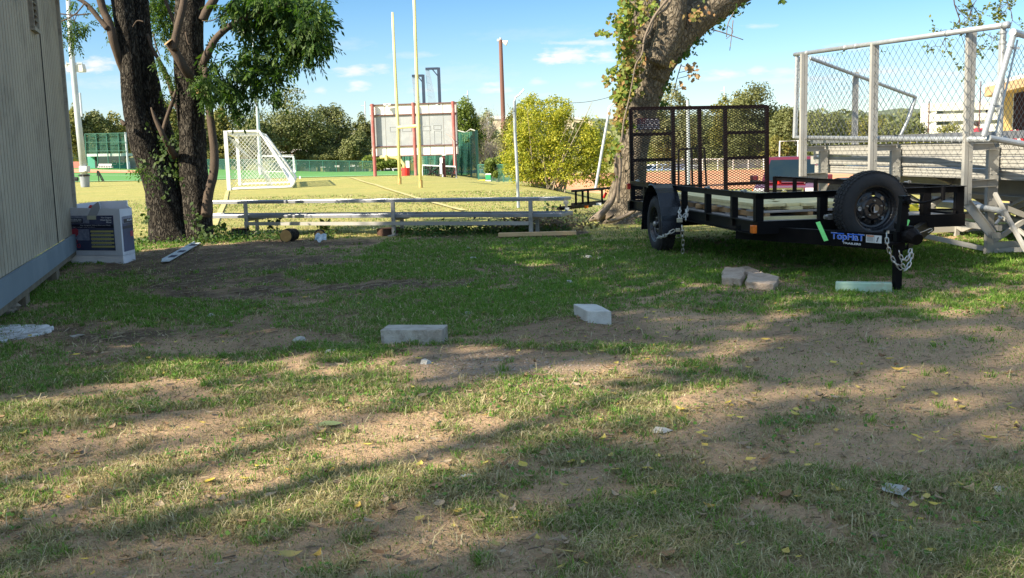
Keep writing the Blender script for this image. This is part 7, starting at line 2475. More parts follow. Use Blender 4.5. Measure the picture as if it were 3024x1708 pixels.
# far left and centre buildings
def house(name, label, x0, x1, ytop, yeave, ybot, Y, wallm, roofm, dep=8):
    c = P((x0 + x1) / 2, ybot, Y); root = thing(name, label, 'building', (c.x, Y, c.z), 'houses behind the fields')
    a = P(x0, ybot, Y); b = P(x1, ybot, Y); ze = P((x0 + x1) / 2, yeave, Y).z; zt = P((x0 + x1) / 2, ytop, Y).z; zb = min(a.z, b.z) - .5
    mb = MB(); mb.hexa([Vector((a.x, Y, zb)), Vector((b.x, Y, zb)), Vector((b.x, Y + dep, zb)), Vector((a.x, Y + dep, zb)), Vector((a.x, Y, ze)), Vector((b.x, Y, ze)), Vector((b.x, Y + dep, ze)), Vector((a.x, Y + dep, ze))]); mk('wall', mb, wallm, parent=root)
    o_ = .5; mb = MB(); mb.hexa([Vector((a.x - o_, Y - o_, ze)), Vector((b.x + o_, Y - o_, ze)), Vector((b.x + o_, Y + dep + o_, ze)), Vector((a.x - o_, Y + dep + o_, ze)), Vector((a.x + 1.2, Y + dep * .45, zt)), Vector((b.x - 1.2, Y + dep * .45, zt)), Vector((b.x - 1.2, Y + dep * .55, zt)), Vector((a.x + 1.2, Y + dep * .55, zt))]); rf = mk('roof', mb, roofm, parent=root)
    mb = MB(); mb.beam(Vector((a.x - o_, Y - o_ - .05, ze + .05)), Vector((b.x + o_, Y - o_ - .05, ze + .05)), .06, .25); mk('fascia', mb, M_WHITE, parent=root)
    mb = MB(); n = max(2, int((b.x - a.x) / 3))
    for i in range(n):
        x = a.x + (b.x - a.x) * (i + .5) / n; mb.box(Vector((x, Y - .03, (ze + zb) / 2 + .2)), (1.0, .06, 1.0))
    mk('window', mb, GLASS('house_glass'), parent=root)
    return root


M_ROOFB = MAT('brown_shingles', (.23, .16, .125), (.17, .12, .095), scale=2, rough=.95); M_CREAM = MAT('cream_wall', (.62, .52, .36), (.56, .46, .31), scale=.5, rough=.8)
house('house', 'brown roofed house with cream walls behind the far goal', 806, 900, 462, 486, 512, 146, M_CREAM, M_ROOFB, 9)
house('house', 'white roofed house glimpsed over the largest oak trunk', 838, 890, 440, 450, 480, 156, MAT('orange_brick', (.50, .27, .16), (.44, .23, .13), scale=2, rough=.9), MAT('pale_roof', (.60, .52, .44), rough=.9), 7)
house('house', 'low cream wall building behind the green fence under the oaks', 955, 1070, 488, 492, 514, 148, M_CREAM, M_ROOFB, 6)
house('house', 'cream hillside building glimpsed between dark trees left of the scoreboard', 1022, 1082, 388, 402, 440, 230, MAT('peach_wall', (.68, .50, .33), rough=.8), MAT('cream_roof', (.62, .54, .42), rough=.8), 10)


def long_roof(label, pts, Y):
    root = thing('warehouse', label, 'building', P(*pts[3], Y), 'pale warehouse roofs on the horizon')
    mb = MB(); a, b, c, d = [P(*p, Y) for p in pts]; e = Vector((0, 14, 0))
    mb.hexa([d, c, c + e, d + e, a, b, b + e, a + e]); mk('roof', mb, MAT('white_metal_roof', (.78, .78, .76), rough=.6), parent=root)
    mb = MB(); z = -3; mb.hexa([Vector((d.x + .3, d.y + .3, z)), Vector((c.x - .3, c.y + .3, z)), Vector((c.x - .3, c.y + 13, z)), Vector((d.x + .3, d.y + 13, z)), d + Vector((.3, .3, 0)), c + Vector((-.3, .3, 0)), c + Vector((-.3, 13, 0)), d + Vector((.3, 13, 0))]); mk('wall', mb, M_CREAM, parent=root)


long_roof('long white warehouse roof sloping down right above the yellow bush', [(1650, 341), (1664, 341), (1752, 356), (1650, 350)], 330)
long_roof('small white roof just left of the wooden utility pole', [(1452, 343), (1500, 342), (1500, 352), (1452, 353)], 300)

M_GARAGE = MAT('white_concrete_panel', (.76, .74, .66), (.70, .68, .60), scale=.08, rough=.8)
def garage():
    Y = 210; k = Y / F_PX
    root = thing('parking_garage', 'white parking building with two dark open decks', 'building', P(2850, 420, Y))
    a = P(2736, 306, Y); b = P(3060, 296, Y); zt = a.z; z0 = P(2740, 420, Y).z - 4
    zz = lambda py: P(2850, py, Y).z
    def strip(nm, py0, py1, m, off=0, xa=a.x, xb=b.x):
        mb = MB(); z1_, z2_ = zz(py0), zz(py1); mb.beam(Vector((xa, Y + off, (z1_ + z2_) / 2)), Vector((xb, Y + off, (z1_ + z2_) / 2)), 1.0, z1_ - z2_); mk(nm, mb, m, parent=root)
    strip('parapet', 303, 326, M_GARAGE); strip('parapet', 335, 357, M_GARAGE); strip('parapet', 368, 420, M_GARAGE)
    mb = MB(); w = P(2763, 330, Y).x; mb.hexa([Vector((a.x - 1, Y + .4, z0)), Vector((w, Y - .45, z0)), Vector((w + 8.5, Y + 20, z0)), Vector((a.x + 8.5, Y + 20, z0)), Vector((a.x - 1, Y + .4, zz(303))), Vector((w, Y - .45, zz(303))), Vector((w + 8.5, Y + 20, zz(303))), Vector((a.x + 8.5, Y + 20, zz(303)))]); mk('end_wall', mb, M_GARAGE, parent=root)
    strip('deck_interior', 320, 372, MAT('dark_deck', (.10, .11, .09), (.16, .17, .10), scale=.2, rough=.9), 9, a.x + 5)
    for px in (2810, 2905, 2912, 2990):
        mb = MB(); q = P(px, 345, Y + 1); mb.beam(Vector((q.x, Y + .8, z0)), Vector((q.x, Y + .8, zz(306))), .7 if px != 2905 else 1.5, .7, up=Vector((0, 1, 0))); mk('column', mb, M_GARAGE, parent=root)


garage()


def field_house():
    Y = 36; k = Y / F_PX
    M_YW = MAT('yellow_stucco', (.72, .50, .20), (.66, .45, .17), scale=1, rough=.8); M_FA = MAT('peach_fascia', (.72, .48, .27), rough=.7)
    c = P(3000, 470, Y); root = thing('field_house', 'yellow field house with a white topped overhanging roof at the right edge', 'building', (c.x, Y, -1.2))
    X0 = P(2946, 350, Y).x; X1 = X0 + 9
    zt = P(2965, 236, Y).z
    def pt(px, py, dy=0): return P(px, py, Y + dy)
    # roof slab rises to the right
    mb = MB(); a = pt(2908, 259, -1); b = pt(3120, 206, -1); e = Vector((5.2, 7, 0)); t = Vector((0, 0, .13)); mb.hexa([a, b, b + e, a + e, a + t, b + t, b + e + t, a + e + t]); mk('roof', mb, M_WHITE, parent=root)
    mb = MB(); h = Vector((0, 0, -.30)); mb.hexa([a + h, b + h, b + h + e, a + h + e, a - ZU * .003, b - ZU * .003, b + e - ZU * .003, a + e - ZU * .003]); mk('fascia', mb, M_FA, parent=root)
    za = pt(2975, 275).z
    mb = MB(); mb.hexa([Vector((X0, Y, -1.5)), Vector((P(2992, 300, Y).x, Y, -1.5)), Vector((P(2992, 300, Y).x, Y + .4, -1.5)), Vector((X0 + .22, Y + .4, -1.5)), Vector((X0, Y, za)), Vector((P(2992, 300, Y).x, Y, za + .15)), Vector((P(2992, 300, Y).x, Y + .4, za + .15)), Vector((X0 + .22, Y + .4, za))]); mk('wall', mb, M_YW, parent=root)
    q = P(2992, 300, Y).x
    mb = MB(); mb.hexa([Vector((q, Y + .6, -1.5)), Vector((X1, Y + .6, -1.5)), Vector((X1, Y + .8, -1.5)), Vector((q, Y + .8, -1.5)), Vector((q, Y + .6, za + .15)), Vector((X1, Y + .6, za + .8)), Vector((X1, Y + .8, za + .8)), Vector((q, Y + .8, za + .15))]); mk('dark_opening', mb, MAT('dark_maroon_opening', (.05, .018, .02), rough=.8), parent=root)
    mb = MB(); mb.beam(Vector((q + .15, Y + .4, -1.5)), Vector((q + .15, Y + .4, za + .1)), .09, .09, up=Vector((0, 1, 0))); mk('downpipe', mb, M_WHITE, parent=root)
    for nm, m, dx in (('red_stripe', MAT('sign_red', (.62, .03, .04), rough=.5), 0), ('white_stripe', M_WHITE, .11), ('red_stripe', MAT('sign_red_b', (.62, .03, .04), rough=.5), .22)):
        mb = MB(); mb.beam(pt(2985, 385, -.5) + Vector((dx, 0, 0)), pt(3005, 425, -.5) + Vector((dx, 0, 0)), .10, .03, up=Vector((0, 1, 0))); mk(nm, mb, m, parent=root)


field_house()
# thin dark rods beyond the fence
rod('sign_rod', 'thin dark rod in front of the left end of the white parking building', [(2741, 392), (2743, 345), (2744, 300)], 40, .022, MAT('rust_rod', (.12, .05, .045), rough=.8), 'rod', 'thin dark rods behind the bleacher fence')
rod('sign_rod', 'taller thin dark rod right of the last bleacher post', [(2891, 388), (2894, 310), (2897, 240)], 40, .022, MAT('rust_rod_b', (.12, .05, .045), rough=.8), 'rod', 'thin dark rods behind the bleacher fence')


# small person behind the fence
def person():
    Y = 44; c = P(2884, 404, Y); zf = c.z - 1.10
    root = thing('person', 'distant person in a dark red shirt seen from the chest up behind the bleacher fence', 'person', (c.x, Y, zf))
    b = Vector((c.x, Y, zf)); S = 1.0
    bones = [(0, 0, .92), (0, 0, 1.15), (0, 0, 1.38), (0, 0, 1.50), (0, -.01, 1.60), (0, -.01, 1.70),
             (-.09, 0, .88), (-.10, -.01, .48), (-.10, .01, .09), (-.10, -.12, .04), (.09, 0, .88), (.10, -.01, .48), (.10, .01, .09), (.10, -.12, .04),
             (-.17, 0, 1.41), (-.23, -.02, 1.15), (-.18, -.17, .98), (-.16, -.22, .93), (.17, 0, 1.41), (.23, -.02, 1.15), (.18, -.17, .98), (.16, -.22, .93)]
    rad = [.15, .14, .15, .06, .085, .08, .09, .06, .045, .04, .09, .06, .045, .04, .065, .045, .035, .03, .065, .045, .035, .03]
    ed = [(0, 1), (1, 2), (2, 3), (3, 4), (4, 5), (0, 6), (6, 7), (7, 8), (8, 9), (0, 10), (10, 11), (11, 12), (12, 13), (2, 14), (14, 15), (15, 16), (16, 17), (2, 18), (18, 19), (19, 20), (20, 21)]
    me = bpy.data.meshes.new('body'); me.from_pydata([Vector(v) for v in bones], ed, []); o = bpy.data.objects.new('body', me); COL.objects.link(o); o.parent = root
    sk = o.modifiers.new('skin', 'SKIN'); o.modifiers.new('sub', 'SUBSURF').render_levels = 1
    for i, r in enumerate(rad): me.skin_vertices[0].data[i].radius = (r, r * .8)
    me.skin_vertices[0].data[0].use_root = True
    me.materials.append(MAT('skin_tone', (.45, .28, .20), rough=.7))
    mb = MB(); mb.tube([b + ZU * .90, b + ZU * 1.1, b + ZU * 1.35, b + ZU * 1.47], [.19, .18, .205, .09], 14); mb.tube([b + Vector((-.14, 0, 1.43)), b + Vector((-.24, -.02, 1.2))], [.09, .07], 10); mb.tube([b + Vector((.14, 0, 1.43)), b + Vector((.24, -.02, 1.2))], [.09, .07], 10)
    mk('shirt', mb, MAT('maroon_shirt', (.30, .03, .05), rough=.85), parent=root, smooth=True)
    mb = MB(); mb.lathe(b + ZU * 1.62 + Vector((0, .02, 0)), ZU, [(-.06, .10), (.03, .115), (.09, .095), (.125, .04)], 14); mk('hair', mb, MAT('dark_hair', (.03, .018, .015), rough=.8), parent=root, smooth=True)


person()


# ------------------------------------------------------------------ vehicles
M_TYRE = M_RUBBER
def vehicle(name, label, cat_, loc, yaw, prof, glassprof, width, L, paint, wheels=(.80, .80), wr=.34, group='vehicles parked beyond the fields', taper=.12, extra=None, hood_z=1.0):
    """prof: side outline (x along length, z) of the lower body; glassprof: outline of the cabin"""
    cs, sn = math.cos(yaw), math.sin(yaw); f = Vector((sn, -cs, 0)); s = Vector((cs, sn, 0)); loc = Vector(loc)
    def V(x, y, z): return loc + f * x + s * y + ZU * z
    root = thing(name, label, cat_, loc, group)
    def loft(poly, w0, w1f, nm, mat, inset=0):
        """poly extruded across the width; points higher up are narrower"""
        mb = MB(); zs_ = [p[1] for p in poly]; zlo, zhi = min(zs_), max(zs_)
        Lr = []; n = len(poly)
        for sgn in (-1, 1):
            for (x, z) in poly:
                w = w0 / 2 * (1 - w1f * (z - zlo) / (zhi - zlo + 1e-6)); Lr.append(V(x, sgn * (w + inset), z))
        mb.add(Lr, [tuple(range(n)), tuple(range(n, 2 * n))[::-1]] + [(i, i + n, (i + 1) % n + n, (i + 1) % n) for i in range(n)])
        return mk(nm, mb, mat, parent=root, bevel=.03 if inset == 0 else 0)
    loft(prof, width, .05, 'body', paint)
    loft(glassprof, width * .93, taper, 'cabin', paint)
    # side windows, windscreen, rear window sit just proud of the cabin
    gx0 = min(p[0] for p in glassprof); zlo = min(p[1] for p in glassprof); zhi = max(p[1] for p in glassprof)
    g = sorted(glassprof, key=lambda p: p[0])
    M_G = MAT('vehicle_glass', (.006, .016, .026), (.012, .022, .028), scale=1.5, rough=.12, spec=.25)
    def on_side(x, z, sgn, off=.006):
        w = width * .93 / 2 * (1 - taper * (z - zlo) / (zhi - zlo)); return V(x, sgn * (w + off), z)
    for sgn in (-1, 1):
        mb = MB(); xs_top = [p[0] for p in glassprof if p[1] > zhi - .05]; xt0, xt1 = min(xs_top), max(xs_top); xb = [p[0] for p in glassprof if p[1] < zlo + .09]; xb0, xb1 = min(xb), max(xb)
        za, zb = zlo + .06, zhi - .09; m = 2
        for i in range(m):
            t0, t1 = .03 + i / m, (i + 1) / m - .03
            def X(t, z): k = (z - zlo) / (zhi - zlo); l = xb0 + (xt0 - xb0) * k + .06; r = xb1 + (xt1 - xb1) * k - .06; return l + (r - l) * t
            q = [on_side(X(t0, za), za, sgn), on_side(X(t1, za), za, sgn), on_side(X(t1, zb), zb, sgn), on_side(X(t0, zb), zb, sgn)]
            mb.prism(q, s * sgn * .004)
        mk('side_window', mb, M_G, parent=root)
    for front in (1, -1):
        xt = max(p[0] for p in glassprof if p[1] > zhi - .05) if front > 0 else min(p[0] for p in glassprof if p[1] > zhi - .05)
        xb_ = max(p[0] for p in glassprof if p[1] < zlo + .09) if front > 0 else min(p[0] for p in glassprof if p[1] < zlo + .09)
        def W_(k, y):
            z = zlo + (zhi - zlo) * k; w = width * .93 / 2 * (1 - taper * k) - .09; x = xb_ + (xt - xb_) * k + front * .008; return V(x, y * w, z)
        mb = MB(); mb.prism([W_(.08, -1), W_(.08, 1), W_(.88, 1), W_(.88, -1)], f * front * .006); mk('windscreen' if front > 0 else 'rear_window', mb, M_G, parent=root)
    for (x, nm) in ((L / 2 - wheels[0], 0), (-L / 2 + wheels[1], 0)):
        for sgn in (-1, 1):
            c = V(x, sgn * (width / 2 - .10), wr); mb = MB(); ax = s * sgn
            mb.lathe(c, ax, [(-.11, wr * .6), (-.11, wr * .9), (-.06, wr), (.08, wr), (.115, wr * .92), (.12, wr * .66)], 24, cap=True); w = mk('wheel', mb, M_TYRE, parent=root)
            mb = MB(); mb.lathe(c, ax, [(.10, wr * .64), (.125, wr * .60), (.09, wr * .3), (.13, wr * .18)], 20); mk('rim', mb, M_STEEL, parent=w)
    if extra: extra(root, V, f, s)
    return root


def sedan(label, loc, yaw, col, L=4.6, H=1.45, W=1.78, nm='parked_car', suv=False):
    k = L / 4.6
    lo = [(-L / 2, .35), (-L / 2 + .02, .85), (-L / 2 + .35, .95), (L / 2 - 1.35, .98), (L / 2 - .35, .86), (L / 2, .68), (L / 2, .35), (L / 2 - .5, .22), (-L / 2 + .5, .22)]
    if suv: hi = [(-L / 2 + .1, .93), (-L / 2 + .35, H), (L / 2 - 2.0, H), (L / 2 - 1.25, .93)]
    else: hi = [(-L / 2 + .55, .93), (-L / 2 + 1.25, H), (L / 2 - 2.15, H), (L / 2 - 1.3, .93)]
    m = MAT('car_paint_' + nm, col, tuple(c * .9 for c in col), scale=2, rough=.3, spec=.6, coat=.5)
    def ex(root, V, f, s):
        for sg in (-1, 1):
            mb = MB(); mb.box(V(L / 2 - .02, sg * .68, .68), (.10, .30, .12), f, s); mk('headlight', mb, GLASS('lamp_glass', (.6, .6, .6), .1), parent=root)
            mb = MB(); mb.box(V(-L / 2 + .02, sg * .70, .78), (.08, .22, .14), f, s); mk('tail_light', mb, M_REDLENS, parent=root)
            mb = MB(); mb.box(V(L / 2 - 1.45, sg * (W / 2 + .06), .98), (.12, .18, .12), f, s); mk('mirror', mb, m, parent=root)
    return vehicle(nm, label, 'suv' if suv else 'car', loc, yaw, lo, hi, W, L, m, extra=ex)


def place(px, pytop, Y, H):
    q = P(px, pytop, Y); return (q.x, Y, q.z - H)


sedan('white suv parked beyond the turf, left of the red pad', place(1178, 497, 150, 1.75), math.pi / 2 * .97, (.72, .73, .74), 4.9, 1.75, 1.9, 'suv', True)
sedan('dark car roof just showing over the turf below the oaks', place(1028, 504, 150, 1.42), math.pi / 2, (.03, .035, .04), nm='parked_car')
sedan('dark car parked left of the white suv, half hidden by the red post', place(1118, 503, 156, 1.45), math.pi / 2 * 1.02, (.04, .045, .05), nm='parked_car')
sedan('dark blue car behind the batting net', place(1385, 503, 96, 1.5), 1.2, (.03, .05, .10), nm='parked_car')
sedan('black car seen between the batting net post and the yellow bush', place(1445, 497, 92, 1.5), 1.0, (.02, .02, .025), nm='parked_car')
sedan('dark green car under the left edge of the yellow bush', place(1478, 505, 88, 1.45), 1.3, (.03, .05, .04), nm='parked_car')
sedan('white car behind the fence at the left side of the ramp gate', place(1945, 484, 107, 1.5), 1.3, (.70, .70, .72), nm='parked_car')
sedan('pale blue car behind the ball field fence, left part of the ramp gate', place(1972, 483, 106, 1.5), 1.2, (.22, .30, .48), nm='parked_car')
sedan('dark blue car behind the ball field fence, behind the thin grey pole', place(2020, 484, 108, 1.5), 1.45, (.05, .07, .22), nm='parked_car')
sedan('silver car behind the ball field fence, just right of the thin grey pole', place(2056, 486, 107, 1.5), 1.5, (.45, .48, .50), nm='parked_car')
sedan('black car behind the ball field fence, right half of the ramp gate', place(2215, 481, 107, 1.5), 1.5, (.03, .03, .035), nm='parked_car')


def pickup():
    L, W = 5.8, 2.02; Y = 33.5
    c = P(2330, 462, Y + 2); H = 1.96; loc = (c.x, Y + 1.4, c.z - H)
    M_MR = MAT('maroon_car_paint', (.11, .008, .020), (.09, .006, .016), scale=1, rough=.25, spec=.7, coat=.8)
    M_CH = MAT('chrome', (.75, .75, .76), rough=.12, metal=1.0)
    lo = [(-L / 2, .45), (-L / 2, 1.12), (-L / 2 + 1.9, 1.12), (L / 2 - 1.75, 1.16), (L / 2 - .5, 1.13), (L / 2 - .08, 1.02), (L / 2, .55), (L / 2 - .1, .45)]
    hi = [(-L / 2 + 1.95, 1.12), (-L / 2 + 2.05, H), (L / 2 - 2.60, H), (L / 2 - 1.74, 1.12)]
    def ex(root, V, f, s):
        mb = MB(); mb.box(V(L / 2 + .01, 0, .84), (.05, 1.05, .34), f, s); gr = mk('grille', mb, MAT('grille_black', (.015, .015, .015), rough=.5), parent=root)
        mb = MB()
        for z in (.99, .84, .69): mb.box(V(L / 2 + .05, 0, z), (.05, 1.10, .06), f, s)
        for y in (-.56, .56): mb.box(V(L / 2 + .05, y, .84), (.05, .06, .36), f, s)
        mk('grille_bar', mb, M_CH, parent=gr)
        mb = MB(); mb.lathe(V(L / 2 + .06, 0, .84), f, [(0, .13), (.03, .11)], 20); mk('grille_badge', mb, M_CH, parent=gr)
        mb = MB(); mb.box(V(L / 2 + .05, 0, .50), (.16, 1.98, .20), f, s); bp = mk('bumper', mb, M_CH, parent=root, bevel=.03)
        mb = MB(); mb.box(V(L / 2 + .14, 0, .50), (.012, .31, .13), f, s); mk('number_plate', mb, M_WHITE, parent=bp)
        for sg in (-1, 1):
            mb = MB(); mb.box(V(L / 2 - .03, sg * .80, .86), (.12, .34, .30), f, s); hl = mk('headlight', mb, GLASS('headlight_glass', (.55, .55, .58), .08), parent=root, bevel=.02)
            mb = MB(); mb.box(V(L / 2 - .06, sg * .985, .86), (.20, .04, .26), f, s); mk('turn_signal', mb, M_AMBER, parent=hl)
            mb = MB(); mb.box(V(L / 2 - 1.95, sg * 1.20, 1.28), (.16, .26, .17), f, s); mi = mk('mirror', mb, M_MR, parent=root, bevel=.03)
            mb = MB(); mb.box(V(L / 2 - 1.93, sg * 1.20, 1.15), (.14, .26, .10), f, s); mb.beam(V(L / 2 - 1.93, sg * .95, 1.16), V(L / 2 - 1.93, sg * 1.12, 1.16), .08, .06); mk('mirror_base', mb, MAT('black_trim', (.02, .02, .02), rough=.6), parent=mi)
        mb = MB(); mb.box(V(.2, 0, 1.14), (3.0, .9, .02), f, s); mb.box(V(L / 2 - 1.0, 0, 1.165), (1.1, 1.2, .035), f, s); mk('hood_bulge', mb, M_MR, parent=root, bevel=.01)
        mb = MB()
        for y in (-.38, .38): mb.box(V(.15, y, 1.34), (.14, .48, .5), f, s)
        mk('seat_back', mb, MAT('beige_seat', (.30, .27, .22), rough=.9), parent=root)
    vehicle('pickup_truck', 'maroon pickup truck facing the camera behind the trailer and bleachers', 'truck', loc, math.radians(-21), lo, hi, W, L, M_MR, wheels=(1.0, 1.2), wr=.40, taper=.16, extra=ex)


pickup()
root = thing('soccer_goal', 'thin white goal frame standing behind the maroon truck', 'soccer goal', P(2330, 480, 62), 'white soccer goals')
mb = MB(); mb.tube([P(2301, 500, 62), P(2303, 418, 62), P(2357, 416, 62), P(2355, 500, 62)], .045, 8); mk('frame', mb, M_WHITE, parent=root)


# ------------------------------------------------------------------ second trailer behind the ivy tree
def trailer2():
    root = thing('small_trailer', 'low black railed trailer parked behind the ivy tree', 'trailer', P(1800, 600, 23))
    Y0, Y1 = 20.5, 25.5
    def Q(px, py, t): return P(px, py, Y0 + (Y1 - Y0) * t)
    mb = MB(); mb.beam(Q(1690, 565, 0), Q(1800, 556, .5), .05, .05); mb.beam(Q(1800, 556, .5), Q(2085, 548, 1), .05, .05); mk('top_rail', mb, M_BLACK, parent=root)
    mb = MB(); mb.beam(Q(1690, 606, 0), Q(1800, 596, .5), .05, .08); mb.beam(Q(1800, 596, .5), Q(2085, 575, 1), .05, .08); mb.beam(Q(1650, 616, -.1), Q(1745, 607, .3), .07, .07); mk('frame', mb, M_BLACK, parent=root)
    for px, t in ((1701, .03), (1721, .1), (1737, .18), (1778, .38), (1850, .6), (1920, .7)):
        mb = MB(); a = Q(px, 606 - (px - 1690) * .09, t); b = Q(px, 565 - (px - 1690) * .08, t); mb.beam(a, Vector((a.x, a.y, b.z)), .045, .045, up=Vector((0, 1, 0))); mk('post', mb, M_BLACK, parent=root)
    mb = MB(); q = Q(1672, 616, -.05); mb.tube([Vector((q.x, q.y, gz(q.x, q.y))), Vector((q.x, q.y, q.z + .22))], .03, 8); mb.box(q + ZU * .12, (.10, .06, .06)); mk('jack', mb, M_STEEL, parent=root)
    mb = MB(); mb.tube([P(1654, 614, 20), P(1655, 604, 20)], .015, 6); mb.box(P(1655, 617, 20), (.14, .1, .05)); mk('coupler', mb, M_BLACK, parent=root)
    mb = MB(); mb.box(Q(1674, 617, -.08) - Vector((0, .05, 0)), (.09, .01, .05)); mb.box(Q(1760, 603, .3) - Vector((0, .05, 0)), (.22, .01, .055)); mk('sticker', mb, M_WHITE, parent=root)
    mb = MB(); mb.box(Q(1731, 611, .12) - Vector((0, .05, 0)), (.08, .05, .06)); mk('marker_light', mb, M_AMBER, parent=root, bevel=.006)
    q = Q(1787, 580, .4); mb = MB(); mb.tube([q + Vector((-.04, 0, -.04)), q + Vector((.03, 0, .08))], .03, 8); mk('latch', mb, M_REDLENS, parent=root)
    # its raised gate, seen through the big trailer's gate
    a = P(2004, 548, 26); b = P(2086, 548, 26); c = P(2004, 442, 26); d = P(2080, 438, 26); mb = MB()
    mb.beam(c, d, .05, .05); mb.beam(a, b, .05, .05)
    for t in (0, .27, .5, .78, 1): mb.beam(a.lerp(b, t), c.lerp(d, t), .045, .045, up=Vector((0, 1, 0)))
    mk('ramp_gate', mb, M_BLACK, parent=root)
    for (px, t) in ((1880, .62),):
        q = P(px, 590, 24); z = gz(q.x, 24); wheel(root, Vector((q.x, 24, z + .33)), Vector((-1, -.4, 0)), .33, .2)


trailer2()


# ================================================================== BLEACHERS
def bleachers():
    M_A = M_ALUF
    M_PIPE = MAT('galvanised_pipe', (.46, .48, .49), (.34, .36, .37), scale=6, rough=.45, metal=.5, dirt=(.25, .25, .24), dscale=5, damt=.4)
    A = Vector((4.98, 11.10, 0)); B = Vector((4.36, 15.15, 0))   # back line, near and far post
    v = (B - A); Lb = v.length; v.normalize(); u = Vector((v.y, -v.x, 0))    # u points towards the seats' front (right)
    root = thing('bleachers', 'aluminium bleachers seen from behind with a tall chain link back fence', 'bleachers', A.lerp(B, .5))
    def Q(a, b, z): return A + u * a + v * b + ZU * z
    stations = (0, Lb * .5, Lb)
    ztop = (2.44, 2.52, 2.58)
    # tall back posts: rectangular tube with a groove
    for s, zt_ in zip(stations, ztop):
        zb_ = .58 if s == 0 else (.62 if s < Lb else .80)
        mb = MB()
        mb.box(Q(-.028, s, (zt_ + zb_) / 2), (.042, .10, zt_ - zb_), v, u); mb.box(Q(.028, s, (zt_ + zb_) / 2), (.042, .10, zt_ - zb_), v, u); mb.box(Q(0, s, (zt_ + zb_) / 2), (.03, .085, zt_ - zb_ - .01), v, u)
        # seen widest from the yard, so turn the flats towards it
        mb = MB(); w = Vector((.98, .2, 0)).normalized(); n_ = Vector((-.2, .98, 0)).normalized(); c = Q(0, s, (zt_ + zb_) / 2)
        mb.box(c - w * .027, (.046, .05, zt_ - zb_), w, n_); mb.box(c + w * .027, (.046, .05, zt_ - zb_), w, n_); mb.box(c + n_ * .004, (.020, .040, zt_ - zb_ - .01), w, n_)
        for z in (.7, 1.05, 1.35, 1.7): mb.lathe(c + w * .02 - n_ * .026 + ZU * (z - (zt_ + zb_) / 2), -n_, [(0, .008), (.006, .007)], 8)
        mk('post', mb, M_A, parent=root)
        # inner leg down to the ground
        a = .38
        zl = 1.19
        mb = MB(); cc = Q(a, s + .12, 0); mb.box(cc + ZU * ((.52 + zl) / 2), (.13, .05, zl - .52), w, n_); mb.box(cc + w * .055 + n_ * .03 + ZU * ((.52 + zl) / 2), (.012, .06, zl - .52), w, n_)
        mb.box(cc - w * .01 + ZU * .27 , (.085, .05, .56), w, n_)
        for z in (.95, .90, .62): mb.lathe(cc - w * .035 - n_ * .026 + ZU * z, -n_, [(0, .009), (.006, .008)], 8); mb.lathe(cc + w * .04 - n_ * .026 + ZU * z, -n_, [(0, .009), (.006, .008)], 8)
        mk('leg', mb, M_A, parent=root)
        for z_, h_ in ((.80, .085), (1.20, .075)): mb = MB(); mb.channel(Q(0, s, z_), Q(a + .02, s + .1, z_), .05, h_); mk('outrigger', mb, M_A, parent=root)
        # raking beam, ground strut, diagonals and front legs
        mb = MB(); mb.channel(Q(a, s + .15, 1.0), Q(3.1, s + .15, .18), .05, .09); mb.beam(Q(a, s + .17, .10), Q(3.1, s + .17, .10), .05, .07); mb.beam(Q(a, s + .19, .60), Q(1.6, s + .19, .12), .04, .06); mb.beam(Q(1.1, s + .19, .78), Q(2.3, s + .19, .12), .04, .06); mb.beam(Q(.45, s + .2, .12), Q(1.4, s + .2, .68), .04, .05); mk('truss', mb, M_A, parent=root)
        for aa, hh in ((1.3, .74), (2.2, .46), (3.05, .22)):
            mb = MB(); mb.box(Q(aa, s + .15, hh / 2), (.06, .05, hh), w, n_); mk('leg', mb, M_A, parent=root)
    # near side: bent channel, pipe stub and knee brace
    mb = MB(); a0 = Q(.0, -.02, .60); a1 = Q(.24, -.12, .25); mb.channel(a0, a1, .05, .10); mb.box(a1 - ZU * .01 + u * .03, (.10, .08, .06), u, v); mk('knee_channel', mb, M_A, parent=root)
    mb = MB(); mb.tube([P(2890, 613, 11.4), P(2950, 622, 10.9), P(2968, 630, 10.75)], [.035, .035, .038], 12); mb.beam(P(2958, 640, 10.8), P(2940, 662, 10.8), .05, .012); mb.tube([P(2962, 646, 10.75), P(2950, 640, 10.8)], .014, 8); mk('pipe_stub', mb, M_PIPE, parent=root)
    for a_, b_ in (((2938, 572, 11.0), (3030, 742, 10.3)), ((2960, 640, 11.6), (3060, 720, 11.2)), ((2960, 620, 12), (3080, 560, 11.2))): mb = MB(); mb.beam(P(*a_), P(*b_), .036, .036); mk('side_brace', mb, M_A, parent=root)
    for a_, b_ in (((2700, 690, 11.7), (2912, 736, 11.35)), ((2912, 742, 11.35), (3060, 735, 11.0))): mb = MB(); mb.beam(P(*a_), P(*b_), .06, .05); mk('ground_strut', mb, M_A, parent=root)
    # bench planks for the whole length, running past both ends
    b0, b1 = -3.2, Lb + .75
    tiers = [(.55, 1.34, .24, .045), (.50, 1.17, .05, .16), (.50, 1.02, .05, .12), (.52, .885, .05, .11), (1.25, .70, .05, .16), (1.9, .52, .05, .12), (.95, .90, .60, .045), (1.25, 1.06, .26, .045), (1.22, .86, .05, .14), (1.65, .62, .55, .045), (1.95, .78, .26, .045), (2.35, .34, .50, .045), (2.65, .50, .26, .045)]
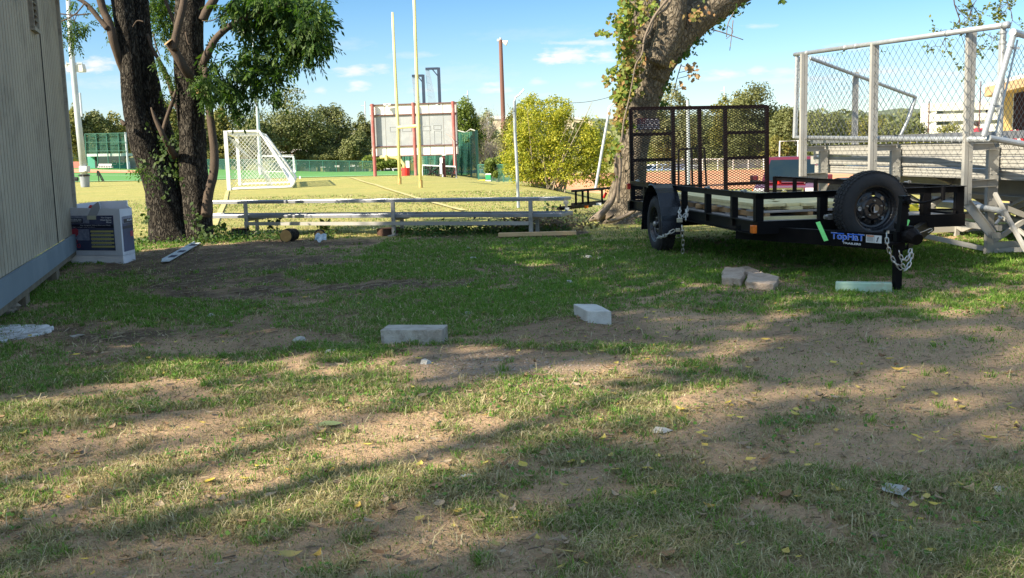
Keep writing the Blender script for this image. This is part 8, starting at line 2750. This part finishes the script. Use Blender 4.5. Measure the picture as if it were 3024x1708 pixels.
    for i, (a, z, w_, h_) in enumerate(tiers):
        mb = MB()
        mb.beam(Q(a, b0 + .12 * (i % 3), z), Q(a, b1 - .1 * (i % 2), z), w_, h_)
        for kk in range(3):
            if h_ > .1: mb.beam(Q(a - w_ / 2 - .004, b0 + .2, z - h_ / 2 + h_ * (kk + .5) / 3), Q(a - w_ / 2 - .004, b1 - .2, z - h_ / 2 + h_ * (kk + .5) / 3), .008, .012)
        if w_ > .2: mb.beam(Q(a - w_ / 2 - .008, b0 + .12 * (i % 3), z - .02), Q(a - w_ / 2 - .008, b1 - .1, z - .02), .012, .085)
        mk('plank', mb, M_ALU if w_ > .2 else M_A, parent=root)
    # horizontal braces along the back
    mb = MB()
    for (a, z) in ((.42, .30), (1.3, .55), (1.35, .28), (2.2, .20)): mb.beam(Q(a, 0, z), Q(a, Lb, z), .05, .06)
    mb.beam(Q(1.3, .15, .7), Q(1.3, Lb * .5, .1), .04, .05); mb.beam(Q(1.3, Lb * .5, .1), Q(1.3, Lb, .7), .04, .05); mb.beam(Q(2.2, .15, .1), Q(2.2, Lb * .5, .42), .04, .05); mb.beam(Q(2.2, Lb * .5, .42), Q(2.2, Lb, .1), .04, .05)
    mk('long_brace', mb, M_A, parent=root)
    # chain link fence on the back
    off = .10
    tl = P(2347, 162, 15.65); tr = P(2968, 75, 10.35)
    fl = P(2347, 407, 15.65); frr = P(2968, 412, 10.35)
    mb = MB(); mb.tube([tl, tr], .030, 12); mb.lathe(tr, (tr - tl), [(-.02, .036), (.05, .036)], 12)
    for t in (.08, .32, .38, .80): q = tl.lerp(tr, t); mb.lathe(q, (tr - tl), [(0, .035), (.05, .035)], 12)
    mk('fence_rail', mb, M_PIPE, parent=root, smooth=True)
    mb = MB(); mb.tube([fl, P(2700, 412, 12.4), frr], .032, 12); mk('fence_rail', mb, M_PIPE, parent=root, smooth=True)
    mb = MB(); mb.tube([P(2354, 166, 15.6), P(2346, 408, 15.6)], .030, 12); mb.tube([P(2361, 168, 15.7), P(2352, 405, 15.7)], .014, 8); mk('fence_pipe', mb, M_PIPE, parent=root)
    mb = MB(); mb.tube([P(2963, 84, 10.4), P(2957, 270, 10.4), P(2952, 415, 10.4)], .028, 12); mb.tube([P(2952, 120, 10.42), P(2944, 330, 10.42)], .010, 8)
    for y in (100, 130): mb.lathe(P(2962, y, 10.4), ZU, [(0, .036), (.025, .036)], 12)
    mk('fence_pipe', mb, M_PIPE, parent=root)
    def under(sg, h0, k):
        (u0, v0), (u1, v1) = sg
        f0, f1 = h0 - k * u0 - v0, h0 - k * u1 - v1
        if f0 < 0 and f1 < 0: return []
        if f0 >= 0 and f1 >= 0: return [sg]
        t = f0 / (f0 - f1); m = (u0 + (u1 - u0) * t, v0 + (v1 - v0) * t)
        return [(sg[0], m)] if f0 >= 0 else [(m, sg[1])]
    M_CL = MAT('chain_link_wire', (.14, .15, .16), (.10, .105, .11), scale=8, rough=.55, metal=.5)
    U_ = Vector((tr.x - tl.x, tr.y - tl.y, 0)); Lf = U_.length; U_.normalize()
    O = Vector((tl.x, tl.y, fl.z - .10)); hgt = tl.z - fl.z + .08
    mb = MB()
    diamond_net(mb, O, U_, ZU, Lf, hgt, .150, .135, .0028, clip=lambda sg: under(sg, hgt - .03, (tl.z - tr.z) / Lf))
    n = int(Lf / .15)
    for i in range(n):
        q = O + U_ * (i * .15 + .075); mb.tube([q + ZU * .0, q - ZU * .022 + U_ * .006], .005, 4)
    mk('chain_link', mb, M_CL, parent=root)
    # far side fence sloping down with the tiers
    a = P(2392, 172, 15.75); b = P(2705, 288, 16.6); c = P(2655, 418, 16.5); d = P(2392, 418, 15.75)
    mb = MB(); mb.tube([a, b], .028, 12); mb.tube([P(2703, 288, 16.6), P(2688, 340, 16.6), P(2655, 412, 16.6)], .028, 12); mb.tube([P(2692, 305, 16.65), P(2668, 380, 16.65)], .012, 8); mk('side_rail', mb, M_PIPE, parent=root)
    mb = MB(); q = P(2527, 228, 16.15); mb.box(Vector((q.x, q.y, (q.z + 1.2) / 2 + .05)), (.085, .05, q.z - 1.15)); mk('side_post', mb, M_A, parent=root)
    mb = MB(); U2 = Vector((b.x - a.x, b.y - a.y, 0)); L2 = U2.length; U2.normalize(); H2 = a.z - 1.28; sl = (a.z - b.z) / L2
    def clip2(seg):
        (u0, v0), (u1, v1) = seg; out = []; N = 24; run = None
        for i in range(N + 1):
            uu = u0 + (u1 - u0) * i / N; vv = v0 + (v1 - v0) * i / N; ok = vv < H2 - sl * uu and uu < L2 - .25 * (1 - vv / H2)
            if ok and run is None: run = (uu, vv)
            if (not ok or i == N) and run is not None: out.append((run, (uu, vv))); run = None
        return out
    diamond_net(mb, Vector((a.x, a.y, 1.28)), U2, ZU, L2, H2, .105, .13, .0026, clip=clip2); mk('side_chain_link', mb, M_CL, parent=root)
    # near side fence panel leaving the frame
    mb = MB(); e0 = P(2995, 97, 10.2); e1 = P(3100, 128, 10.6); mb.tube([P(2905, 402, 10.2), e0], .030, 12); mb.tube([e0 + ZU * .0, e1], .030, 12); mb.lathe(e0, (e1 - e0), [(-.03, .038), (.06, .038)], 12)
    mb.tube([P(2940, 395, 10.25), P(3005, 118, 10.25)], .010, 8); mb.tube([P(2920, 408, 10.2), P(3100, 440, 10.5)], .032, 12)
    for t in (.3, .86): q = P(2905, 402, 10.2).lerp(e0, t); mb.lathe(q, e0 - P(2905, 402, 10.2), [(0, .038), (.03, .038)], 12); mb.box(q + Vector((.05, 0, -.01)), (.09, .02, .025))
    mk('side_rail', mb, M_PIPE, parent=root)
    mb = MB(); o3 = P(2930, 520, 10.25); U3 = (e1 - e0); U3.z = 0; U3.normalize(); hh = P(3010, 110, 10.25).z - o3.z
    def clip3(seg):
        (u0, v0), (u1, v1) = seg; out = []; N = 24; run = None
        for i in range(N + 1):
            uu = u0 + (u1 - u0) * i / N; vv = v0 + (v1 - v0) * i / N; ok = vv > .28 and uu > -.05 + .26 * (vv - .38) / (hh - .38) and uu < 1.0 and vv < hh - .10 * uu
            if ok and run is None: run = (uu, vv)
            if (not ok or i == N) and run is not None: out.append((run, (uu, vv))); run = None
        return out
    diamond_net(mb, o3, U3, ZU, 1.1, hh, .085, .085, .0026, clip=clip3); mk('side_chain_link', mb, M_CL, parent=root)


bleachers()
print('OBJECTS BUILT', len(bpy.data.objects))
